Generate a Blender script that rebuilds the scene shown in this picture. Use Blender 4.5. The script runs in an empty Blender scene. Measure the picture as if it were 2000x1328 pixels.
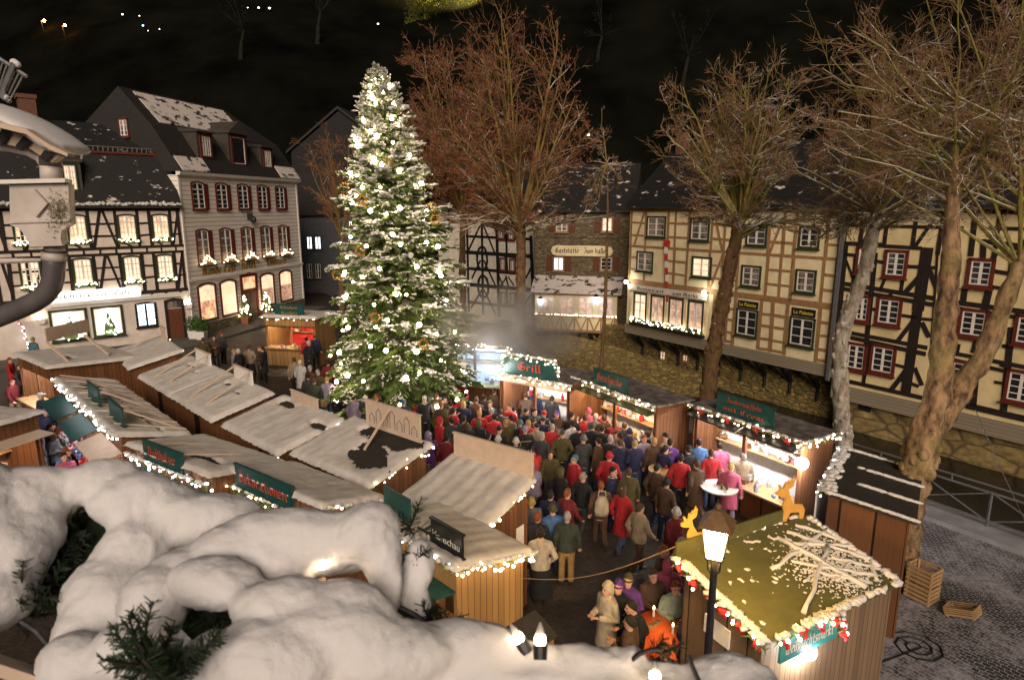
import bpy, bmesh, math, random
from mathutils import Vector, Matrix
R = math.radians
SC = bpy.context.scene
COL = SC.collection

# ------------------------------------------------------------------ camera
H = 8.2                                   # height of the upper-floor window the photo was taken from
TH = R(11.75)
cam_d = bpy.data.cameras.new('camera'); cam = bpy.data.objects.new('camera', cam_d); COL.objects.link(cam)
cam.location = (0, 0, H); cam.rotation_euler = (R(90) - TH, 0, 0)
cam_d.sensor_width = 36; cam_d.lens = 36 * 1250 / 2000
cam_d.clip_start = .05; cam_d.clip_end = 2000
cam_d.dof.use_dof = True; cam_d.dof.focus_distance = 20; cam_d.dof.aperture_fstop = 9
SC.camera = cam
# ------------------------------------------------------------------ world + the one soft lamp for the night sky / town glow
SUN_EL, SUN_AZ = 25, 178                  # the glow comes from behind the camera
w = bpy.data.worlds.new('World'); SC.world = w; w.use_nodes = True
nt = w.node_tree; bg = nt.nodes['Background']
sky = nt.nodes.new('ShaderNodeTexSky'); sky.sky_type = 'NISHITA'; sky.sun_disc = False
sky.sun_elevation = R(SUN_EL); sky.sun_rotation = R(SUN_AZ)
nt.links.new(sky.outputs[0], bg.inputs[0]); bg.inputs[1].default_value = .0045
sun_d = bpy.data.lights.new('sun', 'SUN'); sun = bpy.data.objects.new('sun', sun_d); COL.objects.link(sun)
sun_d.energy = 3.3; sun_d.angle = R(35); sun_d.color = (1, .82, .66)
_a = R(SUN_AZ); _e = R(SUN_EL)
_dir = Vector((math.sin(_a) * math.cos(_e), math.cos(_a) * math.cos(_e), math.sin(_e)))
sun.rotation_euler = _dir.to_track_quat('Z', 'Y').to_euler()
SC.view_settings.view_transform = 'Standard'; SC.view_settings.look = 'None'
SC.view_settings.exposure = .12; SC.view_settings.gamma = 1
SC.cycles.use_denoising = True
SC.cycles.max_bounces = 5; SC.cycles.diffuse_bounces = 2; SC.cycles.glossy_bounces = 2; SC.cycles.transmission_bounces = 2
SC.cycles.volume_bounces = 0; SC.cycles.sample_clamp_indirect = 4; SC.cycles.caustics_reflective = False

# ------------------------------------------------------------------ picture -> place
cT, sT = math.cos(TH), math.sin(TH)
def ray(px, py):
    x = (px - 1000) / 1250; u = (664 - py) / 1250
    return Vector((x, cT + u * sT, -sT + u * cT))
def PZ(px, py, z=0.):                     # point of the place at height z
    r = ray(px, py); return Vector((0, 0, H)) + r * ((z - H) / r.z)
def PY(px, py, y):                        # point of the place at distance y
    r = ray(px, py); return Vector((0, 0, H)) + r * (y / r.y)
def PD(px, py, d):
    r = ray(px, py); return Vector((0, 0, H)) + r.normalized() * d

# ------------------------------------------------------------------ tagging
WL = {}
def tag(o, label=None, cat=None, group=None, kind=None):
    if label: o['label'] = label
    if cat: o['category'] = cat
    if group: o['group'] = group
    if kind: o['kind'] = kind
    return o
def thing(name, label, cat, loc=(0, 0, 0), group=None):
    o = bpy.data.objects.new(name, None); COL.objects.link(o)
    o.location = loc; o.empty_display_size = .2; WL[o] = Vector(loc)
    return tag(o, label, cat, group)
def wl(o): return WL.get(o, Vector((0, 0, 0)))
def copy_tree(o, parent=None, recolor=None):
    c = o.copy(); COL.objects.link(c); c.parent = parent; WL[c] = wl(o)
    for ch in o.children: copy_tree(ch, c)
    return c

# ------------------------------------------------------------------ mesh builder
class MB:
    def __init__(s): s.v = []; s.f = []; s.m = []; s.cur = 0
    def mat(s, i): s.cur = i; return s
    def add(s, vs, fs):
        b = len(s.v); s.v += [tuple(p) for p in vs]
        for f in fs: s.f.append(tuple(i + b for i in f)); s.m.append(s.cur)
        return s
    def box(s, lo, hi):
        x0, y0, z0 = lo; x1, y1, z1 = hi
        return s.hexa([(x0,y0,z0),(x1,y0,z0),(x1,y1,z0),(x0,y1,z0),(x0,y0,z1),(x1,y0,z1),(x1,y1,z1),(x0,y1,z1)])
    def hexa(s, p):
        return s.add(p, [(0,3,2,1),(4,5,6,7),(0,1,5,4),(1,2,6,5),(2,3,7,6),(3,0,4,7)])
    def prism(s, poly, off):
        n = len(poly); off = Vector(off); a = [Vector(p) for p in poly]
        nrm = Vector((0, 0, 0))
        for i in range(n): nrm += a[i].cross(a[(i + 1) % n])
        if nrm.dot(off) > 0: a = a[::-1]
        vs = a + [p + off for p in a]
        fs = [tuple(range(n)), tuple(range(2 * n - 1, n - 1, -1))] + [(i, i + n, (i + 1) % n + n, (i + 1) % n) for i in range(n)]
        return s.add(vs, fs)
    def bar(s, p, q, wd, ht, up=(0, 0, 1)):
        p = Vector(p); q = Vector(q); d = (q - p).normalized(); up = Vector(up)
        sd = d.cross(up)
        if sd.length < 1e-4: sd = d.cross(Vector((0, 1, 0)))
        sd.normalize(); u = sd.cross(d).normalized(); a = sd * wd / 2; b = u * ht / 2
        return s.hexa([p-a-b, p+a-b, q+a-b, q-a-b, p-a+b, p+a+b, q+a+b, q-a+b])
    def tube(s, pts, rad, n=8, cap=True):
        pts = [Vector(p) for p in pts]; k = len(pts)
        if not hasattr(rad, '__len__'): rad = [rad] * k
        b = len(s.v); prev = None
        for i in range(k):
            d = (pts[min(i+1, k-1)] - pts[max(i-1, 0)])
            d = d.normalized() if d.length > 1e-9 else Vector((0, 0, 1))
            if prev is None:
                sd = d.cross(Vector((0, 0, 1)))
                if sd.length < .05: sd = d.cross(Vector((0, 1, 0)))
            else: sd = prev - d * prev.dot(d)
            if sd.length < 1e-6: sd = d.orthogonal()
            sd.normalize(); prev = sd; u = d.cross(sd)
            r = rad[i]; rx, ry = r if hasattr(r, '__len__') else (r, r)
            for j in range(n):
                t = 2 * math.pi * j / n
                s.v.append(tuple(pts[i] + sd * (rx * math.cos(t)) + u * (ry * math.sin(t))))
        for i in range(k - 1):
            for j in range(n):
                a = b + i * n + j; c = b + i * n + (j + 1) % n
                s.f.append((a, a + n, c + n, c)); s.m.append(s.cur)
        if cap:
            s.f.append(tuple(b + j for j in range(n))); s.m.append(s.cur)
            s.f.append(tuple(b + (k - 1) * n + j for j in range(n - 1, -1, -1))); s.m.append(s.cur)
        return s
    def loft(s, rings, n=14):                # rings: (cx, cy, z, rx, ry)
        b = len(s.v)
        for cx, cy, z, rx, ry in rings:
            for j in range(n):
                t = 2 * math.pi * j / n
                s.v.append((cx + rx * math.cos(t), cy + ry * math.sin(t), z))
        for i in range(len(rings) - 1):
            for j in range(n):
                a = b + i * n + j; c = b + i * n + (j + 1) % n
                s.f.append((a, c, c + n, a + n)); s.m.append(s.cur)
        s.f.append(tuple(b + j for j in range(n - 1, -1, -1))); s.m.append(s.cur)
        e = b + (len(rings) - 1) * n
        s.f.append(tuple(e + j for j in range(n))); s.m.append(s.cur)
        return s
    def ball(s, c, r, seg=8, rings=6, M=None):
        c = Vector(c); rr = r if hasattr(r, '__len__') else (r, r, r)
        vs = []; fs = []
        for i in range(rings + 1):
            ph = math.pi * i / rings
            for j in range(seg):
                t = 2 * math.pi * j / seg
                p = Vector((rr[0] * math.sin(ph) * math.cos(t), rr[1] * math.sin(ph) * math.sin(t), -rr[2] * math.cos(ph)))
                if M: p = M @ p
                vs.append(c + p)
        for i in range(rings):
            for j in range(seg):
                a = i * seg + j; q = i * seg + (j + 1) % seg
                if i == 0: fs.append((a, q + seg, a + seg))
                elif i == rings - 1: fs.append((a, q, a + seg))
                else: fs.append((a, q, q + seg, a + seg))
        return s.add(vs, fs)
    def mesh(s, name, off=Vector((0, 0, 0))):
        me = bpy.data.meshes.new(name)
        ox, oy, oz = off
        me.from_pydata([(x - ox, y - oy, z - oz) for x, y, z in s.v], [], s.f)
        return me
    def build(s, name, mats, parent=None, smooth=False, loc=None, **kw):
        if not isinstance(mats, (list, tuple)): mats = [mats]
        base = wl(parent) if parent else Vector((0, 0, 0))
        if parent is None and loc is not None: base = Vector(loc)
        me = s.mesh(name, base)
        for m in mats: me.materials.append(m)
        if any(s.m): me.polygons.foreach_set('material_index', s.m)
        if smooth: me.polygons.foreach_set('use_smooth', [True] * len(me.polygons))
        me.update()
        o = bpy.data.objects.new(name, me); COL.objects.link(o)
        if parent: o.parent = parent; WL[o] = base
        elif loc is not None: o.location = loc; WL[o] = base
        else: WL[o] = Vector((0, 0, 0))
        return tag(o, **kw) if kw else o

ICO = None
def ico_data():
    global ICO
    if ICO is None:
        bm = bmesh.new(); bmesh.ops.create_icosphere(bm, subdivisions=1, radius=1)
        bm.verts.ensure_lookup_table()
        ICO = ([v.co.copy() for v in bm.verts], [tuple(v.index for v in f.verts) for f in bm.faces]); bm.free()
    return ICO
def lump(mb, c, rx, ry, rz, rnd, ang=0, jit=.25):
    vs, fs = ico_data(); ca, sa = math.cos(ang), math.sin(ang); c = Vector(c)
    out = []
    for v in vs:
        k = 1 + rnd.uniform(-jit, jit); x = v.x * rx * k; y = v.y * ry * k
        out.append((c.x + x * ca - y * sa, c.y + x * sa + y * ca, c.z + v.z * rz * k))
    mb.add(out, fs)

# ------------------------------------------------------------------ materials
def newmat(name):
    m = bpy.data.materials.new(name); m.use_nodes = True
    t = m.node_tree; return m, t, t.nodes['Principled BSDF']
def N(t, kind, **kw):
    n = t.nodes.new('ShaderNode' + kind)
    for k, v in kw.items():
        if k in n.inputs: n.inputs[k].default_value = v
        else: setattr(n, k, v)
    return n
def mixc(t, fac, a, b):
    n = t.nodes.new('ShaderNodeMix'); n.data_type = 'RGBA'
    def put(i, v):
        if hasattr(v, 'is_output'): t.links.new(v, n.inputs[i])
        elif hasattr(v, '__len__'): n.inputs[i].default_value = (*v[:3], 1)
        else: n.inputs[i].default_value = v
    put(0, fac); put(6, a); put(7, b)
    return n.outputs[2]
def ramp(t, src, p0, p1):
    n = t.nodes.new('ShaderNodeMapRange'); n.inputs[1].default_value = p0; n.inputs[2].default_value = p1
    t.links.new(src, n.inputs[0]); return n.outputs[0]
def mth(t, op, a, b=None):
    n = t.nodes.new('ShaderNodeMath'); n.operation = op
    for i, v in enumerate((a, b)):
        if v is None: continue
        if hasattr(v, 'is_output'): t.links.new(v, n.inputs[i])
        else: n.inputs[i].default_value = v
    return n.outputs[0]
def coords(t, sc=(1, 1, 1), kind='Object', rot=(0, 0, 0)):
    tc = t.nodes.new('ShaderNodeTexCoord'); mp = t.nodes.new('ShaderNodeMapping')
    mp.inputs['Scale'].default_value = sc; mp.inputs['Rotation'].default_value = rot
    t.links.new(tc.outputs[kind], mp.inputs[0]); return mp.outputs[0]
def noise(t, vec, scale, detail=4, rough=.6):
    n = N(t, 'TexNoise'); n.inputs['Scale'].default_value = scale; n.inputs['Detail'].default_value = detail
    n.inputs['Roughness'].default_value = rough
    t.links.new(vec, n.inputs['Vector']); return n.outputs['Fac']
def bump(t, b, h, strength=.4, dist=.02):
    n = N(t, 'Bump'); n.inputs['Strength'].default_value = strength; n.inputs['Distance'].default_value = dist
    t.links.new(h, n.inputs['Height']); t.links.new(n.outputs[0], b.inputs['Normal'])
def surf(name, c1, c2=None, sc=6, rough=.8, stretch=(1, 1, 1), bs=.3, bd=.02, spec=.3, lo=.3, hi=.7, metal=0):
    m, t, b = newmat(name); c2 = c2 or [x * .6 for x in c1]
    v = coords(t, stretch); n = noise(t, v, sc)
    t.links.new(mixc(t, ramp(t, n, lo, hi), c2, c1), b.inputs['Base Color'])
    b.inputs['Roughness'].default_value = rough; b.inputs['Specular IOR Level'].default_value = spec
    b.inputs['Metallic'].default_value = metal
    if bs: bump(t, b, n, bs, bd)
    return m
def glow(name, col, st, c2=None, sc=8, base=(.5, .5, .5)):
    m, t, b = newmat(name); b.inputs['Base Color'].default_value = (*base, 1)
    b.inputs['Emission Strength'].default_value = st
    if c2:
        n = noise(t, coords(t), sc, 3); t.links.new(mixc(t, ramp(t, n, .35, .62), c2, col), b.inputs['Emission Color'])
    else: b.inputs['Emission Color'].default_value = (*col, 1)
    return m
def planks(name, c1, c2, ax='x', w_=.13, rough=.75):
    """upright boards: every board its own tone, dark gaps, streaky grain"""
    m, t, b = newmat(name); tc = t.nodes.new('ShaderNodeTexCoord'); sp = t.nodes.new('ShaderNodeSeparateXYZ')
    t.links.new(tc.outputs['Object'], sp.inputs[0])
    s_ = mth(t, 'ADD', mth(t, 'MULTIPLY', sp.outputs[0], .72 / w_), mth(t, 'MULTIPLY', sp.outputs[1], .69 / w_)) if ax == 'x' else mth(t, 'MULTIPLY', sp.outputs[2], 1 / w_)
    fr = mth(t, 'FRACT', s_); fl = mth(t, 'FLOOR', s_)
    wn = N(t, 'TexWhiteNoise'); wn.noise_dimensions = '1D'; t.links.new(fl, wn.inputs['W'])
    st = (9, 9, .7) if ax == 'x' else (.8, .8, 14)
    g = noise(t, coords(t, st), 3, 5)
    f = mth(t, 'ADD', mth(t, 'MULTIPLY', wn.outputs['Value'], .55), mth(t, 'MULTIPLY', g, .6))
    col = mixc(t, f, c2, c1); gap = mth(t, 'LESS_THAN', fr, .07)
    t.links.new(mixc(t, gap, col, [x * .15 for x in c2]), b.inputs['Base Color'])
    b.inputs['Roughness'].default_value = rough; b.inputs['Specular IOR Level'].default_value = .25
    bump(t, b, mth(t, 'SUBTRACT', g, mth(t, 'MULTIPLY', gap, 1.5)), .5, .012); return m
def snowmat(name='snow', col=(.62, .595, .58), sc=30, bs=.25):
    m, t, b = newmat(name); v = coords(t); n = noise(t, v, sc, 6, .7); n2 = noise(t, v, 3, 3)
    t.links.new(mixc(t, n2, [x * .86 for x in col], col), b.inputs['Base Color'])
    b.inputs['Roughness'].default_value = .85; b.inputs['Specular IOR Level'].default_value = .2
    bump(t, b, n, bs, .015); return m
def barkmat(name, c1, c2, snow=.5, sc=9, moss=.65):
    """bark with snow lying on what faces up"""
    m, t, b = newmat(name); v = coords(t, (1, 1, .45)); n = noise(t, v, sc, 6, .7); n2 = noise(t, coords(t), 4, 3)
    col = mixc(t, ramp(t, n, .38, .62), c2, c1)
    n4 = noise(t, coords(t), 1.7, 4); col = mixc(t, mth(t, 'MULTIPLY', ramp(t, n4, .48, .62), moss), col, (c1[0] * .55, c1[1] * .8, c1[2] * .45))
    if snow:
        ge = t.nodes.new('ShaderNodeNewGeometry'); sp = t.nodes.new('ShaderNodeSeparateXYZ'); t.links.new(ge.outputs['Normal'], sp.inputs[0])
        k = mth(t, 'ADD', sp.outputs[2], mth(t, 'MULTIPLY', mth(t, 'SUBTRACT', n2, .5), 1.2))
        k = ramp(t, k, 1.0 - snow, 1.08 - snow)
        col = mixc(t, k, col, (.75, .73, .7))
    t.links.new(col, b.inputs['Base Color']); b.inputs['Roughness'].default_value = .9
    b.inputs['Specular IOR Level'].default_value = .15
    bump(t, b, n, .8, .03); return m
M = {}
M['snow'] = snowmat()
M['snow_roof'] = surf('thin_roof_snow', (.55, .52, .495), (.45, .415, .385), 3.2, .9, (1, 1, 1), bs=.4, bd=.02, lo=.36, hi=.62)
M['snow_fg'] = snowmat('snow_near', (.64, .625, .635), 170, .28)
M['roof_dusted'] = surf('dusted_roof', (.20, .175, .165), (.075, .063, .058), 4, .85, (1, 1, 1), lo=.4, hi=.66)
M['copper'] = surf('copper_hood', (.22, .12, .05), (.13, .07, .03), 8, .5)
M['plaster_pink'] = surf('plaster_pink', (.66, .57, .50), (.5, .43, .37), 1.3, .9, bs=.1)
M['plaster_cream'] = surf('plaster_cream', (.80, .69, .44), (.62, .52, .32), 1.3, .9, bs=.1)
M['plaster_ochre'] = surf('plaster_ochre', (.74, .60, .33), (.55, .44, .23), 1.2, .9, bs=.1)
M['plaster_white'] = surf('plaster_white', (.72, .65, .55), (.55, .5, .43), 3, .9, bs=.1)
M['timber_dark'] = surf('timber_dark', (.022, .014, .011), (.01, .007, .006), 8, .7, (1, 1, .3))
M['timber_brown'] = surf('timber_brown', (.33, .19, .085), (.22, .12, .05), 8, .7, (1, 1, .3))
M['timber_black'] = surf('timber_black', (.012, .011, .011), (.006, .006, .006), 8, .7, (1, 1, .3))
M['wood_raw'] = surf('wood_raw', (.42, .27, .13), (.28, .17, .08), 5, .7, (1, 1, .2))
M['wood_beige'] = surf('wood_beige', (.55, .43, .33), (.45, .34, .26), 5, .7)
M['red_paint'] = surf('red_paint', (.13, .022, .015), (.085, .014, .01), 7, .5, bs=.05)
M['brown_paint'] = surf('brown_paint', (.13, .045, .02), (.09, .03, .014), 7, .5, bs=.05)
M['white_paint'] = surf('white_paint', (.72, .69, .65), (.6, .57, .53), 10, .5, bs=.05)
M['dark_green'] = surf('dark_green_paint', (.035, .045, .02), (.02, .028, .012), 8, .5, bs=.05)
M['grey_wood'] = planks('grey_boards', (.30, .25, .18), (.2, .17, .12), 'z', .16)
M['slate'] = None
M['planks'] = planks('dark_boards', (.17, .07, .026), (.07, .027, .011))
M['planks_light'] = planks('light_boards', (.33, .19, .07), (.19, .10, .035))
M['planks_grey'] = planks('weathered_boards', (.30, .2, .13), (.17, .11, .075), 'x', .11)
M['planks_worn'] = planks('worn_boards', (.21, .135, .08), (.11, .07, .042), 'x', .11)
M['tar'] = surf('tar_paper', (.035, .03, .025), (.02, .018, .015), 5, .8)
M['olive_tarp'] = surf('olive_tarp', (.105, .10, .038), (.07, .068, .026), 3, .6, bs=.15)
M['sign_green'] = surf('sign_green', (.012, .065, .06), (.008, .045, .043), 6, .5, bs=.05)
M['sign_red'] = surf('sign_red', (.55, .075, .03), (.4, .05, .02), 9, .5, bs=0)
M['sign_black'] = surf('sign_black', (.012, .012, .014), (.008, .008, .009), 9, .4, bs=0)
M['gold'] = surf('gold_leaf', (.40, .20, .02), (.28, .13, .015), 12, .45, bs=0)
M['metal'] = surf('grey_metal', (.22, .22, .23), (.15, .15, .16), 9, .45, metal=.6)
M['metal_dark'] = surf('dark_metal', (.03, .03, .035), (.018, .018, .02), 9, .45, metal=.3)
M['zinc'] = surf('zinc', (.56, .5, .47), (.40, .35, .31), 7, .6, bs=.15, metal=.1)
M['pipe'] = surf('grey_pipe', (.13, .115, .12), (.085, .075, .078), 8, .4, (1, 1, .4), bs=.15, metal=.2)
M['glass_dark'] = surf('dark_glass', (.03, .03, .035), (.012, .012, .015), 4, .12, bs=0, spec=.6)
M['glass_dim'] = surf('curtained_glass', (.26, .21, .18), (.06, .05, .05), 2.2, .25, (1, 1, .6), bs=0, spec=.5, lo=.42, hi=.58)
M['needles'] = surf('fir_needles', (.14, .19, .05), (.055, .095, .022), 3, .7, bs=0); M['needles_frost'] = surf('frosted_needles', (.46, .46, .36), (.22, .25, .14), 4, .8, bs=0)
M['needles_dark'] = surf('fir_needles_dark', (.018, .035, .014), (.008, .018, .007), 9, .7, bs=0)
M['leaf_green'] = surf('box_leaves', (.05, .11, .02), (.025, .06, .012), 9, .6, bs=0)
M['bark_fir'] = barkmat('fir_bark', (.08, .05, .03), (.04, .025, .015), 0)
M['skin'] = surf('skin', (.52, .30, .21), (.45, .24, .16), 9, .55, bs=0)
M['eye'] = surf('eye', (.02, .015, .012), (.01, .01, .01), 9, .3, bs=0)
M['shoe'] = surf('shoe_leather', (.025, .018, .014), (.015, .011, .009), 9, .5, bs=0)
M['bulb'] = glow('warm_bulb', (1, .80, .50), 85)
M['bulb_small'] = glow('fairy_bulb', (1, .78, .48), 24)
M['bulb_white'] = glow('cool_fairy_bulb', (.93, .93, 1), 26)
M['twig_light'] = glow('twig_light', (1, .72, .40), 6)
M['win_warm'] = glow('lit_room', (1, .60, .28), 1.25, (.32, .07, .02), 2.2)
M['win_cream'] = glow('lit_curtain', (1, .70, .42), 1.15, (.75, .42, .24), 3)
M['win_red'] = glow('lit_red_room', (.95, .42, .2), .7, (.10, .025, .02), 3.2)
M['win_cool'] = glow('cool_lit_room', (.75, .92, 1), 2.6, (.4, .62, .7), 2.5)
M['tube_white'] = glow('white_tube', (1, .95, .97), 150)
M['tube_warm'] = glow('warm_tube', (1, .74, .48), 110)
M['tube_blue'] = glow('blue_tube', (.35, .66, 1), 170)
M['flood'] = glow('flood_lens', (1, .97, .93), 330)
M['lantern'] = glow('lantern_glass', (1, .60, .16), 260)
M['lamp_white'] = glow('lamp_glass', (.9, .95, 1), 9)
M['orange_lamp'] = glow('sodium_lamp', (1, .36, .05), 260)
M['far_white'] = glow('far_window', (1, .85, .65), 9)
M['far_blue'] = glow('far_blue_light', (.1, .2, 1), 30)
M['sign_lit'] = glow('lit_sign', (1, .97, .9), 2.2)
M['red_cloth'] = surf('red_cloth', (.55, .035, .03), (.4, .02, .02), 5, .7)
M['orange_cloth'] = surf('orange_cloth', (.72, .14, .03), (.6, .09, .02), 4, .7)
M['table_top'] = surf('pale_table_top', (.5, .46, .40), (.38, .34, .28), 5, .4)
M['pot_white'] = surf('white_pot', (.6, .58, .55), (.5, .48, .45), 9, .5, bs=0)
M['terracotta'] = surf('terracotta', (.25, .09, .04), (.18, .06, .03), 9, .7, bs=0)
M['brick'] = surf('old_brick', (.16, .075, .045), (.09, .04, .028), 14, .9)
M['yellow_text'] = surf('yellow_lettering', (.8, .62, .05), (.7, .5, .04), 9, .5, bs=0)
def slate_mat(name, col, snow=0., sc=1.):
    m, t, b = newmat(name); v = coords(t, (1, 1, 1)); br = N(t, 'TexBrick')
    tc = t.nodes.new('ShaderNodeTexCoord'); sp = t.nodes.new('ShaderNodeSeparateXYZ'); t.links.new(tc.outputs['Object'], sp.inputs[0])
    cb = t.nodes.new('ShaderNodeCombineXYZ'); t.links.new(mth(t, 'ADD', sp.outputs[0], mth(t, 'MULTIPLY', sp.outputs[1], .7)), cb.inputs[0]); t.links.new(sp.outputs[2], cb.inputs[1])
    t.links.new(cb.outputs[0], br.inputs['Vector']); br.inputs['Scale'].default_value = 3.2 * sc
    br.inputs['Color1'].default_value = (*col, 1); br.inputs['Color2'].default_value = (*[x * .6 for x in col], 1); br.inputs['Mortar'].default_value = (*[x * .25 for x in col], 1)
    br.inputs['Mortar Size'].default_value = .03; col_o = br.outputs['Color']
    if snow:
        n = noise(t, coords(t, (1, 1, 2.2)), 1.3, 6, .65); col_o = mixc(t, ramp(t, n, .62 - snow, .66 - snow), col_o, (.62, .56, .52))
    t.links.new(col_o, b.inputs['Base Color']); b.inputs['Roughness'].default_value = .7
    bump(t, b, br.outputs['Fac'], .5, .02); return m
M['slate'] = slate_mat('slate', (.024, .021, .02))
M['slate_patchy'] = slate_mat('slate_thin_snow', (.014, .013, .013), .0001)
M['slate_wall'] = slate_mat('slate_cladding', (.065, .055, .045), 0, 1.5)
M['slate_snowy'] = slate_mat('slate_snow', (.03, .026, .024), .2)
M['slate_grey'] = slate_mat('grey_cladding', (.09, .095, .11), 0, 1.2)
def siding():
    m, t, b = newmat('white_siding'); tc = t.nodes.new('ShaderNodeTexCoord'); sp = t.nodes.new('ShaderNodeSeparateXYZ'); t.links.new(tc.outputs['Object'], sp.inputs[0])
    fr = mth(t, 'FRACT', mth(t, 'MULTIPLY', sp.outputs[2], 3.6)); n = noise(t, coords(t, (1, 1, 3)), 2, 5)
    c = mixc(t, ramp(t, n, .3, .7), (.70, .64, .57), (.82, .76, .69))
    t.links.new(mixc(t, mth(t, 'LESS_THAN', fr, .12), c, (.2, .17, .15)), b.inputs['Base Color'])
    b.inputs['Roughness'].default_value = .7; bump(t, b, fr, .6, .03); return m
M['siding'] = siding()
def rubble(name, c1, c2, sc=2.2):
    m, t, b = newmat(name); v = coords(t, (1, 1, 2.2)); vo = N(t, 'TexVoronoi'); vo.feature = 'F1'; vo.inputs['Scale'].default_value = sc
    n = noise(t, v, 3, 5); t.links.new(v, vo.inputs['Vector'])
    ed = N(t, 'TexVoronoi'); ed.feature = 'DISTANCE_TO_EDGE'; ed.inputs['Scale'].default_value = sc; t.links.new(v, ed.inputs['Vector'])
    sp = t.nodes.new('ShaderNodeSeparateColor'); t.links.new(vo.outputs['Color'], sp.inputs[0])
    c = mixc(t, sp.outputs[0], c2, c1); c = mixc(t, ramp(t, n, .35, .7), [x * .5 for x in c2], c)
    t.links.new(mixc(t, ramp(t, ed.outputs['Distance'], .0, .09), [x * .25 for x in c2], c), b.inputs['Base Color'])
    b.inputs['Roughness'].default_value = .9; bump(t, b, ed.outputs['Distance'], .9, .12); return m
M['rubble'] = rubble('rubble_stone', (.46, .34, .10), (.24, .17, .055))
M['ashlar'] = rubble('ashlar_stone', (.42, .31, .12), (.30, .21, .08), .7)
M['stone_dark'] = rubble('grey_house_stone', (.27, .21, .12), (.17, .13, .075), 2.6)
def cobbles(name, c1, c2, snow, ang=0.):
    m, t, b = newmat(name); v = coords(t, (1, 1, 1), 'Object', (0, 0, ang)); br = N(t, 'TexBrick')
    wob = N(t, 'TexNoise'); wob.inputs['Scale'].default_value = 1.6; wob.inputs['Detail'].default_value = 3; t.links.new(v, wob.inputs['Vector'])
    vm = t.nodes.new('ShaderNodeVectorMath'); vm.operation = 'MULTIPLY_ADD'; t.links.new(wob.outputs['Color'], vm.inputs[0]); vm.inputs[1].default_value = (.22, .22, 0); t.links.new(v, vm.inputs[2])
    t.links.new(vm.outputs[0], br.inputs['Vector']); br.inputs['Scale'].default_value = 4.4; br.inputs['Mortar Size'].default_value = .035; br.inputs['Mortar Smooth'].default_value = .4
    br.inputs['Row Height'].default_value = .42; br.inputs['Brick Width'].default_value = .55
    br.inputs['Color1'].default_value = (*c1, 1); br.inputs['Color2'].default_value = (*c2, 1); br.inputs['Mortar'].default_value = (*[x * .4 for x in c2], 1)
    col = br.outputs['Color']; n = noise(t, v, .55, 6, .6); n3 = noise(t, v, 7, 4, .7)
    rg = mixc(t, n, (.75,) * 3, (.35,) * 3)
    if snow:
        a = mth(t, 'ADD', mth(t, 'MULTIPLY', br.outputs['Fac'], .24), mth(t, 'ADD', mth(t, 'MULTIPLY', n, .62), mth(t, 'MULTIPLY', n3, .42)))
        k = ramp(t, a, .66 - snow, .80 - snow); col = mixc(t, k, col, (.34, .325, .35)); 
    t.links.new(col, b.inputs['Base Color']); t.links.new(rg, b.inputs['Roughness']); b.inputs['Specular IOR Level'].default_value = .35
    bump(t, b, mth(t, 'ADD', mth(t, 'MULTIPLY', br.outputs['Fac'], -1), mth(t, 'MULTIPLY', n3, .5)), .8, .03); return m
M['cobble'] = cobbles('wet_cobbles', (.062, .046, .034), (.034, .025, .019), 0, .3)
M['cobble_snow'] = cobbles('snowy_cobbles', (.05, .046, .048), (.028, .026, .028), .18, .95)
M['paving'] = surf('paving', (.10, .09, .075), (.06, .055, .045), 3, .8)
M['kerb'] = surf('kerb_stone', (.26, .25, .25), (.16, .15, .15), 3, .9)
def water():
    m, t, b = newmat('river_water'); b.inputs['Base Color'].default_value = (.006, .007, .008, 1); b.inputs['Roughness'].default_value = .18
    bump(t, b, noise(t, coords(t, (1, 2.5, 1)), 2.5, 3), .3, .05); return m
M['water'] = water()
M['hill'] = surf('night_hillside', (.0075, .0078, .0055), (.0018, .0019, .0017), .09, 1, bs=0, spec=0)
M['hill_bark'] = barkmat('far_bark', (.018, .016, .012), (.010, .009, .007), 0)
M['hill_grass'] = surf('hill_grass', (.10, .10, .022), (.03, .034, .01), .5, 1, bs=.5, bd=.4, spec=0)
def colmat(name, c, rough=.85):
    k = 'c_' + name
    if k not in M: M[k] = surf(name + '_cloth', [x * .7 for x in c], [x * .4 for x in c], 9, rough, stretch=(1, 1, .5), bs=.7, bd=.035)
    return M[k]

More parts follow.
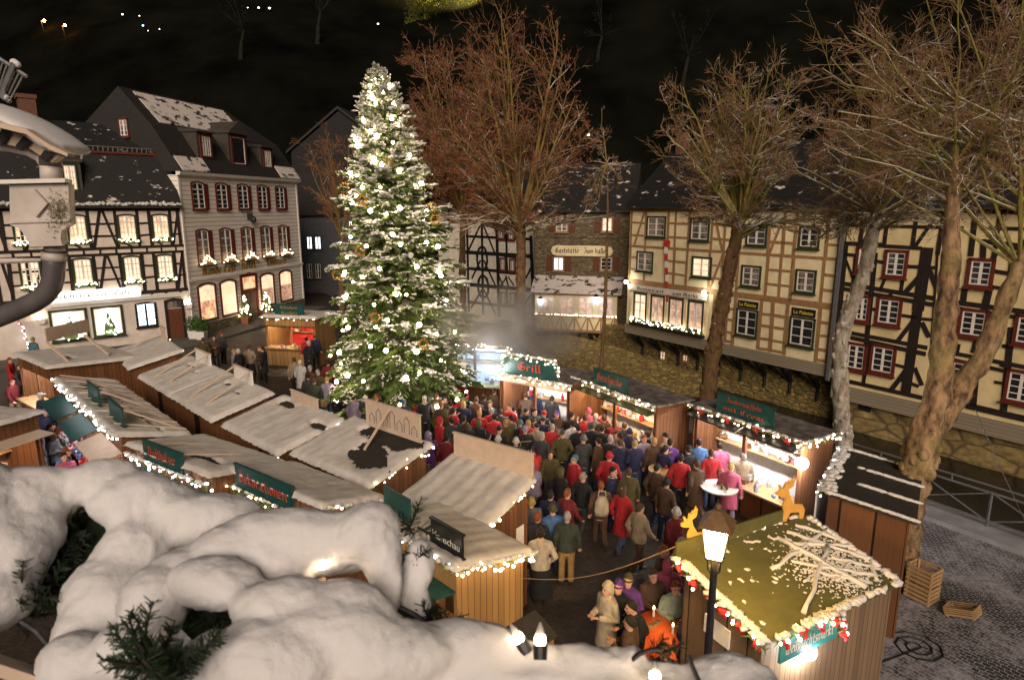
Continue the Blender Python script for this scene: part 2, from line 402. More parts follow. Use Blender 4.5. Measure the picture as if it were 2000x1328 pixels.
# ================================================================== SETTING
BJ = random.Random(12)                       # old timbers are never quite straight
class Fac:                                   # an upright wall plane: a along it, z up, off outwards
    def __init__(s, O, d):
        s.O = Vector((O[0], O[1], 0)); s.d = Vector((d[0], d[1], 0)).normalized(); s.n = Vector((s.d.y, -s.d.x, 0))
    def at(s, a, z, off=0.): return s.O + s.d * a + s.n * off + Vector((0, 0, z))
    def m(s, px, py, off=0.):
        r = ray(px, py); o = Vector((0, 0, H)); P = s.O + s.n * off
        p = o + r * ((P - o).dot(s.n) / r.dot(s.n)); return (p - s.O).dot(s.d), p.z
    def box(s, mb, a0, a1, z0, z1, o0, o1):
        return mb.hexa([s.at(a0,z0,o1), s.at(a1,z0,o1), s.at(a1,z0,o0), s.at(a0,z0,o0), s.at(a0,z1,o1), s.at(a1,z1,o1), s.at(a1,z1,o0), s.at(a0,z1,o0)])
    def poly(s, mb, pts, o0, o1):
        return mb.prism([s.at(a, z, o0) for a, z in pts], s.n * (o1 - o0))
    def beam(s, mb, a0, z0, a1, z1, wd, o=.03):
        a0, z0, a1, z1 = [q + BJ.uniform(-.028, .028) for q in (a0, z0, a1, z1)]; wd *= BJ.uniform(.85, 1.15)
        dx, dz = a1 - a0, z1 - z0; l = math.hypot(dx, dz); px, pz = -dz / l * wd / 2, dx / l * wd / 2
        return s.poly(mb, [(a0+px, z0+pz), (a0-px, z0-pz), (a1-px, z1-pz), (a1+px, z1+pz)], -.02, o)
    def profile(s, mb, pts, a0, a1):         # (off, z) outline pulled along the wall
        return mb.prism([s.at(a0, z, o) for o, z in pts], s.d * (a1 - a0))
def K(ox, oy, L, sc=4.9925): return [tuple((v / sc + (ox if i % 2 == 0 else oy)) if i < 4 else v for i, v in enumerate(q)) for q in L]
def window(f, par, a0, a1, z0, z1, casing='white_paint', pane='glass_dark', nx=2, ny=3, cw=.09, arch=0., shut=None, sill=True, off=0., sash='white_paint', half=False, proud=.07):
    def top(x0, x1, z, rise): return [(x0 + (x1 - x0) * k / 6, z + rise * (1 - (2 * k / 6 - 1) ** 2)) for k in range(7)]
    mb = MB()
    f.box(mb, a0, a0 + cw, z0, z1, off, off + proud); f.box(mb, a1 - cw, a1, z0, z1, off, off + proud)
    f.box(mb, a0 + cw, a1 - cw, z0, z0 + cw, off, off + proud)
    f.poly(mb, top(a0, a1, z1, arch) + top(a0, a1, z1 - cw, arch)[::-1], off, off + proud)
    w_ = mb.build('window', M[casing], par)
    i0, i1, j0, j1 = a0 + cw, a1 - cw, z0 + cw, z1 - cw
    p = MB(); f.poly(p, [(i1, j0), (i0, j0)] + top(i0, i1, j1, arch), off - .01, off + .012); p.build('pane', M[pane], w_)
    s = MB(); fw = .05
    for x in (i0, i1 - fw): f.box(s, x, x + fw, j0, j1, off + .012, off + .045)
    f.box(s, i0 + fw, i1 - fw, j0, j0 + fw, off + .012, off + .045); f.poly(s, top(i0 + fw, i1 - fw, j1, arch) + top(i0 + fw, i1 - fw, j1 - fw, arch)[::-1], off + .012, off + .045)
    for k in range(1, nx):
        x = i0 + (i1 - i0) * k / nx; t = .055 if (nx % 2 == 0 and k == nx // 2) else .022
        f.box(s, x - t, x + t, j0 + fw, j1 - fw + arch * .8, off + .012, off + .04)
    for k in range(1, ny):
        z = j0 + (j1 - j0) * k / ny; t = .035 if (half and k == ny - 1) else .018
        f.box(s, i0 + fw, i1 - fw, z - t, z + t, off + .012, off + .043)
    s.build('sash', M[sash], w_)
    if sill: q = MB(); f.box(q, a0 - .05, a1 + .05, z0 - .07, z0, off, off + .16); q.build('sill', M[casing], w_)
    if shut:
        for x0, x1 in shut[1]:
            q = MB(); f.box(q, x0, x1, z0, z1, off, off + .05); f.box(q, x0 + .06, x1 - .06, z0 + .08, z1 - .08, off + .05, off + .062); q.build('shutter', M[shut[0]], par)
    return w_
def wpx(f, par, x0, y0, x1, y1, **k):
    a0, z1 = f.m(x0, y0); a1, z0 = f.m(x1, y1); return window(f, par, a0, a1, z0, z1, **k)
# ---- broad-nib letters for the painted signs
GL = {'a': (.5, '0,.5 .1,.6 .3,.6 .3,.08 .45,.0|.3,.3 .1,.35 0,.2 .1,.0 .3,.12'), 'b': (.5, '.05,1 .05,.08 .25,0 .4,.15 .4,.45 .25,.6 .05,.5'), 'c': (.42, '.35,.5 .2,.6 .03,.45 .03,.12 .18,0 .37,.1'),
 'd': (.5, '.1,1 .4,.75 .4,.12 .25,0 .05,.12 .05,.45 .2,.6 .4,.5'), 'e': (.42, '.05,.3 .36,.38 .3,.56 .18,.6 .03,.45 .03,.12 .18,0 .37,.1'), 'f': (.34, '.4,.95 .25,1 .15,.85 .15,-.15|0,.58 .33,.58'),
 'g': (.5, '.4,.55 .2,.6 .05,.45 .05,.15 .2,.05 .4,.15|.4,.6 .4,-.15 .25,-.28 .05,-.2'), 'h': (.5, '.05,1 .05,0|.05,.48 .25,.6 .4,.48 .4,.1 .3,-.2'), 'i': (.2, '.06,.6 .06,.08 .16,0|.06,.82 .1,.78'),
 'k': (.46, '.05,1 .05,0|.05,.4 .25,.62 .35,.5 .1,.33 .4,0'), 'l': (.22, '.06,1 .06,.08 .18,0'), 'm': (.72, '.05,.6 .05,0|.05,.48 .2,.6 .33,.5 .33,0|.33,.48 .48,.6 .62,.5 .62,.05'), 'n': (.5, '.05,.6 .05,0|.05,.48 .25,.6 .4,.48 .4,.08 .48,0'),
 'o': (.46, '.2,.6 .04,.45 .04,.12 .2,0 .38,.12 .38,.45 .2,.6'), 'p': (.5, '.05,.62 .05,-.3|.05,.5 .25,.6 .4,.45 .4,.15 .25,0 .05,.1'), 'r': (.38, '.05,.6 .05,0|.05,.45 .2,.6 .34,.5'), 's': (.4, '.34,.5 .2,.6 .05,.5 .1,.36 .3,.26 .34,.1 .2,0 .03,.08'),
 't': (.34, '.14,.85 .14,.1 .28,0|0,.58 .3,.58'), 'u': (.5, '.05,.6 .05,.12 .2,0 .4,.12|.4,.6 .4,.06 .48,0'), 'w': (.7, '.05,.65 .05,.12 .18,0 .33,.12 .33,.6|.33,.12 .46,0 .62,.15 .62,.45 .5,.6'), 'z': (.42, '.05,.58 .36,.58 .1,.3 .34,.2 .3,-.12 .08,-.2'),
 'D': (.72, '.1,.95 .3,1 .55,.85 .62,.5 .5,.12 .25,0 .05,.1|.22,.85 .22,.1 .08,.3|.0,.75 .12,.95'), 'G': (.7, '.55,.9 .3,1 .08,.75 .05,.35 .2,.05 .45,0 .6,.15 .6,.45 .4,.5|.3,.9 .3,.2'), 'Z': (.62, '.05,.9 .3,1 .5,.85 .3,.55 .55,.4 .5,.1 .25,0 .05,.12'), 'C': (.62, '.55,.85 .35,1 .1,.8 .05,.35 .2,.05 .4,0 .58,.15|.32,.9 .32,.25'),
 'H': (.66, '.05,.9 .18,1 .18,0|.18,.5 .4,.62 .5,.45 .5,0 .35,-.15'), 'K': (.62, '.12,1 .12,0|.5,1 .15,.55 .5,0|0,.9 .12,1'), 'R': (.64, '.12,1 .12,0|.0,.85 .3,1 .5,.8 .4,.55 .15,.5|.3,.5 .55,0'), 'M': (.8, '.05,.0 .12,1|.12,.95 .3,.9 .36,0|.36,.9 .55,.95 .62,0 .74,.05'), 'B': (.62, '.12,1 .12,0|.0,.88 .3,1 .48,.8 .15,.52 .5,.4 .5,.12 .3,0 .05,.06'), 'W': (.85, '.05,1 .1,.1 .25,0 .38,.12 .38,.9|.38,.12 .55,0 .7,.2 .7,.7 .6,.95')}
def letters(txt, nib=.075):
    """-> flat polygons in (x, y), total width; cap height 1"""
    polys = []; x = 0
    for ch in txt:
        if ch == ' ': x += .35; continue
        if ch == '-': polys.append([(x, .33), (x + .22, .36), (x + .26, .26), (x + .04, .23)]); x += .34; continue
        base = {'ö': 'o', 'ä': 'a', 'é': 'e'}.get(ch, ch); wd, st = GL[base]
        if ch in 'öä': st += '|.1,.8 .13,.76|.3,.8 .33,.76'
        if ch == 'é': st += '|.15,.75 .3,.92'
        for s_ in st.split('|'):
            P = [tuple(map(float, q.split(','))) for q in s_.split()]
            for (xa, ya), (xb, yb) in zip(P, P[1:]):
                if (xb - xa) * nib - (yb - ya) * nib < 0: (xa, ya), (xb, yb) = (xb, yb), (xa, ya)
                polys.append([(x + xa - nib, ya - nib * .8), (x + xb - nib, yb - nib * .8), (x + xb + nib, yb + nib * .8), (x + xa + nib, ya + nib * .8)])
        x += wd + .09
    return polys, x
def write(mb, txt, o, right, up, n, width, height=None, lift=.006, nib=.075):
    """lettering laid on a board: o = middle of the line's base"""
    polys, tw = letters(txt, nib); k = width / tw; kh = height or k * 1.1; o = Vector(o); right = Vector(right); up = Vector(up); n = Vector(n)
    for i, pl in enumerate(polys):
        l_ = lift + .0006 * (i % 7)
        mb.add([o + right * ((x - tw / 2) * k) + up * (y * kh) + n * l_ for x, y in pl], [(0, 1, 2, 3)])
def plain_text(txt, o, right, up, n, width, mat, parent, name='lettering', lift=.008):
    cu = bpy.data.curves.new('t', 'FONT'); cu.body = txt; cu.align_x = 'CENTER'; cu.extrude = .001
    ob = bpy.data.objects.new('t', cu); COL.objects.link(ob)
    bpy.context.view_layer.update(); dg = bpy.context.evaluated_depsgraph_get(); me = bpy.data.meshes.new_from_object(ob.evaluated_get(dg))
    bpy.data.objects.remove(ob); xs = [v.co.x for v in me.vertices]; tw = max(xs) - min(xs); k = width / tw
    o = Vector(o) - wl(parent); right = Vector(right); up = Vector(up); n = Vector(n)
    for v in me.vertices: x, y, z = v.co; v.co = o + right * (x * k) + up * (y * k) + n * (lift + z)
    me.materials.clear(); me.materials.append(M[mat]); t = bpy.data.objects.new(name, me); COL.objects.link(t); t.parent = parent; return t

# ---- ground, river, banks
def bank(y): return 22.5 - .66 * y
gm = MB(); ys = [-6, 5, 12, 16, 22, 30, 40, 52, 62]
gm.add([(-60, -6, 0)] + [(bank(y), y, 0) for y in ys] + [(-60, 62, 0)], [tuple(range(len(ys) + 2))])
tag(gm.build('ground', M['cobble']), kind='structure')
sn = MB(); sn.add([(bank(-4), -4, .004), (bank(19.3), 19.3, .004), (bank(19.3) - 1.1, 18.6, .004), (8.6, 15.6, .004), (6.4, 11.9, .004), (5.9, 9.3, .004), (4.0, 6.2, .004), (1.5, 2, .004), (2, -4, .004)], [tuple(range(9))])
tag(sn.build('snowy_ground', M['cobble_snow']), kind='structure')
kb = MB()
for y0, y1 in ((-4, 8), (8, 14), (14, 20), (20, 27), (27, 35), (35, 45)):
    p, q = Vector((bank(y0), y0, 0)), Vector((bank(y1), y1, 0)); sd = Vector((-.834, -.55, 0)); e = .012
    kb.hexa([p - sd * .25 + Vector((0, 0, -.3)), p + sd * .85 + Vector((0, 0, -.3)), q + sd * .85 + Vector((0, 0, -.3)), q - sd * .25 + Vector((0, 0, -.3)), p - sd * .25 + Vector((0, 0, .13)), p + sd * .85 + Vector((0, 0, .13)), q + sd * .85 + Vector((0, 0, .13)), q - sd * .25 + Vector((0, 0, .13))])
tag(kb.build('kerb', surf('kerb_snow', (.27, .265, .29), (.16, .15, .16), 1.6, .9)), kind='structure')
bw = MB(); bw.hexa([(bank(-6) + .3, -6, -3), (bank(-6) - .5, -6, -3), (bank(62) - .5, 62, -3), (bank(62) + .3, 62, -3), (bank(-6) + .2, -6, -.02), (bank(-6) - .5, -6, -.02), (bank(62) - .5, 62, -.02), (bank(62) + .2, 62, -.02)])
tag(bw.build('bank_wall', M['rubble']), kind='structure')
wt = MB(); wt.add([(bank(-20), -20, -2.5), (60, -20, -2.5), (60, 95, -2.5), (bank(95), 95, -2.5)], [(0, 1, 2, 3)])
tag(wt.build('river', M['water']), kind='structure')

# ---- hillside closing the valley
hm = MB(); rnd = random.Random(3); nx, ny = 46, 30; vs = []
for j in range(ny):
    for i in range(nx):
        x = -260 + 520 * i / (nx - 1); y = 66 + 190 * (j / (ny - 1)) ** 1.1
        z = -3 + (y - 66) * .78 + 9 * math.sin(x * .021 + 1) * (j / ny) + 5 * math.sin(x * .05 + y * .04) * min(1, j / 5) + rnd.uniform(-.6, .6)
        vs.append((x, y, z))
hm.add(vs, [(j*nx+i, j*nx+i+1, (j+1)*nx+i+1, (j+1)*nx+i) for j in range(ny-1) for i in range(nx-1)])
hill = hm.build('hillside', M['hill'], smooth=True); tag(hill, kind='structure')
def hillz(px, py):                           # where a sight line meets the slope
    r = ray(px, py); o = Vector((0, 0, H)); t = 60
    while t < 400:
        p = o + r * t
        if p.y > 66:
            j = ((p.y - 66) / 190) ** (1 / 1.1) * (ny - 1)
            z = -3 + (p.y - 66) * .78 + 9 * math.sin(p.x * .021 + 1) * (j / ny) + 5 * math.sin(p.x * .05 + p.y * .04) * min(1, j / 5)
            if p.z < z: return p
        t += .5
    return o + r * 200

# ---- white sided house with red windows (left of the fir)
W = Fac((-20.3, 40), (.232, 1))
wh = thing('white_house', 'white boarded house with red framed windows and gold lettering, beside the timbered cafe', 'house', W.at(6.6, 0, 0))
mb = MB(); W.box(mb, 0, 13.2, -.3, 10.1, -9, 0); mb.build('wall', M['siding'], wh)
mb = MB(); W.box(mb, 0, 13.2, 0, .75, 0, .09); mb.build('plinth', M['stone_dark'], wh)
mb = MB(); W.box(mb, -.05, 13.3, 3.55, 3.7, 0, .09); W.profile(mb, [(0, 10.0), (.28, 10.12), (.34, 10.3), (0, 10.3)], -.1, 13.4)
for a in (0, 13.05): W.box(mb, a, a + .16, .75, 10.0, 0, .05)
mb.build('cornice', M['white_paint'], wh)
RP = [(.34, 10.31), (-1.4, 13.0), (-3.5, 15.3), (-6.6, 13.0), (-9.0, 10.31)]
mb = MB(); n5 = 5; mb.add([W.at(0, z, o) for o, z in RP] + [W.at(a, z, o) for (o, z), a in zip(RP, (13.3, 13.0, 9.6, 13.0, 13.3))], [(0, 1, 2, 3, 4), (9, 8, 7, 6, 5)] + [(i, i + 5, i + 6, i + 1) for i in range(4)]); rf = mb.build('roof', M['slate'], wh)
mb = MB(); W.profile(mb, [(-1.6, 13.25), (-1.6, 13.31), (-3.3, 15.17), (-3.3, 15.11)], .9, 9.4); mb.build('roof_snow', M['slate_snowy'], rf)
for a0, a1 in ((.1, 2.6), (10.6, 13.2)):
    mb = MB(); W.profile(mb, [(.36, 10.34), (.36, 10.42), (-.2, 11.25), (-.2, 11.17)], a0, a1); mb.build('roof_snow', M['slate_snowy'], rf)
# gable windows in the slate end wall
G = Fac(tuple(W.at(0, 0, -9.0))[:2], tuple(W.n)[:2])
for a, z in ((5.6, 12.9), (7.3, 10.9)): window(G, wh, a - .35, a + .35, z - .55, z + .55, 'red_paint', 'glass_dim', 2, 3, off=.0)
for k in range(5):
    a = 1.05 + 2.27 * k
    for z0, z1, pane in ((8.0, 9.65, 'glass_dark'), (4.55, 6.7, 'glass_dim')):
        window(W, wh, a, a + 1.22, z0, z1, 'red_paint', pane, 2, 5 if z0 > 7 else 4, .08, .14, ('red_paint', [(a + 1.22, a + 1.55)]), half=True)
for k, (a, pn) in enumerate(((.7, 'win_warm'), (2.85, 'win_cream'), (7.35, 'win_red'), (9.8, 'win_red'))):
    window(W, wh, a, a + 1.75, .85, 3.2, 'red_paint', pn, 1, 1, .12, .18, half=True, sill=False)
    q = MB(); W.poly(q, [(a + .15, 2.2), (a + 1.6, 2.2), (a + 1.6, 3.1), (a + .88, 3.24), (a + .15, 3.1)], .014, .03); q.build('curtain', M['win_cream'], wh)
d0 = MB(); W.box(d0, 5.05, 5.25, .1, 3.3, 0, .1); W.box(d0, 6.75, 6.95, .1, 3.3, 0, .1); W.poly(d0, [(5.05, 3.3), (6.95, 3.3), (6.95, 3.45), (6.0, 3.6), (5.05, 3.45)], 0, .1)
dr = d0.build('door', M['red_paint'], wh)
d1 = MB(); W.box(d1, 5.25, 6.75, .1, 2.4, 0, .04); W.box(d1, 5.97, 6.03, .1, 2.4, .04, .06)
for a in (5.35, 6.13): W.box(d1, a, a + .5, .4, 1.2, .04, .055); W.box(d1, a, a + .5, 1.35, 2.2, .04, .055)
d1.build('door_leaf', M['brown_paint'], dr)
d2 = MB(); W.box(d2, 5.25, 6.75, 2.45, 3.3, 0, .03); d2.build('fanlight', M['win_warm'], dr)
mb = MB()
for t_, a, wd in (('Monde-Café', 3.1, 3.4), ('Hotel', 6.2, 1.7), ('Konditorei', 9.7, 2.6)): write(mb, t_, W.at(a, 3.86 if t_ != 'Hotel' else 3.88, 0), W.d, (0, 0, 1), W.n, wd, .46 if t_ != 'Hotel' else .66, .02, .11)
W.poly(mb, [(5.9, 4.58), (6.5, 4.58), (6.62, 4.85), (6.4, 4.72), (6.2, 4.88), (6.0, 4.72), (5.78, 4.85)], .02, .03)
mb.build('lettering', M['gold'], wh)
for a0, a1, z0, z1, big in ((2.5, 3.6, 11.3, 12.75, 0), (5.6, 7.2, 11.0, 13.0, 1), (9.2, 10.3, 11.0, 12.4, 0)):
    mb = MB(); W.box(mb, a0 - .2, a1 + .2, z0 - .25, z1 + .1, -2.2, -.2)
    W.profile(mb, [(.0, z1 + .1), (.0, z1 + .2), (-2.4, z1 + .5), (-2.4, z1 + .1)], a0 - .3, a1 + .3)
    if big: mb.prism([W.at(a0 - .3, z1 + .2, .0), W.at(a1 + .3, z1 + .2, .0), W.at((a0 + a1) / 2, z1 + .95, .0)], W.n * -2.2)
    dm = mb.build('dormer', M['slate_wall'], wh); window(W, dm, a0, a1, z0, z1, 'red_paint', 'glass_dim' if not big else 'glass_dark', 4 if not big else 1, 4 if not big else 1, .12, .0, off=-.2, sill=False)
mb = MB(); W.box(mb, 6.5, 6.6, 7.3, 7.75, .0, .4); mb.ball(W.at(6.55, 7.3, .45), (.22, .22, .24), 8, 6); mb.build('spotlight', M['metal_dark'], wh)
# lit flower boxes on its first floor
for k in range(5):
    a = 1.05 + 2.27 * k; fb = thing('lit_twig_box', 'window box of glowing twigs, number %s window from the timbered cafe, first floor' % ['first', 'second', 'third', 'fourth', 'fifth'][k], 'window box', W.at(a + .65, 4.5, .2), 'lit boxes on the white house')
    mb = MB(); W.box(mb, a - .05, a + 1.4, 4.42, 4.5, .17, .37); mb.build('box', M['dark_green'], fb)
    r_ = random.Random(k); tw = MB(); bl = MB()
    for i in range(20):
        u = r_.uniform(-.7, .72); h = (1 - abs(u) / .85) * r_.uniform(.2, .72); p = W.at(a + .66 + u, 4.48 + h, .27 + r_.uniform(-.1, .12))
        tw.bar(W.at(a + .66 + u * .6, 4.48, .27), p, .015, .015); lump(bl, p, .05, .05, .05, r_)
    tw.build('twigs', M['wood_raw'], fb); bl.build('lights', M['twig_light'], fb)

# ---- timbered cafe house at the far left
L = Fac((-20.3, 40), (1.1, 1))
lt = thing('timbered_cafe', 'dark timbered house with pinkish plaster and glowing cafe sign, left of the white house', 'house', L.at(-5, 0, 0))
mb = MB(); L.box(mb, -11.5, -.06, -.3, 8.3, -7, 0); mb.build('wall', M['plaster_pink'], lt)
tb = MB()
def LB(a0, z0, a1, z1, wd): L.beam(tb, a0, z0, a1, z1, wd, .028 + .0004 * (len(tb.f) % 9))
for z, wd in ((8.05, .2), (5.85, .16), (5.5, .17), (3.18, .2)): LB(-11.5, z, -.06, z, wd)
for a in (-10.2, -9.3, -8.75, -7.95, -6.05, -4.87, -3.55, -2.42, -1.78, -.67, -.2):
    LB(a, 5.85, a, 8.05, .17); LB(a, 3.2, a, 5.5, .17)
for z in (6.55, 7.25, 4.05, 4.75):
    for a0, a1 in ((-8.75, -7.95), (-7.9, -6.1), (-4.87, -3.55), (-2.42, -1.78), (-.67, -.1)): LB(a0, z, a1, z, .11)
for z0, z1 in ((5.85, 8.05), (3.2, 5.5)):
    for a0, a1 in ((-4.8, -4.24), (-3.6, -4.16), (-8.7, -9.05), (-7.9, -7.2), (-.62, -.15)): LB(a0, z0, a1, z1, .14)
for a in (-5.45, -2.98, -1.2): LB(a - .4, 6.2, a + .1, 5.9, .1); LB(a - .5, 3.75, a + .5, 3.75, .08)
for k in range(14): LB(-10.9 + k * .8, 5.5, -10.9 + k * .8, 5.85, .1); LB(-10.9 + k * .8, 2.9, -10.9 + k * .8, 3.1, .14)
tb.build('timber_frame', M['timber_dark'], lt)
mb = MB(); L.profile(mb, [(0, 2.72), (.16, 2.75), (.22, 2.95), (0, 3.0)], -11.5, -.06); mb.build('cornice', M['white_paint'], lt)
for a in (-7.85, -5.45, -2.98, -1.2):
    for z0, z1 in ((6.27, 7.72), (3.85, 5.32)): window(L, lt, a - .5, a + .5, z0, z1, 'dark_green', 'win_cream' if z0 < 5 else 'win_warm', 4, 4, .1, .08, half=True)
mb = MB(); L.profile(mb, [(.42, 8.12), (.42, 8.24), (-1.2, 11.3), (-4.2, 13.2), (-7.2, 11.2), (-7.3, 8.3)], -11.6, -.05); rf = mb.build('roof', M['slate_patchy'], lt)
mb = MB(); L.box(mb, -11.6, -.05, 11.22, 11.34, -1.25, -1.05); mb.build('gutter', M['red_paint'], lt)
mb = MB()
for i in range(46): L.box(mb, -11.5 + i * .25, -11.45 + i * .25, 11.36, 11.62, -1.3, -1.27)
L.box(mb, -11.5, -.1, 11.6, 11.64, -1.31, -1.26); mb.build('snow_guard', M['metal'], lt)
r_ = random.Random(4); mb = MB()
for i in range(120):
    a = -11.4 + 11.3 * i / 119; lump(mb, L.at(a, 8.3 + r_.uniform(0, .1), .3 + r_.uniform(-.08, .08)), .13, .16, r_.uniform(.07, .15), r_)
mb.build('eave_snow', M['snow'], rf)
mb = MB(); L.box(mb, -6.0, -4.9, 8.8, 10.7, -1.3, -.05); L.profile(mb, [(.05, 10.6), (.05, 10.72), (-1.6, 11.2), (-1.6, 10.7)], -6.1, -4.8); dm = mb.build('dormer', M['slate_wall'], lt)
window(L, dm, -5.8, -5.1, 9.05, 10.5, 'dark_green', 'win_cream', 4, 4, .08, off=-.05, sill=False)
mb = MB(); L.box(mb, -6.9, -6.1, 11.5, 14.3, -4.2, -3.4); L.box(mb, -6.97, -6.03, 14.2, 14.42, -4.27, -3.33); mb.build('chimney', M['brick'], lt)
# ground floor: shop windows, small window, door
for a0, a1 in ((-7.35, -5.55), (-5.35, -3.75)): window(L, lt, a0, a1, .75, 2.55, 'dark_green', 'win_cream', 1, 1, .12, sill=True)
window(L, lt, -3.1, -1.95, 1.05, 2.5, 'timber_dark', 'win_cool', 2, 3, .07, .08, sash='timber_dark')
d0 = MB(); L.box(d0, -1.5, -1.36, .1, 2.5, 0, .09); L.box(d0, -.54, -.4, .1, 2.5, 0, .09); L.poly(d0, [(-1.5, 2.5), (-.4, 2.5), (-.4, 2.56), (-.95, 2.68), (-1.5, 2.56)], 0, .09); dr = d0.build('door', M['timber_dark'], lt)
d1 = MB(); L.box(d1, -1.36, -.54, .1, 2.0, 0, .04)
for z in (.3, .9, 1.45): L.box(d1, -1.25, -.65, z, z + .42, .04, .055)
d1.build('door_leaf', M['brown_paint'], dr); d2 = MB(); L.box(d2, -1.36, -.54, 2.05, 2.48, 0, .03); d2.build('fanlight', M['glass_dim'], dr)
for k, (a, z, w_) in enumerate([(a, z, w_) for a, w_ in ((-7.85, 'far left column'), (-5.45, 'second column from the left'), (-2.98, 'third column from the left'), (-1.2, 'column nearest the white house')) for z, w_ in ((6.2, 'upper window, ' + w_), (3.8, 'lower window, ' + w_))]):
    t = thing('sill_garland', 'green sill garland with lights, ' + w_ + ' of the timbered cafe', 'garland', L.at(a, z, .1), 'sill garlands of the timbered cafe'); mb = MB(); bl = MB(); r_ = random.Random(k)
    for i in range(120): c = L.at(a + r_.uniform(-.6, .6), z + r_.uniform(-.08, .1), .12 + r_.uniform(-.04, .08)); g = Vector((r_.uniform(-1, 1), r_.uniform(-1, 1), r_.uniform(-1, 1))) * .09; b = g.orthogonal().normalized() * .02; mb.add([c - g, c + b, c + g, c - b], [(0, 1, 2, 3)])
    for i in range(22): lump(bl, L.at(a + r_.uniform(-.55, .55), z + r_.uniform(.0, .16), .18), .028, .028, .028, r_)
    mb.build('foliage', M['needles'], t); bl.build('lights', M['bulb_small'], t)
# glowing sign board over the cafe windows
cs = MB(); L.poly(cs, [(-8.3, 3.02), (-2.75, 3.02), (-2.7, 3.45), (-2.85, 3.55), (-7.6, 3.55)], .1, .26); cs_ = cs.build('cafe_sign', M['sign_lit'], loc=L.at(-5.4, 3.2, .2)); tag(cs_, 'long glowing white sign reading Marktbäckerei Café on the timbered house', 'sign')
mb = MB(); write(mb, 'Marktbäckerei', L.at(-5.9, 3.18, .26), L.d, (0, 0, 1), L.n, 2.9, .24, .006); write(mb, 'Café', L.at(-3.65, 3.18, .26), L.d, (0, 0, 1), L.n, .9, .24, .006); mb.build('lettering', M['metal'], cs_)
for k, (a, z) in enumerate(((-7.75, 2.0), (-.15, 2.05))):
    s = thing('wall_lamp', ['shaded wall lamp left of the cafe shop windows', 'shaded wall lamp between the brown door and the white house'][k], 'lamp', L.at(a, z, .1), 'wall lamps of the cafe')
    mb = MB(); L.poly(mb, [(a - .16, z - .1), (a + .16, z - .1), (a + .22, z + .16), (a - .22, z + .16)], .06, .2); mb.build('shade', M['white_paint'], s); mb = MB(); mb.ball(L.at(a, z + .22, .13), .08, 8, 6); mb.build('bulb', M['tube_warm'], s)
# lantern on the cafe front
s = thing('street_lantern', 'glowing lantern on a post in front of the cafe windows', 'lantern', PZ(205, 672, 0) + Vector((.4, -.5, 0)))
p = wl(s); mb = MB(); mb.tube([p, p + Vector((0, 0, 1.2))], [.09, .06], 8); mb.tube([p + Vector((0, 0, 1.2)), p + Vector((0, 0, 2.0))], .05, 8); mb.build('post', M['metal_dark'], s)
mb = MB(); mb.loft([(p.x, p.y, 2.05, .16, .16), (p.x, p.y, 2.5, .26, .26)], 6); mb.build('glass', M['lantern'], s); mb = MB(); mb.loft([(p.x, p.y, 2.5, .3, .3), (p.x, p.y, 2.72, .05, .05)], 6); mb.build('hood', M['metal_dark'], s)
# Christmas cones in the shop windows, shop display
for k, a in enumerate((-6.45, -4.55)):
    t = thing('window_tree', ['lit frosted cone tree in the left cafe window', 'lit frosted cone tree in the right cafe window'][k], 'ornament', L.at(a, .85, .3), 'cone trees in the cafe windows')
    mb = MB(); q = L.at(a, 0, .22)
    mb.loft([(q.x, q.y, .9, .38, .38), (q.x, q.y, 1.4, .26, .26), (q.x, q.y, 1.9, .12, .12), (q.x, q.y, 2.3, .02, .02)], 9); mb.build('cone', M['needles'], t)
    bl = MB(); r_ = random.Random(k + 60)
    for i in range(60): z = r_.random(); g = r_.uniform(0, 6.3); rr = .4 * (1 - z) + .03; lump(bl, (q.x + rr * math.cos(g), q.y + rr * math.sin(g), .9 + 1.4 * z), .035, .035, .035, r_)
    bl.build('lights', M['bulb_white'], t)
# pavement along both houses
pv = MB(); e0 = L.at(-11, 0, 2.4); e1 = L.at(-.2, 0, 2.6); e2 = W.at(13.2, 0, 2.2)
pv.prism([L.at(-11, .12, 0), L.at(0, .12, 0), W.at(13.2, .12, 0), e2 + Vector((0, 0, .12)), e1 + Vector((0, 0, .12)), e0 + Vector((0, 0, .12))], (0, 0, -.3)); tag(pv.build('pavement', M['paving']), kind='structure')
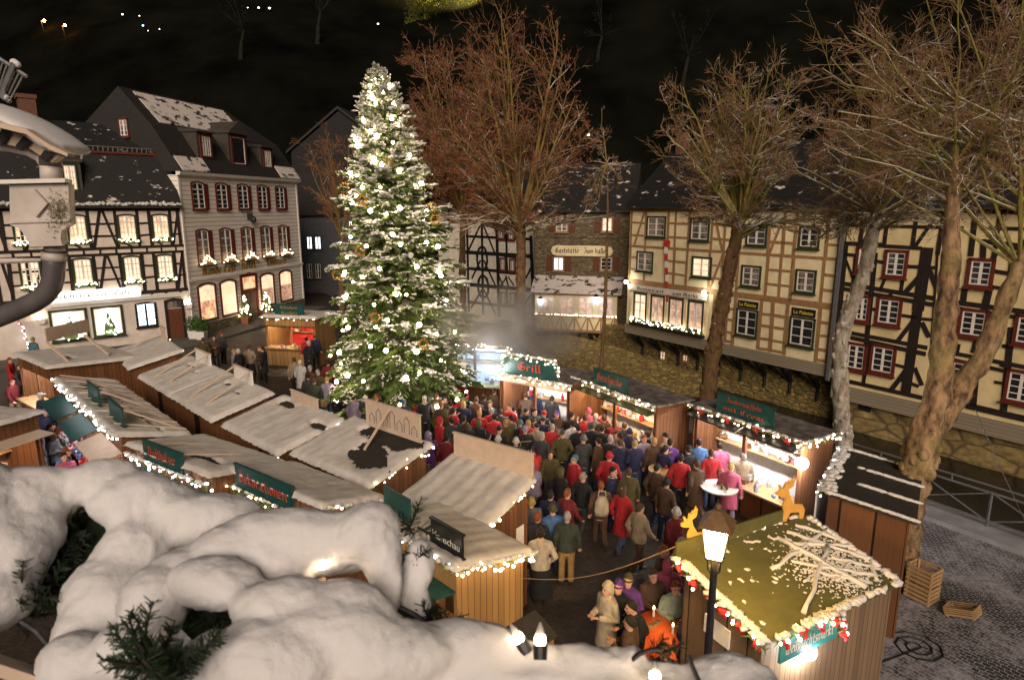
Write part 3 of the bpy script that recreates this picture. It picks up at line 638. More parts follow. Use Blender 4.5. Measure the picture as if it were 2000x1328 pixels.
# two box trees in white tubs beside the brown door, two lit firs at the white house door
def tub(p, lab, tall=False):
    t = thing('potted_tree' if tall else 'potted_bush', lab, 'potted plant', p, 'potted plants at the house doors'); r_ = random.Random(int(p.x * 97)); p = Vector(p)
    mb = MB(); mb.hexa([p + Vector(q) for q in ((-.22,-.22,0),(.22,-.22,0),(.22,.22,0),(-.22,.22,0),(-.28,-.28,.5),(.28,-.28,.5),(.28,.28,.5),(-.28,.28,.5))]); mb.build('pot', M['terracotta' if tall else 'pot_white'], t)
    mb = MB()
    for i in range(420):
        if tall: z = r_.random(); rr = (1 - z) * .42 * math.sqrt(r_.random()) + .02; g = r_.uniform(0, 6.3); c = p + Vector((rr * math.cos(g), rr * math.sin(g), .5 + 1.5 * z))
        else:
            v = Vector((r_.gauss(0, 1), r_.gauss(0, 1), r_.gauss(0, 1))).normalized() * .48 * r_.random() ** .25; c = p + v + Vector((0, 0, .95))
        a = Vector((r_.uniform(-1, 1), r_.uniform(-1, 1), r_.uniform(-1, 1))) * .07; b = Vector((r_.uniform(-1, 1), r_.uniform(-1, 1), r_.uniform(-1, 1))) * .05
        mb.add([c - a, c + b, c + a, c - b], [(0, 1, 2, 3)])
    mb.build('foliage', M['needles' if tall else 'leaf_green'], t)
    if tall:
        bl = MB()
        for i in range(26): z = r_.random(); rr = (1 - z) * .42 + .03; g = r_.uniform(3, 6.3); lump(bl, p + Vector((rr * math.cos(g), rr * math.sin(g), .5 + 1.5 * z)), .04, .04, .04, r_)
        bl.build('lights', M['bulb_small'], t)
tub(L.at(-.15, .12, .7), 'round green bush in white tub beside the brown door, nearer the wall'); tub(L.at(.1, .12, 1.35), 'round green bush in white tub, nearer the kerb')
tub(W.at(4.7, .12, .5), 'small lit fir in pot left of the hotel door', True); tub(W.at(7.3, .12, .5), 'small lit fir in pot right of the hotel door', True)
# ---- grey house in the gap behind the fir
Gy = Fac((-19.5, 62), (1, .12))
gh = thing('grey_house', 'dim grey house in the gap between white house and Christmas tree', 'house', Gy.at(3, 0, 0))
mb = MB(); Gy.box(mb, -2, 9, -.3, 7.5, -7, 0); mb.build('wall', M['slate_grey'], gh)
mb = MB(); Gy.profile(mb, [(.4, 7.4), (-3.5, 11.5), (-7.4, 7.4)], -2, 9); mb.build('roof', M['slate'], gh)
for a0, a1, z0, z1, pn in [(*Gy.m(x0, y1)[:1], Gy.m(x1, y1)[0], Gy.m(x1, y1)[1], Gy.m(x0, y0)[1], pn) for x0, y0, x1, y1, pn in ((599, 461, 612, 488, 'win_cool'), (615, 461, 629, 488, 'win_cool'), (599, 514, 612, 545, 'glass_dark'), (616, 514, 629, 545, 'glass_dark'))]:
    window(Gy, gh, a0, a1, z0, z1, 'metal_dark', pn, 2, 2, .07)
Gz = Fac((-24, 78), (1, -.1)); g2 = thing('hill_house', 'barely lit gabled house on the slope behind the white house', 'house', Gz.at(5, 0, 0))
mb = MB(); Gz.box(mb, -2, 10, 3, 14.5, -6, 0); Gz.poly(mb, [(-2, 14.5), (10, 14.5), (4, 19)], -6, 0); mb.build('wall', M['timber_black'], g2)  # black wall colour stands in for the darkness on this dim house
mb = MB(); Gz.poly(mb, [(-2.5, 14.3), (4, 19.2), (10.5, 14.3), (10.5, 14.6), (4, 19.5), (-2.5, 14.6)], -6.3, .3); mb.build('roof', M['slate'], g2)
window(Gz, g2, 5.4, 7.0, 15.3, 16.6, 'wood_raw', 'win_cream', 1, 1, .07)

# ---- cream houses across the river
Rw = Fac((19.4, 25.3), (.693, -1)); r_ = random.Random(9)
def wallhouse(name, lab, a0, a1, z0, z1, plaster, fr):
    t = thing(name, lab, 'house', Rw.at((a0 + a1) / 2, z0, -3))
    mb = MB(); Rw.box(mb, a0, a1, z0, z1, -7, 0); mb.build('wall', M[plaster], t)
    mb = MB(); Rw.profile(mb, [(.5, z1 - .05), (.5, z1 + .08), (-3.6, z1 + 3.6), (-7.6, z1 - .05)], a0 - .02, a1 + .02); mb.build('roof', M['slate_patchy'], t)
    return t
rw = wallhouse('cream_house', 'pale cream house with light brown timbers and a lit white shop band over the river', -20.6, -6.5, .55, 8.2, 'plaster_cream', 0)
tb = MB()
def RB(a0, z0, a1, z1, wd): Rw.beam(tb, a0, z0, a1, z1, wd, .028 + .0004 * (len(tb.f) % 11))
for z, wd in ((8.0, .2), (5.72, .16), (5.62, .0), (3.42, .3)):
    if wd: RB(-20.6, z, -6.5, z, wd)
for a in (-20.45, -19.2, -17.35, -16.75, -15.75, -14.1, -13.2, -12.2, -10.4, -9.6, -8.95, -7.3, -6.65):
    RB(a, 5.75, a, 8.0, .16); RB(a, 3.45, a, 5.7, .16)
for z in (6.4, 7.2, 4.2, 4.95):
    for b0, b1 in ((-20.4, -19.2), (-17.3, -15.75), (-14.0, -12.2), (-10.4, -8.95), (-7.3, -6.6)): RB(b0, z, b1, z, .12)
for b0, c0, b1, c1 in ((-20.1, 5.8, -19.3, 8), (-14.0, 7.9, -13.3, 5.8), (-12.9, 5.8, -12.3, 7.9), (-14.0, 3.5, -13.2, 5.6), (-10.3, 5.8, -9.6, 7.9)): RB(b0, c0, b1, c1, .13)
for a in (-13.6, -12.75, -12.2, -10.55, -9.85, -9.0, -7.25, -6.65): RB(a, .6, a, 3.4, .2)
for z in (.7, 1.25, 1.95, 2.6):
    for b0, b1 in ((-13.6, -12.75), (-12.75, -12.2), (-10.5, -9.85), (-9.85, -9.0), (-7.25, -6.65)): RB(b0, z, b1, z, .14)
tb.build('timber_frame', M['timber_brown'], rw)
for q, pn in (((1265,422,1300,465), 'glass_dim'), ((1350,425,1385,472), 'glass_dim'), ((1460,437,1497,482), 'glass_dark'), ((1563,442,1600,487), 'glass_dark'), ((1245,490,1275,533), 'glass_dim'), ((1353,500,1389,545), 'win_cream'), ((1450,517,1485,563), 'glass_dim'), ((1556,525,1592,575), 'glass_dim')):
    wpx(Rw, rw, *q, casing='dark_green', pane=pn, nx=2, ny=3, cw=.1)
for a0, a1 in ((-12.05, -10.7), (-8.82, -7.45)):
    window(Rw, rw, a0, a1, 1.2, 2.72, 'dark_green', 'glass_dark', 2, 3, .09)
    mb = MB(); Rw.box(mb, a0 + .05, a1 - .05, 2.76, 3.16, 0, .05); sg = mb.build('name_board', M['sign_black'], rw); plain_text('La Palette', Rw.at((a0 + a1) / 2, 2.87, .05), Rw.d, (0, 0, 1), Rw.n, 1.05, 'yellow_text', sg)
for k in range(4): a = -19.95 + 1.5 * k; window(Rw, rw, a, a + 1.15, .95, 2.75, 'dark_green', 'win_red' if k else 'win_cream', 2, 3, .1, half=True)
for k in range(5): mb = MB(); a = -20.25 + 1.5 * k; Rw.box(mb, a, a + .2, .8, 2.85, 0, .1); mb.build('pilaster', M['plaster_cream'], rw)
sb = MB(); Rw.box(sb, -20.4, -14.0, 2.88, 3.24, .06, .2); sb_ = sb.build('shop_band', M['plaster_white'], loc=Rw.at(-17.2, 3, .1)); tag(sb_, 'white sign band with dark lettering above the lit shop windows over the river', 'sign')
mb = MB(); write(mb, 'Restaurant', Rw.at(-18.4, 2.96, .2), Rw.d, (0, 0, 1), Rw.n, 2.3, .2); write(mb, 'zum Markt', Rw.at(-15.6, 2.96, .2), Rw.d, (0, 0, 1), Rw.n, 2.0, .2); mb.build('lettering', M['metal_dark'], sb_)
for k, a in enumerate((-20.35, -14.05)):
    s = thing('shop_lamp', ['bright white lamp at the left end of the shop band', 'bright white lamp at the right end of the shop band'][k], 'lamp', Rw.at(a, 3.3, .3), 'lamps on the shop band')
    mb = MB(); mb.ball(Rw.at(a, 3.38, .42), .11, 8, 6); mb.build('bulb', glow('shop_bulb', (1, .95, .82), 75) if k == 0 else bpy.data.materials['shop_bulb'], s); mb = MB(); Rw.box(mb, a - .03, a + .03, 3.3, 3.36, .0, .4); mb.build('bracket', M['metal_dark'], s)
bx = thing('flower_box', 'long fir filled window box with fairy lights under the lit shop windows', 'window box', Rw.at(-17.2, .8, .2)); mb = MB(); fl = MB(); bl = MB(); Rw.box(mb, -20.1, -14.1, .62, .8, .06, .26)
for i in range(500): c = Rw.at(r_.uniform(-20.1, -14.1), .8 + r_.random() * .22, .16 + r_.uniform(-.12, .12)); a = Vector((r_.uniform(-1, 1), r_.uniform(-1, 1), r_.uniform(-.4, 1))) * .1; b = a.orthogonal().normalized() * .025; fl.add([c - a, c + b, c + a, c - b], [(0, 1, 2, 3)])
for i in range(70): lump(bl, Rw.at(r_.uniform(-20.1, -14.1), .84 + r_.random() * .3, .28), .03, .03, .03, r_)
mb.build('box', M['timber_dark'], bx); fl.build('foliage', M['leaf_green'], bx); bl.build('lights', M['bulb_small'], bx)
bn = MB(); a, z = -17.55, 6.2
for k in range(9): bn.mat(k % 2); Rw.box(bn, a + .05 * k, a + .05 * k + (.5 if k == 0 else .3 - .015 * k), z - .42 * (k + 1) + .02, z - .42 * k, .1, .12)
b_ = bn.build('banner', [M['red_cloth'], M['white_paint']], loc=Rw.at(a, z, .1)); tag(b_, 'narrow red and white banner hanging down the cream house front', 'banner')
mb = MB(); Rw.box(mb, -20.7, -6.45, -.06, .55, -.7, .05); mb.build('jetty_boards', M['grey_wood'], rw)
mb = MB(); Rw.box(mb, -6.58, -6.42, -.2, 8.1, .06, .2); mb.build('downpipe', M['metal'], rw)
def struts(t, f, a0, a1, step, zt, set_, mat='timber_black', depth=.95):
    mb = MB(); k = 0; a = a0
    while a <= a1:
        mb.bar(f.at(a, zt - .06, .0), f.at(a + .35, zt - depth, -set_), .16, .16); mb.bar(f.at(a + .7, zt - .06, .0), f.at(a + .35, zt - depth, -set_), .16, .16); mb.bar(f.at(a + .35, zt - depth, -set_ + .02), f.at(a + .35, zt - depth - .7, -set_ + .02), .15, .12)
        mb.bar(f.at(a, zt - .1, .0), f.at(a, zt - .1, -set_), .16, .18); a += step
    mb.build('braces', M[mat], t)
struts(rw, Rw, -20.3, -7.2, 1.55, -.06, 1.0)
mb = MB(); Rw.box(mb, -7.6, -7.0, 10, 13.2, -4.2, -3.5); mb.build('chimney', M['brick'], rw); mb = MB(); Rw.box(mb, -20.0, -19.4, 9.6, 12.9, -3.9, -3.3); mb.build('chimney', M['brick'], rw)
# river wall under the houses
rv = MB(); Rw.box(rv, -44, -6.2, -3, -.07, -3, -1.0); v_ = rv.build('river_wall', M['rubble'], loc=Rw.at(-20, -3, -1)); tag(v_, 'rough yellow rubble river wall under the cream house', 'wall')
rv = MB(); Rw.box(rv, -6.2, 12, -3, -1.0, -3, -.25); v_ = rv.build('river_wall', M['ashlar'], loc=Rw.at(2, -3, -.3)); tag(v_, 'smooth ochre river wall under the black timbered house', 'wall')
for k, (x0, y0, x1, y1) in enumerate(((1290, 683, 1301, 705), (1334, 690, 1345, 708))):
    a0, z1 = Rw.m(x0, y0, -1); a1, z0 = Rw.m(x1, y1, -1); window(Rw, rw, a0, a1, z0, z1, 'timber_brown', 'win_cream', 2, 2, .06, off=-.99)
# ---- black timbered house at the right
rb = wallhouse('black_timbered_house', 'ochre house with heavy black timbers and red windows at the right edge', -6.35, 12, -.3, 8.2, 'plaster_ochre', 0)
tb = MB(); segs = K(1600, 380, [(250,480,1000,520,.16),(250,585,400,595,.16),(560,650,640,660,.16),(850,700,1160,722,.16),(240,865,1130,1015,.18),(240,925,1130,1078,.18),(1340,1048,2300,1190,.18),(1340,1108,2300,1255,.18),(200,1045,330,1060,.14),(500,1110,590,1125,.14),(790,1180,960,1200,.14),(1000,1210,1110,1225,.14),
 (262,460,150,1700,.26),(360,590,330,960,.18),(555,570,440,1700,.2),(640,820,600,940,.14),(815,830,800,960,.14),(700,960,690,1000,.14),(1062,520,960,1130,.42),(1160,560,1090,1500,.1),(1430,900,1400,1060,.2),(1670,900,1520,1550,.24),(1900,560,1850,980,.2),(1040,740,830,970,.2),(1080,740,1140,910,.18),(265,640,350,860,.12),(210,1130,240,1240,.12),(1720,750,1860,770,.16),(1680,900,1880,930,.16),(1600,440,1600,640,.2),(1600,460,2300,540,.18),(1740,560,1690,640,.18)]) + \
 K(1600, 600, [(965,-40,845,860,.42),(940,110,760,335,.2),(1000,150,1075,290,.18),(890,560,690,815,.2),(935,590,1010,760,.18),(320,250,1050,400,.17),(310,300,1040,460,.17),(1280,445,2300,640,.18),(1280,510,2300,720,.18),(270,720,1010,885,.22),(1430,960,2300,1160,.24),(540,100,600,120,.14),(740,560,860,590,.14),(800,710,980,770,.14),(500,330,430,760,.16),(740,420,690,700,.14),(1640,190,1700,215,.14),(1780,380,1900,395,.14),(1760,560,1840,575,.14),(1720,730,1800,745,.14),(1880,200,1800,1000,.2),(1570,300,1500,960,.22),(1350,350,1330,470,.2)])
for x0, y0, x1, y1, wd in segs:
    a0, z0 = Rw.m(x0, y0); a1, z1 = Rw.m(x1, y1); a1 = min(a1, 11.8)
    Rw.beam(tb, a0, z0, a1, z1, wd, .028 + .0004 * (len(tb.f) % 11))
for z_, a0_, a1_ in ((7.35, -6.3, -1.6), (6.55, -6.3, -4.6), (7.35, -.9, 3), (6.6, .2, 3)): Rw.beam(tb, a0_, z_, a1_, z_, .14, .031)
for a_ in (-5.7, -4.6, -3.4, -2.4, -1.2, -.4, .9, 2.1): Rw.beam(tb, a_, 6.2 if a_ not in (-3.4, -4.6) else 6.45, a_, 8.0, .17, .033)
for a0_, z0_, a1_, z1_ in ((-3.3, 6.5, -2.6, 7.9), (-5.6, 6.4, -5.0, 7.9), (1.0, 6.3, 1.9, 7.9)): Rw.beam(tb, a0_, z0_, a1_, z1_, .15, .027)
for a in (3.2, 5, 7, 9, 11):
    Rw.beam(tb, a, -.2, a, 8.1, .22, .035)
Rw.beam(tb, -6.35, 8.02, 12, 8.02, .2, .034); tb.build('timber_frame', M['timber_dark'], rb)
for q in ((1730,487,1770,545), (1715,578,1758,640), (1703,670,1746,736), (1655,666,1690,728), (1675,480,1688,536), (1672,575,1697,632), (1893,503,1938,565), (1876,600,1926,664), (1858,700,1902,770), (1985,612,2035,680), (1968,718,2020,795)): wpx(Rw, rb, *q, casing='red_paint', pane='glass_dark', nx=2, ny=4, cw=.13)
for a_ in (3.7, 5.6, 7.6, 9.7):
    for z_ in (.6, 2.9, 5.1): window(Rw, rb, a_, a_ + 1.0, z_, z_ + 1.25, 'red_paint', 'glass_dark', 2, 4, .13)
mb = MB(); Rw.box(mb, -6.3, 12, -1.0, -.3, -.3, .08); mb.build('stone_band', M['grey_wood'], rb)
for q in ((1678, 780, 1700, 806), (1776, 803, 1800, 812), (1884, 828, 1896, 842), (1958, 842, 1999, 856)):
    a0, z1 = Rw.m(q[0], q[1], -.24); a1, z0 = Rw.m(q[2], q[3], -.24); mb = MB(); Rw.box(mb, a0, a1, z0, z1, -.27, -.235); mb.build('cellar_opening', M['glass_dark'], rb)
# ---- stone inn with the bay window
S = Fac((1.7, 48), (2.3, -.6))
st = thing('stone_inn', 'brown stone inn with a lit bay window and long cream sign', 'house', S.at(3.4, -1, 0))
mb = MB(); S.box(mb, 0, 7.2, -.9, 7.9, -7, 0); mb.build('wall', M['stone_dark'], st)
mb = MB(); S.profile(mb, [(.45, 7.8), (.45, 7.95), (-3.5, 11.4), (-7.3, 7.8)], -.1, 7.3); mb.build('roof', M['slate_patchy'], st)
mb = MB(); S.box(mb, -.05, 7.2, 6.0, 6.16, 0, .08); mb.build('string_course', M['stone_dark'], st)
for x0, y0, x1, y1, pn in ((1085, 424, 1110, 454, 'glass_dim'), (1175, 424, 1197, 454, 'win_cream'), (1080, 501, 1102, 530, 'win_cool'), (1172, 501, 1196, 530, 'glass_dark')):
    a0, z1 = S.m(x0, y0); a1, z0 = S.m(x1, y1); window(S, st, a0, a1, z0, z1, 'timber_brown', pn, 2, 3, .08, 0, ('brown_paint', [(a0 - .5, a0 - .04), (a1 + .04, a1 + .5)]))
a0, z1 = S.m(1080, 481); a1, z0 = S.m(1194, 500); zc = 5.05
sg = MB(); S.poly(sg, [(a0, zc - .28), (a0 - .12, zc), (a0, zc + .28), (a0 + .3, zc + .38), (a1 - .3, zc + .38), (a1, zc + .28), (a1 + .12, zc), (a1, zc - .28), (a1 - .3, zc - .38), (a0 + .3, zc - .38)], .08, .16); sg_ = sg.build('inn_sign', M['plaster_cream'], loc=S.at((a0 + a1) / 2, zc, .1)); tag(sg_, 'long cream sign with dark Gothic letters on the stone inn', 'sign')
mb = MB(); write(mb, 'Gaststätte', S.at(a0 + 1.1, zc - .15, .16), S.d, (0, 0, 1), S.n, 1.75, .38); write(mb, 'Zum Haller', S.at(a1 - 1.1, zc - .15, .16), S.d, (0, 0, 1), S.n, 1.75, .38); mb.build('lettering', M['timber_dark'], sg_)
b0, b1, bo = .3, 6.3, 1.1; zt, zm, zb = 2.05, .35, -.75
mb = MB(); S.box(mb, b0, b1, zb, zt, 0, bo); bay = mb.build('bay', M['plaster_cream'], st)
mb = MB(); S.profile(mb, [(bo + .25, zt), (bo + .25, zt + .1), (.0, zt + 1.15), (.0, zt)], b0 - .3, b1 + .3); mb.build('bay_roof', M['slate_snowy'], bay)
Sb = Fac(tuple(S.at(0, 0, bo))[:2], tuple(S.d)[:2])
for k in range(4): a = b0 + .35 + 1.42 * k; window(Sb, bay, a, a + 1.15, zm + .1, zt - .2, 'white_paint', 'win_red', 2, 3, .10, sill=False)
tb = MB()
for k in range(7): a = b0 + .05 + .97 * k; Sb.beam(tb, a, zb, a, zm, .1); Sb.beam(tb, a + .08, zm - .1, a + .46, zb + .1, .09, .025); Sb.beam(tb, a + .86, zm - .1, a + .5, zb + .1, .09, .022)
Sb.beam(tb, b0, zm, b1, zm, .16, .04); Sb.beam(tb, b0, zb + .06, b1, zb + .06, .2, .045); Sb.beam(tb, b0, zt - .1, b1, zt - .1, .16, .04); tb.build('timber_frame', M['timber_brown'], bay)
bl = MB()
for i in range(60): lump(bl, Sb.at(r_.uniform(b0, b1), zm + .1, .08), .03, .03, .03, r_)
bl.build('lights', M['bulb_small'], bay); struts(st, Sb, b0 + .1, b1 - .8, 1.3, zb, 1.1)
for k, (px, py) in enumerate(((1057, 588), (1165, 584))):
    a, z = Sb.m(px, py); s = thing('inn_lantern', ['white glowing lantern at the left corner of the bay window', 'white glowing lantern before the right half of the bay window'][k], 'lantern', Sb.at(a, z, .3), 'lanterns on the stone inn')
    c = Sb.at(a, z, .3); mb = MB(); mb.loft([(c.x, c.y, z - .25, .12, .12), (c.x, c.y, z + .2, .2, .2)], 6); mb.build('glass', M['lamp_white'], s); mb = MB(); mb.loft([(c.x, c.y, z + .2, .24, .24), (c.x, c.y, z + .42, .03, .03)], 6); mb.bar(Sb.at(a, z + .3, 0), Sb.at(a, z + .3, .3), .03, .03); mb.build('hood', M['metal_dark'], s)
rv = MB(); S.box(rv, -.6, 8.2, -3, -.9, -3, .12); v_ = rv.build('river_wall', M['rubble'], loc=S.at(4, -3, 0)); tag(v_, 'rough yellow river wall with braces under the stone inn', 'wall')
gb = MB(); gb.add([Rw.at(-34, -1.0, 1.0), Rw.at(-22, -1.1, .2), Rw.at(-13, -1.9, -.6), Rw.at(-13, -2.55, 1.6), Rw.at(-22, -2.55, 5.0), Rw.at(-34, -2.55, 7.0)], [(0, 1, 4, 5), (1, 2, 3, 4)]); tag(gb.build('river_bank', M['rubble']), kind='structure')
# ---- white house with ornamental black timbers
B = Fac((1.6, 51.3), (1.39, -1))
bh = thing('ornate_timbered_house', 'white house with ornamental black timber rings and crosses behind the big tree trunk', 'house', B.at(-4, -1, 0))
mb = MB(); B.box(mb, -10, .1, -1.5, 8.0, -7, 0); mb.build('wall', M['plaster_white'], bh)
mb = MB(); B.profile(mb, [(.4, 7.9), (.4, 8.03), (-3.6, 12.0), (-7.4, 7.9)], -10, .2); mb.build('roof', M['slate_patchy'], bh)
tb = MB(); segs = K(850, 380, [(90,255,800,300,.26),(300,405,950,440,.2),(290,560,950,605,.3),(270,715,800,760,.24),(920,630,940,640,.1),(340,880,950,930,.3),(330,1045,800,1100,.24),(455,170,470,1180,.22),(310,280,330,1150,.22),(595,170,625,1190,.26),(690,170,700,590,.18),(935,400,960,1250,.26),
 (440,300,330,540,.16),(470,300,590,585,.16),(445,640,360,820,.16),(475,640,590,890,.16),(455,930,350,1110,.16),(475,930,600,1180,.16),(310,270,420,230,.14),(420,230,450,190,.14),(455,185,500,265,.14),(620,790,660,890,.12),(700,800,640,890,.12),(710,800,770,890,.12),(130,150,140,340,.2),(690,790,715,900,.14),(940,700,880,820,.14),(930,980,880,1060,.14),(620,590,790,610,.2),(620,760,790,775,.2),(690,600,700,760,.3),(700,310,690,460,.24),(700,930,705,1080,.24)])
for x0, y0, x1, y1, wd in segs:
    a0, z0 = B.m(x0, y0); a1, z1 = B.m(x1, y1); B.beam(tb, a0, z0, a1, z1, wd, .03 + .0005 * (len(tb.f) % 9))
for px, py, ra, rz in ((942, 505, .55, 1.0), (944, 560, .55, .95)):
    a, z = B.m(px, py)
    for k in range(20): t0, t1 = 2 * math.pi * k / 20, 2 * math.pi * (k + 1) / 20; B.beam(tb, a + ra * math.cos(t0), z + rz * math.sin(t0), a + ra * math.cos(t1), z + rz * math.sin(t1), .2, .05 + .001 * (k % 2))
tb.build('timber_frame', M['timber_black'], bh); rv = MB(); B.box(rv, -10, .3, -3, -1.5, -3, .1); tag(rv.build('river_wall', M['stone_dark'], loc=B.at(-5, -3, 0)), 'grey brown river wall under the ornate timbered house', 'wall')
for x0, y0, x1, y1 in ((972, 440, 987, 468), (992, 442, 1006, 470), (976, 503, 989, 530), (995, 505, 1008, 532), (978, 569, 990, 596), (996, 570, 1008, 597)): wpx(B, bh, x0, y0, x1, y1, casing='red_paint', pane='glass_dark', nx=2, ny=4, cw=.14)

# ================================================================== TREES
# ---- the Christmas tree
FB = Vector((-4.0, 24.0, 0)); FT = PY(736, 128, 24.3)
def firR(t): return 3.1 * (1 - t) ** .70 * (1 - .6 * math.exp(-(1 - t) / .05)) + .03
def fir():
    r_ = random.Random(11); top = FT.z
    t = thing('christmas_tree', 'tall snowy Christmas fir full of white lights in the middle of the square', 'tree', FB)
    axis = lambda z: FB + (FT - FB) * (z / top)
    tk = MB(); tk.tube([axis(top * k / 12) for k in range(13)], [.26 * (1 - k / 12.5) + .012 for k in range(13)], 8); tk.build('trunk', M['bark_fir'], t, True)
    nd = MB(); snw = MB(); br = MB(); tips = []
    def spray(p, d, L, snowy, wide=.42):
        t_ = p.z / top; L *= 1.08 - .5 * t_ * t_; fro = 1 if r_.random() < (.03 + .85 * t_ ** 1.7) * (1.3 if snowy else .7) else 0
        d = d.normalized(); sd = d.cross(Vector((0, 0, 1))).normalized(); up = sd.cross(d)
        for k in range(9):
            f = k / 8; o = p + d * (L * f * .75)
            for s_ in ((-1, 1) if k < 8 else (0,)):
                e = d * (.5 + .3 * f) + sd * (s_ * (1 - f * .4)) + up * r_.uniform(-.35, .12)
                l_ = L * wide * (1 - .55 * f) * r_.uniform(.7, 1.2); e = e.normalized() * l_; q = up * (.035) + sd * .012 + d * .02
                nd.mat(fro).add([o - q * .6, o + q, o + e * .6 + q * .8, o + e, o + e * .5 - q], [(0, 1, 2, 3, 4)])
        if snowy:
            for k in range(6): 
                f = r_.uniform(.05, .95); o = p + d * (L * f) + sd * r_.uniform(-.13, .13) * (1 - f * .5); lump(snw, o + up * .04, L * r_.uniform(.06, .13), r_.uniform(.022, .045), r_.uniform(.016, .032), r_, math.atan2(d.y, d.x), .35)
    z = 1.35
    while z < top - .25:
        t_ = (z - 1.35) / (top - 1.35); Rm = firR(t_)
        if t_ < .08: Rm *= .88 + 1.5 * t_
        n = int(7 + 4 * (1 - t_)); a0 = r_.uniform(0, 6.28)
        for k in range(n):
            a = a0 + 6.283 * k / n + r_.uniform(-.25, .25); L_ = Rm * r_.choice((.6, .8, .93, 1.0, 1.1)) * r_.uniform(.9, 1.08)
            o = axis(z + r_.uniform(-.14, .14)); dh = Vector((math.cos(a), math.sin(a), 0)); rise = .06 + .65 * t_
            pts = []
            for j in range(7):
                f = j / 6; dz = L_ * (rise * f - (.62 - .35 * t_) * f * f + .22 * f ** 4); pts.append(o + dh * (L_ * f) + Vector((0, 0, dz)))
            br.tube(pts, [.03 * (1 - f / 7) * (1 - t_ * .6) + .006 for f in range(7)], 4, False)
            m_ = max(3, int(L_ / .2))
            for j in range(m_):
                f = .18 + .82 * (j + r_.random() * .6) / m_
                i = min(5, int(f * 6)); p = pts[i].lerp(pts[i + 1], f * 6 - i); d = (pts[i + 1] - pts[i]).normalized(); sd = d.cross(Vector((0, 0, 1))).normalized()
                snowy = f > .5 and r_.random() < (.13 + .85 * t_)
                for s_ in (-1, 1):
                    dd = d * .75 + sd * s_ * r_.uniform(.5, 1.0) + Vector((0, 0, r_.uniform(-.75, .1))); spray(p, dd, (.34 + .34 * L_ * (1 - f) * .8) * r_.uniform(.8, 1.2), snowy and r_.random() < .75)
            spray(pts[5], pts[6] - pts[5], .42, r_.random() < .75); tips.append((z, a, pts[6]))
            if r_.random() < .55 and L_ > .7:                                   # a heavy pillow of snow lying on the branch
                f = r_.uniform(.6, .9); i = min(5, int(f * 6)); p = pts[i].lerp(pts[i + 1], f * 6 - i)
                for q in range(10): lump(snw, p + dh * r_.uniform(-.3, .3) + Vector((r_.uniform(-.2, .2), r_.uniform(-.2, .2), .07 + r_.uniform(-.03, .05))), r_.uniform(.07, .17), r_.uniform(.05, .1), r_.uniform(.03, .06), r_, a, .4)
        z += .225 - .06 * t_
    for k in range(9): a = k * 2.4; spray(axis(top - .75 + .04 * k), Vector((math.cos(a) * .5, math.sin(a) * .5, .9)), .5, True, .3)
    spray(axis(top - .5), Vector((0, 0, 1)) + Vector((.05, .03, 0)), 1.1, True, .22)
    br.build('branches', M['bark_fir'], t); nd.build('foliage', [M['needles'], M['needles_frost']], t); snw.build('snow', M['snow'], t, True)
    return t, axis, top
FIR, axis, ftop = fir()
# light chains hanging down the fir: each chain a thing, each bulb a part of it
_b = MB(); _b.ball((0, 0, 0), .07, 7, 5); BULB = _b.mesh('bulb'); BULB.materials.append(M['bulb'])
_b = MB(); _b.ball((0, 0, 0), .026, 5, 4); BULBS = _b.mesh('bulb_small'); BULBS.materials.append(M['bulb_small'])
BULBW = BULBS.copy(); BULBW.materials.clear(); BULBW.materials.append(M['bulb_white'])
BR = random.Random(90)
def bulb(par, p, me=None):
    o = bpy.data.objects.new('bulb', me or BULB); COL.objects.link(o); o.parent = par; o.location = Vector(p) - wl(par); s_ = BR.uniform(.65, 1.25); o.scale = (s_, s_, s_); return o
names = ['far left edge', 'left flank', 'left of centre', 'middle, left one', 'middle, right one', 'right of centre', 'right flank', 'far right edge', 'hidden back left', 'hidden back right']
r_ = random.Random(21)
for k, a in enumerate((182, 205, 228, 251, 274, 297, 320, 345, 150, 40)):
    t = thing('light_chain', 'chain of white bulbs hanging down the Christmas tree, ' + names[k], 'light chain', FB + Vector((0, 0, 1)), 'light chains on the Christmas tree'); wire = []; z = ftop - .45 - .25 * (k % 3)
    while z > 1.5 + .4 * (k % 2):
        t_ = (z - 1.35) / (ftop - 1.35); rr = firR(t_) * r_.uniform(.8, 1.0); g = R(a + r_.uniform(-9, 9)); p = axis(z) + Vector((math.cos(g) * rr, math.sin(g) * rr, -.28 * rr * (1 - t_)))
        bulb(t, p); wire.append(p); z -= r_.uniform(.62, 1.2) if k < 8 else 1.3
    mb = MB(); mb.tube([p + Vector((0, 0, .05)) for p in wire], .008, 3, False); mb.build('wire', M['dark_green'], t)
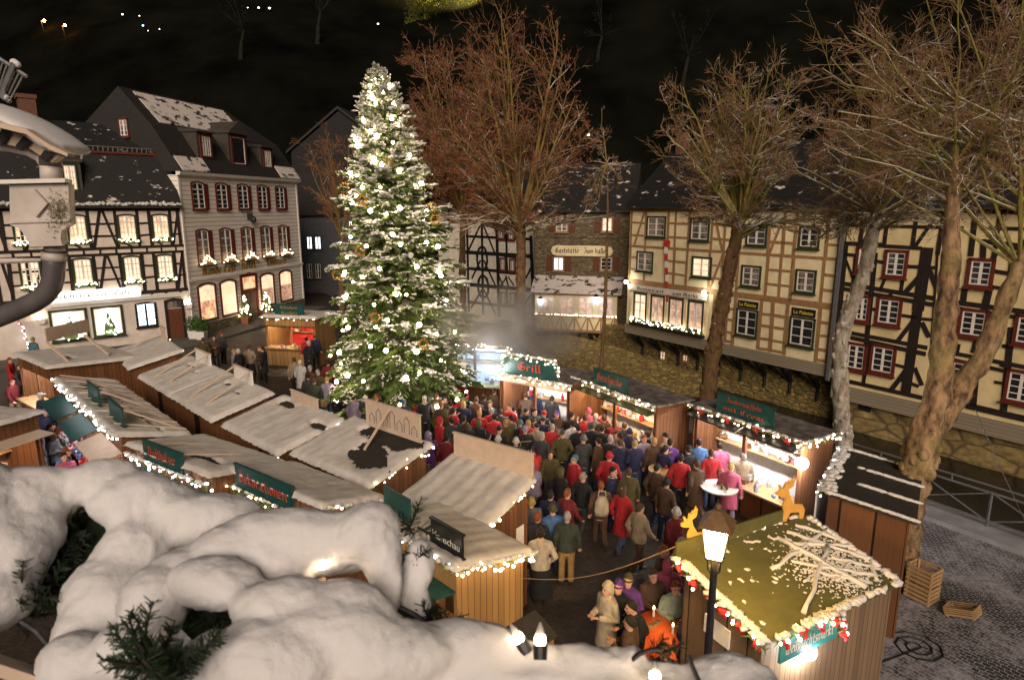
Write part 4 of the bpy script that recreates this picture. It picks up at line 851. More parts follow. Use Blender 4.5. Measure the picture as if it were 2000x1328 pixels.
# straw ornaments
for k, (px, py) in enumerate(((753, 318), (656, 365), (705, 392), (706, 490), (650, 540), (870, 404), (833, 662), (742, 612), (858, 430))):
    p = PY(px, py, 22.5); rr = firR(p.z / ftop) + .15; c_ = axis(p.z); dx = max(-rr * .93, min(rr * .93, p.x - c_.x)); p = Vector((c_.x + dx, c_.y - math.sqrt(rr * rr - dx * dx), p.z)); t = MB()
    for j in range(10): g = 6.283 * j / 10; t.ball(p + Vector((math.cos(g) * .15, 0, math.sin(g) * .15)), .045, 5, 4)
    t.bar(p - Vector((.12, 0, .16)), p + Vector((0, 0, -.1)), .07, .03); t.bar(p + Vector((.12, 0, -.2)), p + Vector((0, 0, -.1)), .07, .03)
    o = t.build('straw_wreath', M['gold'], loc=p); tag(o, 'golden straw wreath on the fir, ' + ['below the bright top', 'outermost left, upper half', 'upper left inside', 'middle left inside', 'outermost left, middle', 'outermost right, upper half', 'lower right among snow', 'lower left of centre', 'right side under a snowy tip'][k], 'ornament', 'straw wreaths on the Christmas tree')
# red ribbon fence around the tree foot
fn = thing('tree_fence', 'low dark fence with red ribbon around the Christmas tree foot', 'fence', FB)
mb = MB(); rb_ = MB()
for k in range(16):
    g0, g1 = 6.283 * k / 16, 6.283 * (k + 1) / 16; p, q = FB + Vector((math.cos(g0), math.sin(g0), 0)) * 2.3, FB + Vector((math.cos(g1), math.sin(g1), 0)) * 2.3
    mb.box(p + Vector((-.04, -.04, 0)), p + Vector((.04, .04, 1.0))); mb.bar(p + Vector((0, 0, .5)), q + Vector((0, 0, .5)), .03, .12); rb_.bar(p + Vector((0, 0, .95)), q + Vector((0, 0, .95)), .05, .14)
mb.build('posts', M['metal_dark'], fn); rb_.build('ribbon', M['red_cloth'], fn)

# ---- bare lindens along the river bank
def rough_tube(mb, path, rad, rnd, n=16):
    from mathutils import noise as mn
    pts = []; rr = []
    for i in range(len(path) - 1):
        k = max(3, int((Vector(path[i + 1]) - Vector(path[i])).length / .13))
        for j in range(k): f = j / k; pts.append(Vector(path[i]).lerp(Vector(path[i + 1]), f)); rr.append(rad[i] + (rad[i + 1] - rad[i]) * f)
    pts.append(Vector(path[-1])); rr.append(rad[-1])
    for _ in range(3): pts = [pts[0]] + [(pts[i - 1] + pts[i] * 2 + pts[i + 1]) / 4 for i in range(1, len(pts) - 1)] + [pts[-1]]
    b = len(mb.v); mb.tube(pts, rr, n)
    for i, c in enumerate(pts):
        for j in range(n):
            q = Vector(mb.v[b + i * n + j]); g = 1 + .30 * mn.noise(q * 3.2) + .16 * mn.noise(q * 9) + .08 * mn.noise(q * 22); mb.v[b + i * n + j] = tuple(c + (q - c) * g)
def bare_tree(name, lab, path, rad, crown_c, crown_r, n_limb, seed, mats, sub=9, twigs=6, fine=3, leaves=None, limb_r=.075, more=(), up=.6, tw=.0065, group='bare trees along the river bank', minz=0., low=0):
    r_ = random.Random(seed); base = Vector(path[0]); t = thing(name, lab, 'tree', base, group)
    tk = MB(); rough_tube(tk, path, rad, r_)
    for P_, R_ in more: rough_tube(tk, P_, R_, r_)
    for i in range(len(path) - 2):                                            # knots and burrs
        for k in range(14):
            f = r_.random(); p = Vector(path[i]).lerp(Vector(path[i + 1]), f); rr = rad[i] * (1 - f) + rad[i + 1] * f; g = r_.uniform(0, 6.28); s_ = r_.uniform(.22, .5); tk.ball(p + Vector((math.cos(g), math.sin(g), 0)) * rr * (1.06 - s_ * .5), (rr * s_, rr * s_, rr * s_ * 1.2), 8, 5)
    tk.build('trunk', M[mats[0]], t, True)
    lm = MB(); tg = MB(); lf = MB(); cc = Vector(crown_c); cr = Vector(crown_r); forks = [Vector(P_[i]) for P_, R_ in more for i in range(-min(3, len(P_)), 0)] if name == 'linden_tree' and more else [Vector(path[-1])] + [Vector(P_[-1]) for P_, R_ in more]
    def tw_(p, d, L, r0, lev):
        d = d.normalized(); k = 3 if lev < 2 else 2; pts = [p]; q = p; e = d
        for j in range(k):
            e = (e + Vector((r_.uniform(-.22, .22), r_.uniform(-.22, .22), r_.uniform(-.16, .28) * up))).normalized(); q = q + e * (L / k); pts.append(q)
        (lm if lev == 0 else tg).tube(pts, [r0 * (1 - .72 * j / k) for j in range(k + 1)], 5 if lev == 0 else 3, False)
        return pts
    for i in range(n_limb):
        fk = forks[i % len(forks)]
        while True:
            v = Vector((r_.gauss(0, 1), r_.gauss(0, 1), r_.gauss(.1, .95))).normalized(); q = cc + Vector((v.x * cr.x, v.y * cr.y, v.z * cr.z)) * r_.uniform(.7, 1.0)
            if q.z > minz: break
        d = q - fk; mid = fk + d * .5 + Vector((d.x * .08, d.y * .08, .04 * d.length)) + Vector((r_.uniform(-.2, .2), r_.uniform(-.2, .2), r_.uniform(-.1, .2))); pts = []
        K_ = 8
        for j in range(K_ + 1): f = j / K_; pts.append(fk * (1 - f) ** 2 + mid * (2 * f * (1 - f)) + q * f * f + Vector((r_.uniform(-1, 1), r_.uniform(-1, 1), r_.uniform(-1, 1))) * .09 * f)
        r0 = limb_r * r_.uniform(.45, .9) * (.5 + .5 * d.length / max(cr)); lm.tube(pts, [r0 * (1 - .85 * j / K_) + .004 for j in range(K_ + 1)], 6, False)
        for s_ in range(sub):
            f = r_.uniform(.22, .97); j = min(K_ - 1, int(f * K_)); p = pts[j].lerp(pts[j + 1], f * K_ - j); dd = (pts[j + 1] - pts[j]).normalized()
            sd = dd.cross(Vector((r_.gauss(0, 1), r_.gauss(0, 1), r_.gauss(0, 1)))).normalized(); L1 = d.length * r_.uniform(.16, .34) * (1.1 - .5 * f)
            P1 = tw_(p, dd * .7 + sd * r_.uniform(.5, 1.1) + Vector((0, 0, .12)), L1, r0 * .42 * (1.1 - .75 * f) + .004, 0)
            for s2 in range(twigs):
                f2 = r_.uniform(.15, 1); j2 = min(2, int(f2 * 3)); p2 = P1[j2].lerp(P1[j2 + 1], f2 * 3 - j2); d2 = (P1[j2 + 1] - P1[j2]).normalized(); sd2 = d2.cross(Vector((r_.gauss(0, 1), r_.gauss(0, 1), r_.gauss(0, 1)))).normalized()
                P2 = tw_(p2, d2 * .7 + sd2 * r_.uniform(.5, 1.1) + Vector((0, 0, .08)), L1 * r_.uniform(.3, .6), tw * 1.5, 1)
                for s3 in range(fine):
                    f3 = r_.uniform(.2, 1); j3 = min(2, int(f3 * 3)); p3 = P2[j3].lerp(P2[j3 + 1], f3 * 3 - j3); d3 = (P2[j3 + 1] - P2[j3]).normalized(); sd3 = d3.cross(Vector((r_.gauss(0, 1), r_.gauss(0, 1), r_.gauss(0, 1)))).normalized()
                    P3 = tw_(p3, d3 * .8 + sd3 * r_.uniform(.3, 1), L1 * r_.uniform(.14, .3), tw, 2)
                    if leaves and r_.random() < leaves:
                        for e_ in range(2):
                            c = P3[r_.randint(1, 2)] + Vector((r_.uniform(-.05, .05), r_.uniform(-.05, .05), r_.uniform(-.08, 0))); a = Vector((r_.gauss(0, 1), r_.gauss(0, 1), r_.gauss(0, 1))).normalized() * .05; b = a.orthogonal() * .7; lf.add([c - a, c + b, c + a, c - b], [(0, 1, 2, 3)])
    for i in range(low):                                                      # low spreading boughs with snow along their backs
        g = r_.uniform(0, 6.28); fk = Vector(path[-1]) - Vector((0, 0, r_.uniform(0, .5))); L_ = max(cr.x, cr.y) * r_.uniform(.75, 1.1); pts = [fk + Vector((math.cos(g) * L_ * f, math.sin(g) * L_ * f, L_ * (.45 * f - .33 * f * f + .04 * math.sin(5 * f + i)))) for f in [j / 7 for j in range(8)]]; lm.tube(pts, [limb_r * .6 * (1 - .8 * j / 7) + .006 for j in range(8)], 6, False)
        for s_ in range(9):
            j = r_.randint(1, 6); dd = (pts[j + 1] - pts[j]).normalized(); sd = dd.cross(Vector((r_.gauss(0, .4), r_.gauss(0, .4), 1))).normalized() * r_.choice((-1, 1)); P1 = tw_(pts[j], dd + sd * r_.uniform(.3, .8) + Vector((0, 0, .05)), L_ * r_.uniform(.2, .4), limb_r * .2, 0)
            for s2 in range(5): tw_(P1[r_.randint(1, 3)], dd + sd * r_.uniform(-.6, .9) + Vector((0, 0, r_.uniform(-.3, .3))), L_ * r_.uniform(.08, .2), tw * 1.3, 1)
    lm.build('limbs', M[mats[1]], t, True); tg.build('twigs', M[mats[2]], t)
    if lf.f: lf.build('leaves', M['dry_leaf'], t)
    return t
M['bark_brown'] = barkmat('linden_bark', (.17, .095, .05), (.075, .043, .026), .12)
M['bark_burr'] = barkmat('burred_bark', (.34, .22, .125), (.055, .033, .022), .10, 5, .4)
M['bark_pale'] = barkmat('pale_bark', (.55, .49, .44), (.22, .18, .14), .4, 7, .15)
M['limb_green'] = barkmat('mossy_limb', (.26, .205, .06), (.13, .10, .035), .5)
M['limb_red'] = barkmat('ruddy_limb', (.27, .17, .06), (.14, .085, .035), .5)
M['twig_red'] = barkmat('ruddy_twig', (.23, .105, .06), (.13, .06, .038), .12)
M['twig_brown'] = barkmat('brown_twig', (.26, .14, .08), (.14, .08, .045), .25)
M['dry_leaf'] = surf('dry_leaf', (.27, .09, .04), (.15, .05, .024), 4, .8, bs=0)
def pth(L, y): return [PY(px, py, y) for px, py in L]
def crown(pcx, pcy, y, rx, rz, ry=None): return PY(pcx, pcy, y), (rx, ry or rx, rz)
# T1 great linden behind the sausage stall
c, r3 = crown(1010, 235, 30, 3.7, 5.0); bare_tree('linden_tree', 'great bare linden with ruddy twigs behind the sausage stall, right of the fir', pth([(1018, 748), (1016, 650), (1017, 560), (1018, 480), (1015, 440)], 30), [.3, .24, .22, .22, .25], c, r3, 40, 31, ('bark_brown', 'limb_red', 'twig_red'), 9, 6, 3, .34, .10, tw=.010, minz=7.5, low=16)
c, r3 = crown(885, 235, 37, 3.3, 4.7); bare_tree('linden_tree', 'ruddy bare linden half hidden behind the Christmas tree', pth([(908, 700), (905, 600), (903, 530), (903, 470), (905, 425)], 37), [.25, .2, .18, .17, .18], c, r3, 30, 32, ('bark_brown', 'limb_red', 'twig_red'), 10, 7, 3, .45, .085, tw=.012, minz=8.2, low=8)
c, r3 = crown(1185, 330, 26.5, 1.0, 2.5); bare_tree('young_tree', 'slender young bare tree before the stone inn', pth([(1171, 765), (1176, 690), (1182, 600), (1185, 500), (1187, 400), (1186, 320)], 26.5), [.1, .085, .075, .06, .045, .03], c, r3, 16, 33, ('bark_brown', 'limb_red', 'twig_brown'), 7, 5, 2, None, .03, tw=.007, minz=6, low=6)
c, r3 = crown(1425, 290, 22.8, 2.6, 3.0); bare_tree('linden_tree', 'bare linden leaning right in front of the cream house', pth([(1372, 850), (1380, 780), (1390, 700), (1405, 625), (1418, 560), (1432, 490), (1445, 440)], 22.8), [.3, .27, .26, .25, .23, .22, .24], c, r3, 40, 34, ('bark_brown', 'limb_green', 'twig_brown'), 10, 7, 3, None, .075, tw=.008, minz=6.9, low=14)
c, r3 = crown(1690, 320, 18.3, 2.5, 2.9); bare_tree('linden_tree', 'pale trunked bare linden left of the thick forked tree', pth([(1654, 935), (1648, 860), (1641, 760), (1641, 665), (1662, 600), (1686, 540), (1702, 470), (1712, 420)], 18.3), [.3, .24, .21, .2, .19, .18, .17, .18], c, r3, 34, 35, ('bark_pale', 'limb_green', 'twig_brown'), 10, 7, 3, None, .06, tw=.0065, minz=7.0, low=12)
T4l = pth([(1746, 1135), (1758, 1060), (1782, 940), (1808, 850), (1826, 780)], 13); ll = pth([(1812, 838), (1838, 740), (1846, 620), (1856, 500), (1862, 400), (1864, 320), (1868, 200)], 13); lr = pth([(1815, 850), (1868, 775), (1925, 690), (1955, 610), (1990, 520), (2030, 430), (2080, 330)], 13.1)
c, r3 = crown(1850, 200, 13.2, 3.0, 3.1, 2.0); bare_tree('linden_tree', 'thick burred forked linden at the right beside the green roofed stall', T4l, [.36, .33, .33, .30, .2], c, r3, 54, 36, ('bark_burr', 'limb_green', 'twig_brown'), 9, 7, 3, None, .034, tw=.005, more=((ll, [.26, .24, .2, .17, .13, .08, .03]), (lr, [.22, .22, .2, .17, .14, .10, .05])), minz=7.9, low=0)
c, r3 = crown(655, 370, 48, 3.0, 4.6); bare_tree('linden_tree', 'dim ruddy bare tree between the white house and the fir', pth([(668, 620), (668, 540), (668, 470)], 48), [.25, .22, .2], c, r3, 16, 37, ('bark_brown', 'limb_red', 'twig_red'), 7, 6, 2, .5, .06, tw=.014, minz=8)
# dim trees on the slope
for k, (px, py, s, sd) in enumerate(((1330, 190, 1.5, 1), (1165, 130, 1.2, 2), (620, 90, 1.3, 3), (470, 120, 1.1, 4))):
    p = hillz(px, py); h = 7 * s; bare_tree('slope_tree', 'dim bare tree on the dark hillside, ' + ['above the chimneys', 'above the great linden', 'left of the fir top', 'above the white house roof'][k], [p, p + Vector((.3, 0, h * .3)), p + Vector((.8, 0, h * .55))], [.3 * s, .22 * s, .16 * s], p + Vector((.5, 0, h * .9)), (3.0 * s, 3.0 * s, h * .55), 9, 50 + k, ('hill_bark', 'hill_bark', 'hill_bark'), 5, 3, 0, None, .12 * s, tw=.03, group='dim trees on the hillside')
# floodlit slope with a shrub, and the far lights
hp = hillz(880, 28)
hl = thing('slope_floodlight', 'floodlight on the hillside under the yellow lit grass', 'floodlight', hillz(960, 10) + Vector((0, -2, .5))); p = wl(hl); mb = MB(); mb.box(p - Vector((.2, .1, .1)), p + Vector((.2, .1, .2))); mb.bar(p - Vector((0, 0, .8)), p, .06, .06); mb.build('housing', M['metal_dark'], hl)
ld = bpy.data.lights.new('beam', 'SPOT'); lo = bpy.data.objects.new('beam', ld); COL.objects.link(lo); lo.parent = hl; ld.energy = 120000; ld.color = (1, .78, .22); ld.spot_size = R(62); ld.spot_blend = 1; ld.shadow_soft_size = .3
lo.location = (0, -1.5, 5); lo.rotation_euler = (hillz(880, 5) - (p + Vector((0, -1.5, 5)))).to_track_quat('-Z', 'Y').to_euler()
gr = MB(); r_ = random.Random(8)
for i in range(9000):
    px = r_.uniform(790, 1000); py = r_.uniform(-60, 52)
    if py > 52 - (px - 790) * .22 + 5 * math.sin(px * .06): continue
    q = hillz(px, py); a = Vector((r_.uniform(-.5, .5), r_.uniform(-.3, .3), r_.uniform(.2, .9))) * .6; b = Vector((.10, 0, 0)); gr.add([q - b, q + b, q + a], [(0, 1, 2)])
tag(gr.build('slope_grass', M['hill_grass']), 'yellow floodlit grass on the hillside above the trees', 'grass', kind='stuff')
q = hillz(830, 40); bare_tree('slope_shrub', 'yellow floodlit bare shrub at the top edge of the hillside', [q, q + Vector((0, 0, 1))], [.3, .25], q + Vector((-.5, -.5, 3.4)), (4.2, 3, 3.4), 26, 66, ('hill_grass', 'hill_grass', 'hill_grass'), 7, 4, 0, None, .10, tw=.03, group='dim trees on the hillside')
for k, (px, py, m_, lab) in enumerate(((86, 41, 'orange_lamp', 'orange street lamp on the far road, left one'), (127, 50, 'orange_lamp', 'orange street lamp on the far road, right one'))):
    q = hillz(px, py + 22); l_ = thing('road_lamp', lab, 'street lamp', q, 'orange lamps on the hillside road'); mb = MB(); top = PY(px, py, q.y - .5); mb.tube([q, Vector((q.x, q.y - .4, top.z))], .09, 6); mb.build('post', M['metal_dark'], l_); mb = MB(); mb.ball(top, .2, 8, 6); mb.build('lamp', M['orange_lamp'], l_)
for k, (px, py, s, m_, lab) in enumerate(((247, 35, .2, 'far_white', 'warm, left of the blue light'), (280, 38, .12, 'far_white', 'small, above the blue light'), (287, 57, .2, 'far_blue', 'blue'), (319, 64, .12, 'far_white', 'small, right of the blue light'), (510, 22, .22, 'far_white', 'left of a pair'), (531, 23, .25, 'far_white', 'right of a pair'), (741, 53, .2, 'far_white', 'beside the floodlit slope'), (297, 67, .1, 'far_white', 'small, below the blue light'), (489, 22, .12, 'far_white', 'yellowish, left of the pair'), (1147, 268, .3, 'far_white', 'behind the ruddy linden'))):
    q = hillz(px, py) + Vector((0, -1, .2)); mb = MB(); mb.ball(q, (s, .15, s * .75), 8, 6); mb.mat(1).box(q - Vector((s * 1.3, .1, s * 1.0)), q + Vector((s * 1.3, .25, s * 1.0)))
    o = mb.build('far_light', [M[m_], M['timber_dark']], loc=q); tag(o, 'far lit window on the dark hillside, ' + lab, 'lit window', 'far lights on the hillside')

# ================================================================== MARKET STALLS
class Rect:
    def __init__(s, FL, FR, BL, BR, zf, zb):
        FL, FR, BL, BR = [Vector((p[0], p[1], 0)) for p in (FL, FR, BL, BR)]
        s.u = ((FR - FL) + (BR - BL)).normalized(); s.v = Vector((s.u.y, -s.u.x, 0)); s.c = (FL + FR + BL + BR) / 4
        s.w = ((FR - FL).length + (BR - BL).length) / 2; s.d = abs(((FL - BL) + (FR - BR)).dot(s.v)) / 2; s.zf, s.zb = zf, zb
    def at(s, a, b, z=0.): return s.c + s.u * a + s.v * b + Vector((0, 0, z))
    def roofz(s, b): f = b / s.d + .5; return s.zb + (s.zf - s.zb) * f
def RC(cx, cy, ang, w, d, zf, zb):
    q = Rect((0, 0), (1, 0), (0, 1), (1, 1), zf, zb); a = R(ang); q.u = Vector((math.cos(a), math.sin(a), 0)); q.v = Vector((q.u.y, -q.u.x, 0)); q.c = Vector((cx, cy, 0)); q.w = w; q.d = d; return q
def px_rect(FL, FR, BL, BR, zf=2.8, zb=2.4): return Rect(PZ(*FL, zf), PZ(*FR, zf), PZ(*BL, zb), PZ(*BR, zb), zf, zb)
def snow_sheet(mb, S, r_, th=.11, bare=(), ridges=.012, cover=1., N_=46, M_=34):
    ph = [r_.uniform(0, 6.28) for _ in range(8)]; vs = []
    for j in range(M_ + 1):
        for i in range(N_ + 1):
            a = (i / N_ - .5) * (S.w + .16); b = (j / M_ - .5) * (S.d + .12); e = min(i, N_ - i) / 2.2; e2 = min(j, M_ - j) / 2.2
            wob = .5 * math.sin(3.1 * a + ph[0]) * math.sin(2.7 * b + ph[1]) + .3 * math.sin(7.7 * a + 3 * b + ph[2]) + .25 * math.sin(13 * b - 5 * a + ph[3]) + r_.uniform(-.22, .22)
            h = th * (1 + .22 * wob) + ridges * math.sin(a * 19 + .6 * math.sin(b * 5 + ph[4])) + r_.uniform(-.006, .006)
            for (ba, bb, ra, rb, k) in bare:
                q = ((a - ba) / ra) ** 2 + ((b - bb) / rb) ** 2; h = min(h, (math.sqrt(q) - 1 + .55 * wob) * .16 * k)
            h *= min(1, .35 + e * .65) * min(1, .35 + e2 * .65)
            edge = i in (0, N_) or j in (0, M_)
            vs.append(S.at(a + (r_.uniform(-.02, .02) if edge else 0), b + (r_.uniform(-.03, .03) if edge else 0), S.roofz(b) + (-.03 if edge else (.03 + h if h > .004 else -.02))))
    mb.add(vs, [(j*(N_+1)+i, j*(N_+1)+i+1, (j+1)*(N_+1)+i+1, (j+1)*(N_+1)+i) for j in range(M_) for i in range(N_)])
def needle_run(mb, p, q, r_, rad=.09, n=90):
    d = q - p
    for i in range(n):
        c = p + d * r_.random(); g = Vector((r_.gauss(0, 1), r_.gauss(0, 1), r_.gauss(0, 1))).normalized(); a = (g + d.normalized() * r_.uniform(-.8, .8)).normalized() * rad * r_.uniform(.8, 1.7); s_ = a.orthogonal().normalized() * .014
        mb.add([c - a * .2 - s_, c - a * .2 + s_, c + a], [(0, 1, 2)])
def garland(pts, lab, seed=0, white=False, step=.13, snow=.5, bows=0, rad=.09, sag=.0, nd=38):
    r_ = random.Random(seed * 7 + 5); pts = [Vector(p) for p in pts]; t = thing('fir_garland', lab, 'garland', pts[0], 'fir garlands with fairy lights'); fo = MB(); sw = MB(); bw_ = MB()
    for p, q in zip(pts, pts[1:]):
        L_ = (q - p).length; needle_run(fo, p, q, r_, rad, int(nd * L_) + 4); n = max(2, int(L_ / step))
        for k in range(n):
            c = p.lerp(q, (k + r_.random() * .7) / n) + Vector((r_.uniform(-.07, .07), r_.uniform(-.07, .07), r_.uniform(-.1, .09)))
            bulb(t, c, BULBW if white else BULBS)
            if r_.random() < snow: lump(sw, p.lerp(q, (k + r_.random()) / n) + Vector((0, 0, .06)), r_.uniform(.05, .13), .06, .04, r_, r_.uniform(0, 3))
        for k in range(bows): c = p.lerp(q, (k + .5) / bows) + Vector((0, 0, -.03)); lump(bw_, c, .08, .06, .07, r_); lump(bw_, c + Vector((.05, .02, -.08)), .04, .03, .08, r_)
    fo.build('foliage', M['needles'], t)
    if sw.f: sw.build('snow', M['snow'], t, True)
    if bw_.f: bw_.build('bow', M['red_cloth'], t)
    return t
def stall(name, lab, S, wood='planks', roof='tar', sign=None, lamp=None, seed=0, snow=True, th=.065, bare=(), hatch=None, inner=None, counter=True, open_=True, ridges=.006, signback=False, sdrop=0., struts_=(), fascia=None, zlo=.95, fh=.5):
    r_ = random.Random(seed + 100); t = thing(name, lab, 'market stall', S.at(0, 0), 'wooden stalls of the Christmas market'); w, d = S.w / 2 - .1, S.d / 2 - .1; rz = S.roofz
    def slab(a0, a1, b0, b1, z0, z1a, z1b): return [S.at(a0,b0,z0), S.at(a1,b0,z0), S.at(a1,b1,z0), S.at(a0,b1,z0), S.at(a0,b0,z1a), S.at(a1,b0,z1a), S.at(a1,b1,z1b), S.at(a0,b1,z1b)]
    mb = MB(); mb.hexa(slab(-w, w, -d, -d + .05, 0, rz(-d) - .03, rz(-d) - .03)); mb.build('back_wall', M[wood], t)
    for s_ in (-1, 1):
        a0, a1 = (w * s_ - .025, w * s_ + .025); mb = MB(); mb.hexa(slab(a0, a1, -d + .05, d, 0, rz(-d) - .03, rz(d) - .03)); mb.build('side_wall', M[wood], t)
    mb = MB(); mb.hexa(slab(-w + .03, w - .03, d - .05, d, 0, zlo if open_ else rz(d) - .03, zlo if open_ else rz(d) - .03)); mb.build('front_panel', M[wood], t)
    if open_:
        mb = MB(); mb.hexa(slab(-w + .03, w - .03, d - .05, d, rz(d) - fh, rz(d) - .03, rz(d) - .03)); mb.build('fascia', M[fascia or wood], t)
        for a in (-w + .06, 0, w - .06): mb = MB(); mb.hexa(slab(a - .05, a + .05, d - .12, d - .04, zlo, rz(d) - fh, rz(d) - fh)); mb.build('post', M[wood], t)
    if counter and open_: mb = MB(); mb.hexa(slab(-w + .02, w - .02, d - .45, d + .28, zlo, zlo + .05, zlo + .05)); mb.build('counter', M['wood_raw'], t)
    mb = MB(); hw, hd = S.w / 2, S.d / 2; mb.hexa([S.at(-hw,-hd,rz(-hd)-.04), S.at(hw,-hd,rz(-hd)-.04), S.at(hw,hd,rz(hd)-.04), S.at(-hw,hd,rz(hd)-.04), S.at(-hw,-hd,rz(-hd)+.02), S.at(hw,-hd,rz(-hd)+.02), S.at(hw,hd,rz(hd)+.02), S.at(-hw,hd,rz(hd)+.02)])
    rf = mb.build('roof', M[roof], t)
    if snow: mb = MB(); snow_sheet(mb, S, r_, th, bare, ridges); mb.build('roof_snow', M['snow_roof'], rf, True)
    if inner: mb = MB(); mb.hexa(slab(-w + .04, w - .04, -d + .06, -d + .08, .3, rz(-d) - .1, rz(-d) - .1)); mb.build('inner_panel', M[inner], t); mb = MB(); mb.hexa(slab(-w + .05, w - .05, -d + .1, -d + .4, 1.45, 1.48, 1.48)); mb.hexa(slab(-w + .05, w - .05, -d + .1, -d + .35, 1.85, 1.88, 1.88)); mb.build('shelf', M['wood_raw'], t)
    if lamp: 
        mb = MB(); mb.hexa(slab(-w * .8, w * .8, d - .28, d - .2, rz(d) - .28, rz(d) - .22, rz(d) - .22)); mb.build('lamp_tube', M[lamp], t)
    if hatch:
        mb = MB()
        for a0, a1 in ((-w, -.03), (.03, w)) if hatch[1] > 1 else ((-w, w),): mb.prism([S.at(a0, d + .01, rz(d) - fh), S.at(a1, d + .01, rz(d) - fh), S.at(a1, d + (.34 if fh < .4 else .62), rz(d) - fh + .08 + .1 * hatch[2]), S.at(a0, d + (.34 if fh < .4 else .62), rz(d) - fh + .08 + .1 * hatch[2])], (0, 0, .035))
        mb.build('hatch', M[hatch[0]], t)
    if sign:
        a0, a1, sh, lines, board, ink, ins = sign; zs = rz(S.d / 2) + .06 - sdrop; b = S.d / 2 - ins
        mb = MB(); mb.hexa(slab(a0, a1, b - .04, b, zs, zs + sh, zs + sh)); sg = mb.build('sign_board', M[board], t)
        if lines:
            mb = MB(); n = len(lines)
            for i, (tx, k) in enumerate(lines):
                hh = sh / n; z0 = zs + sh - hh * (i + 1) + hh * .28; write(mb, tx, S.at((a0 + a1) / 2, b, z0), S.u, (0, 0, 1), S.v, (a1 - a0) * k, hh * .54, .006, .06)
            mb.build('lettering', M[ink], sg)
        fm = MB()
        for z_ in (zs - .03, zs + sh): fm.hexa(slab(a0 - .03, a1 + .03, b - .055, b + .012, z_, z_ + .03, z_ + .03))
        fm.build('frame', M['wood_beige' if signback else board], sg)
        for a, b2 in struts_: mb = MB(); mb.bar(S.at(a, b - .05, zs + sh - .02), S.at(a, b2, rz(b2) + .05), .05, .04); mb.build('strut', M['wood_beige'], t)
    return t
# small goods on the counters and shelves, every piece its own object
_g = []
m_ = MB(); m_.box((-.07, -.07, 0), (.07, .07, .12)); m_.box((-.075, -.018, 0), (.075, .018, .124)); m_.box((-.018, -.075, 0), (.018, .075, .124)); _g.append(('gift_box', m_.mesh('gift_box')))
m_ = MB(); m_.ball((0, 0, .075), .075, 8, 6); m_.tube([(0, 0, .14), (0, 0, .175)], .018, 6); _g.append(('bauble', m_.mesh('bauble')))
m_ = MB(); m_.prism([(.10 * (1 if k % 2 else .45) * math.cos(k * .628), 0, .1 + .10 * (1 if k % 2 else .45) * math.sin(k * .628)) for k in range(10)], (0, .03, 0)); _g.append(('star', m_.mesh('star')))
m_ = MB(); m_.loft([(0, 0, 0, .045, .045), (0, 0, .14, .045, .045), (0, 0, .18, .018, .018), (0, 0, .24, .018, .018)], 8); _g.append(('bottle', m_.mesh('bottle')))
m_ = MB(); m_.loft([(0, 0, 0, .07, .07), (0, 0, .06, .1, .08), (0, 0, .16, .08, .07), (0, 0, .2, .03, .03)], 8); m_.ball((0, 0, .25), .055, 7, 5); m_.ball((.04, 0, .3), .02, 5, 4); m_.ball((-.04, 0, .3), .02, 5, 4); _g.append(('soft_toy', m_.mesh('soft_toy')))
GC = {'red': (.6, .04, .04), 'white': (.75, .72, .7), 'pink': (.7, .25, .3), 'gold': (.6, .38, .08), 'green': (.07, .28, .08), 'brown': (.25, .12, .05), 'silver': (.5, .5, .55), 'blue': (.1, .2, .5)}
for me in [q[1] for q in _g]: me.materials.append(M['white_paint'])
def goods(S, where, n, cols, kinds=(0, 1, 2, 3, 4), seed=0, levels=None, zlo=1.0):
    r_ = random.Random(seed + 400); w, d = S.w / 2 - .25, S.d / 2
    levels = levels or ((zlo, d - .05, .3), (1.48, -d + .35, .08), (1.88, -d + .32, .06))
    for i in range(n):
        k = r_.choice(kinds); c = r_.choice(cols); z, b, sp = levels[i % len(levels)]
        o = bpy.data.objects.new(_g[k][0], _g[k][1]); COL.objects.link(o); o.location = S.at(r_.uniform(-w, w), b + r_.uniform(-sp, sp), z + .003); o.rotation_euler = (0, 0, math.atan2(S.u.y, S.u.x) + r_.uniform(-.4, .4)); s_ = r_.uniform(.8, 1.35); o.scale = (s_, s_, s_)
        o.material_slots[0].link = 'OBJECT'; o.material_slots[0].material = colmat('ware_' + c, GC[c], .5); tag(o, '%s %s among the wares %s' % (c, _g[k][0].replace('_', ' '), where), _g[k][0].replace('_', ' '), 'wares ' + where)

# row facing the lower alley (fronts look to the lower left)
A3 = px_rect((470, 915), (628, 1000), (555, 905), (748, 965)); A2 = px_rect((255, 870), (425, 935), (395, 850), (545, 900)); A4 = px_rect((750, 1010), (900, 1130), (850, 985), (1022, 1060))
A1 = px_rect((110, 745), (240, 858), (222, 740), (358, 842)); hA = A1.w / 2
def part(S, f0, f1): # a slice of a row of stalls
    q = Rect(S.at(-S.w/2, S.d/2), S.at(S.w/2, S.d/2), S.at(-S.w/2, -S.d/2), S.at(S.w/2, -S.d/2), S.zf, S.zb); q.c = S.at((f0 + f1 - 1) / 2 * S.w, 0); q.w = S.w * (f1 - f0) - .04; return q
stall('market_stall', 'snow roofed stall with green Dekorationen sign', A3, sign=(-1.25, .7, .46, [('Dekorationen', .86)], 'sign_green', 'sign_red', -.06), sdrop=.34, seed=1, hatch=('dark_green', 1, -3), struts_=(), lamp='tube_warm')
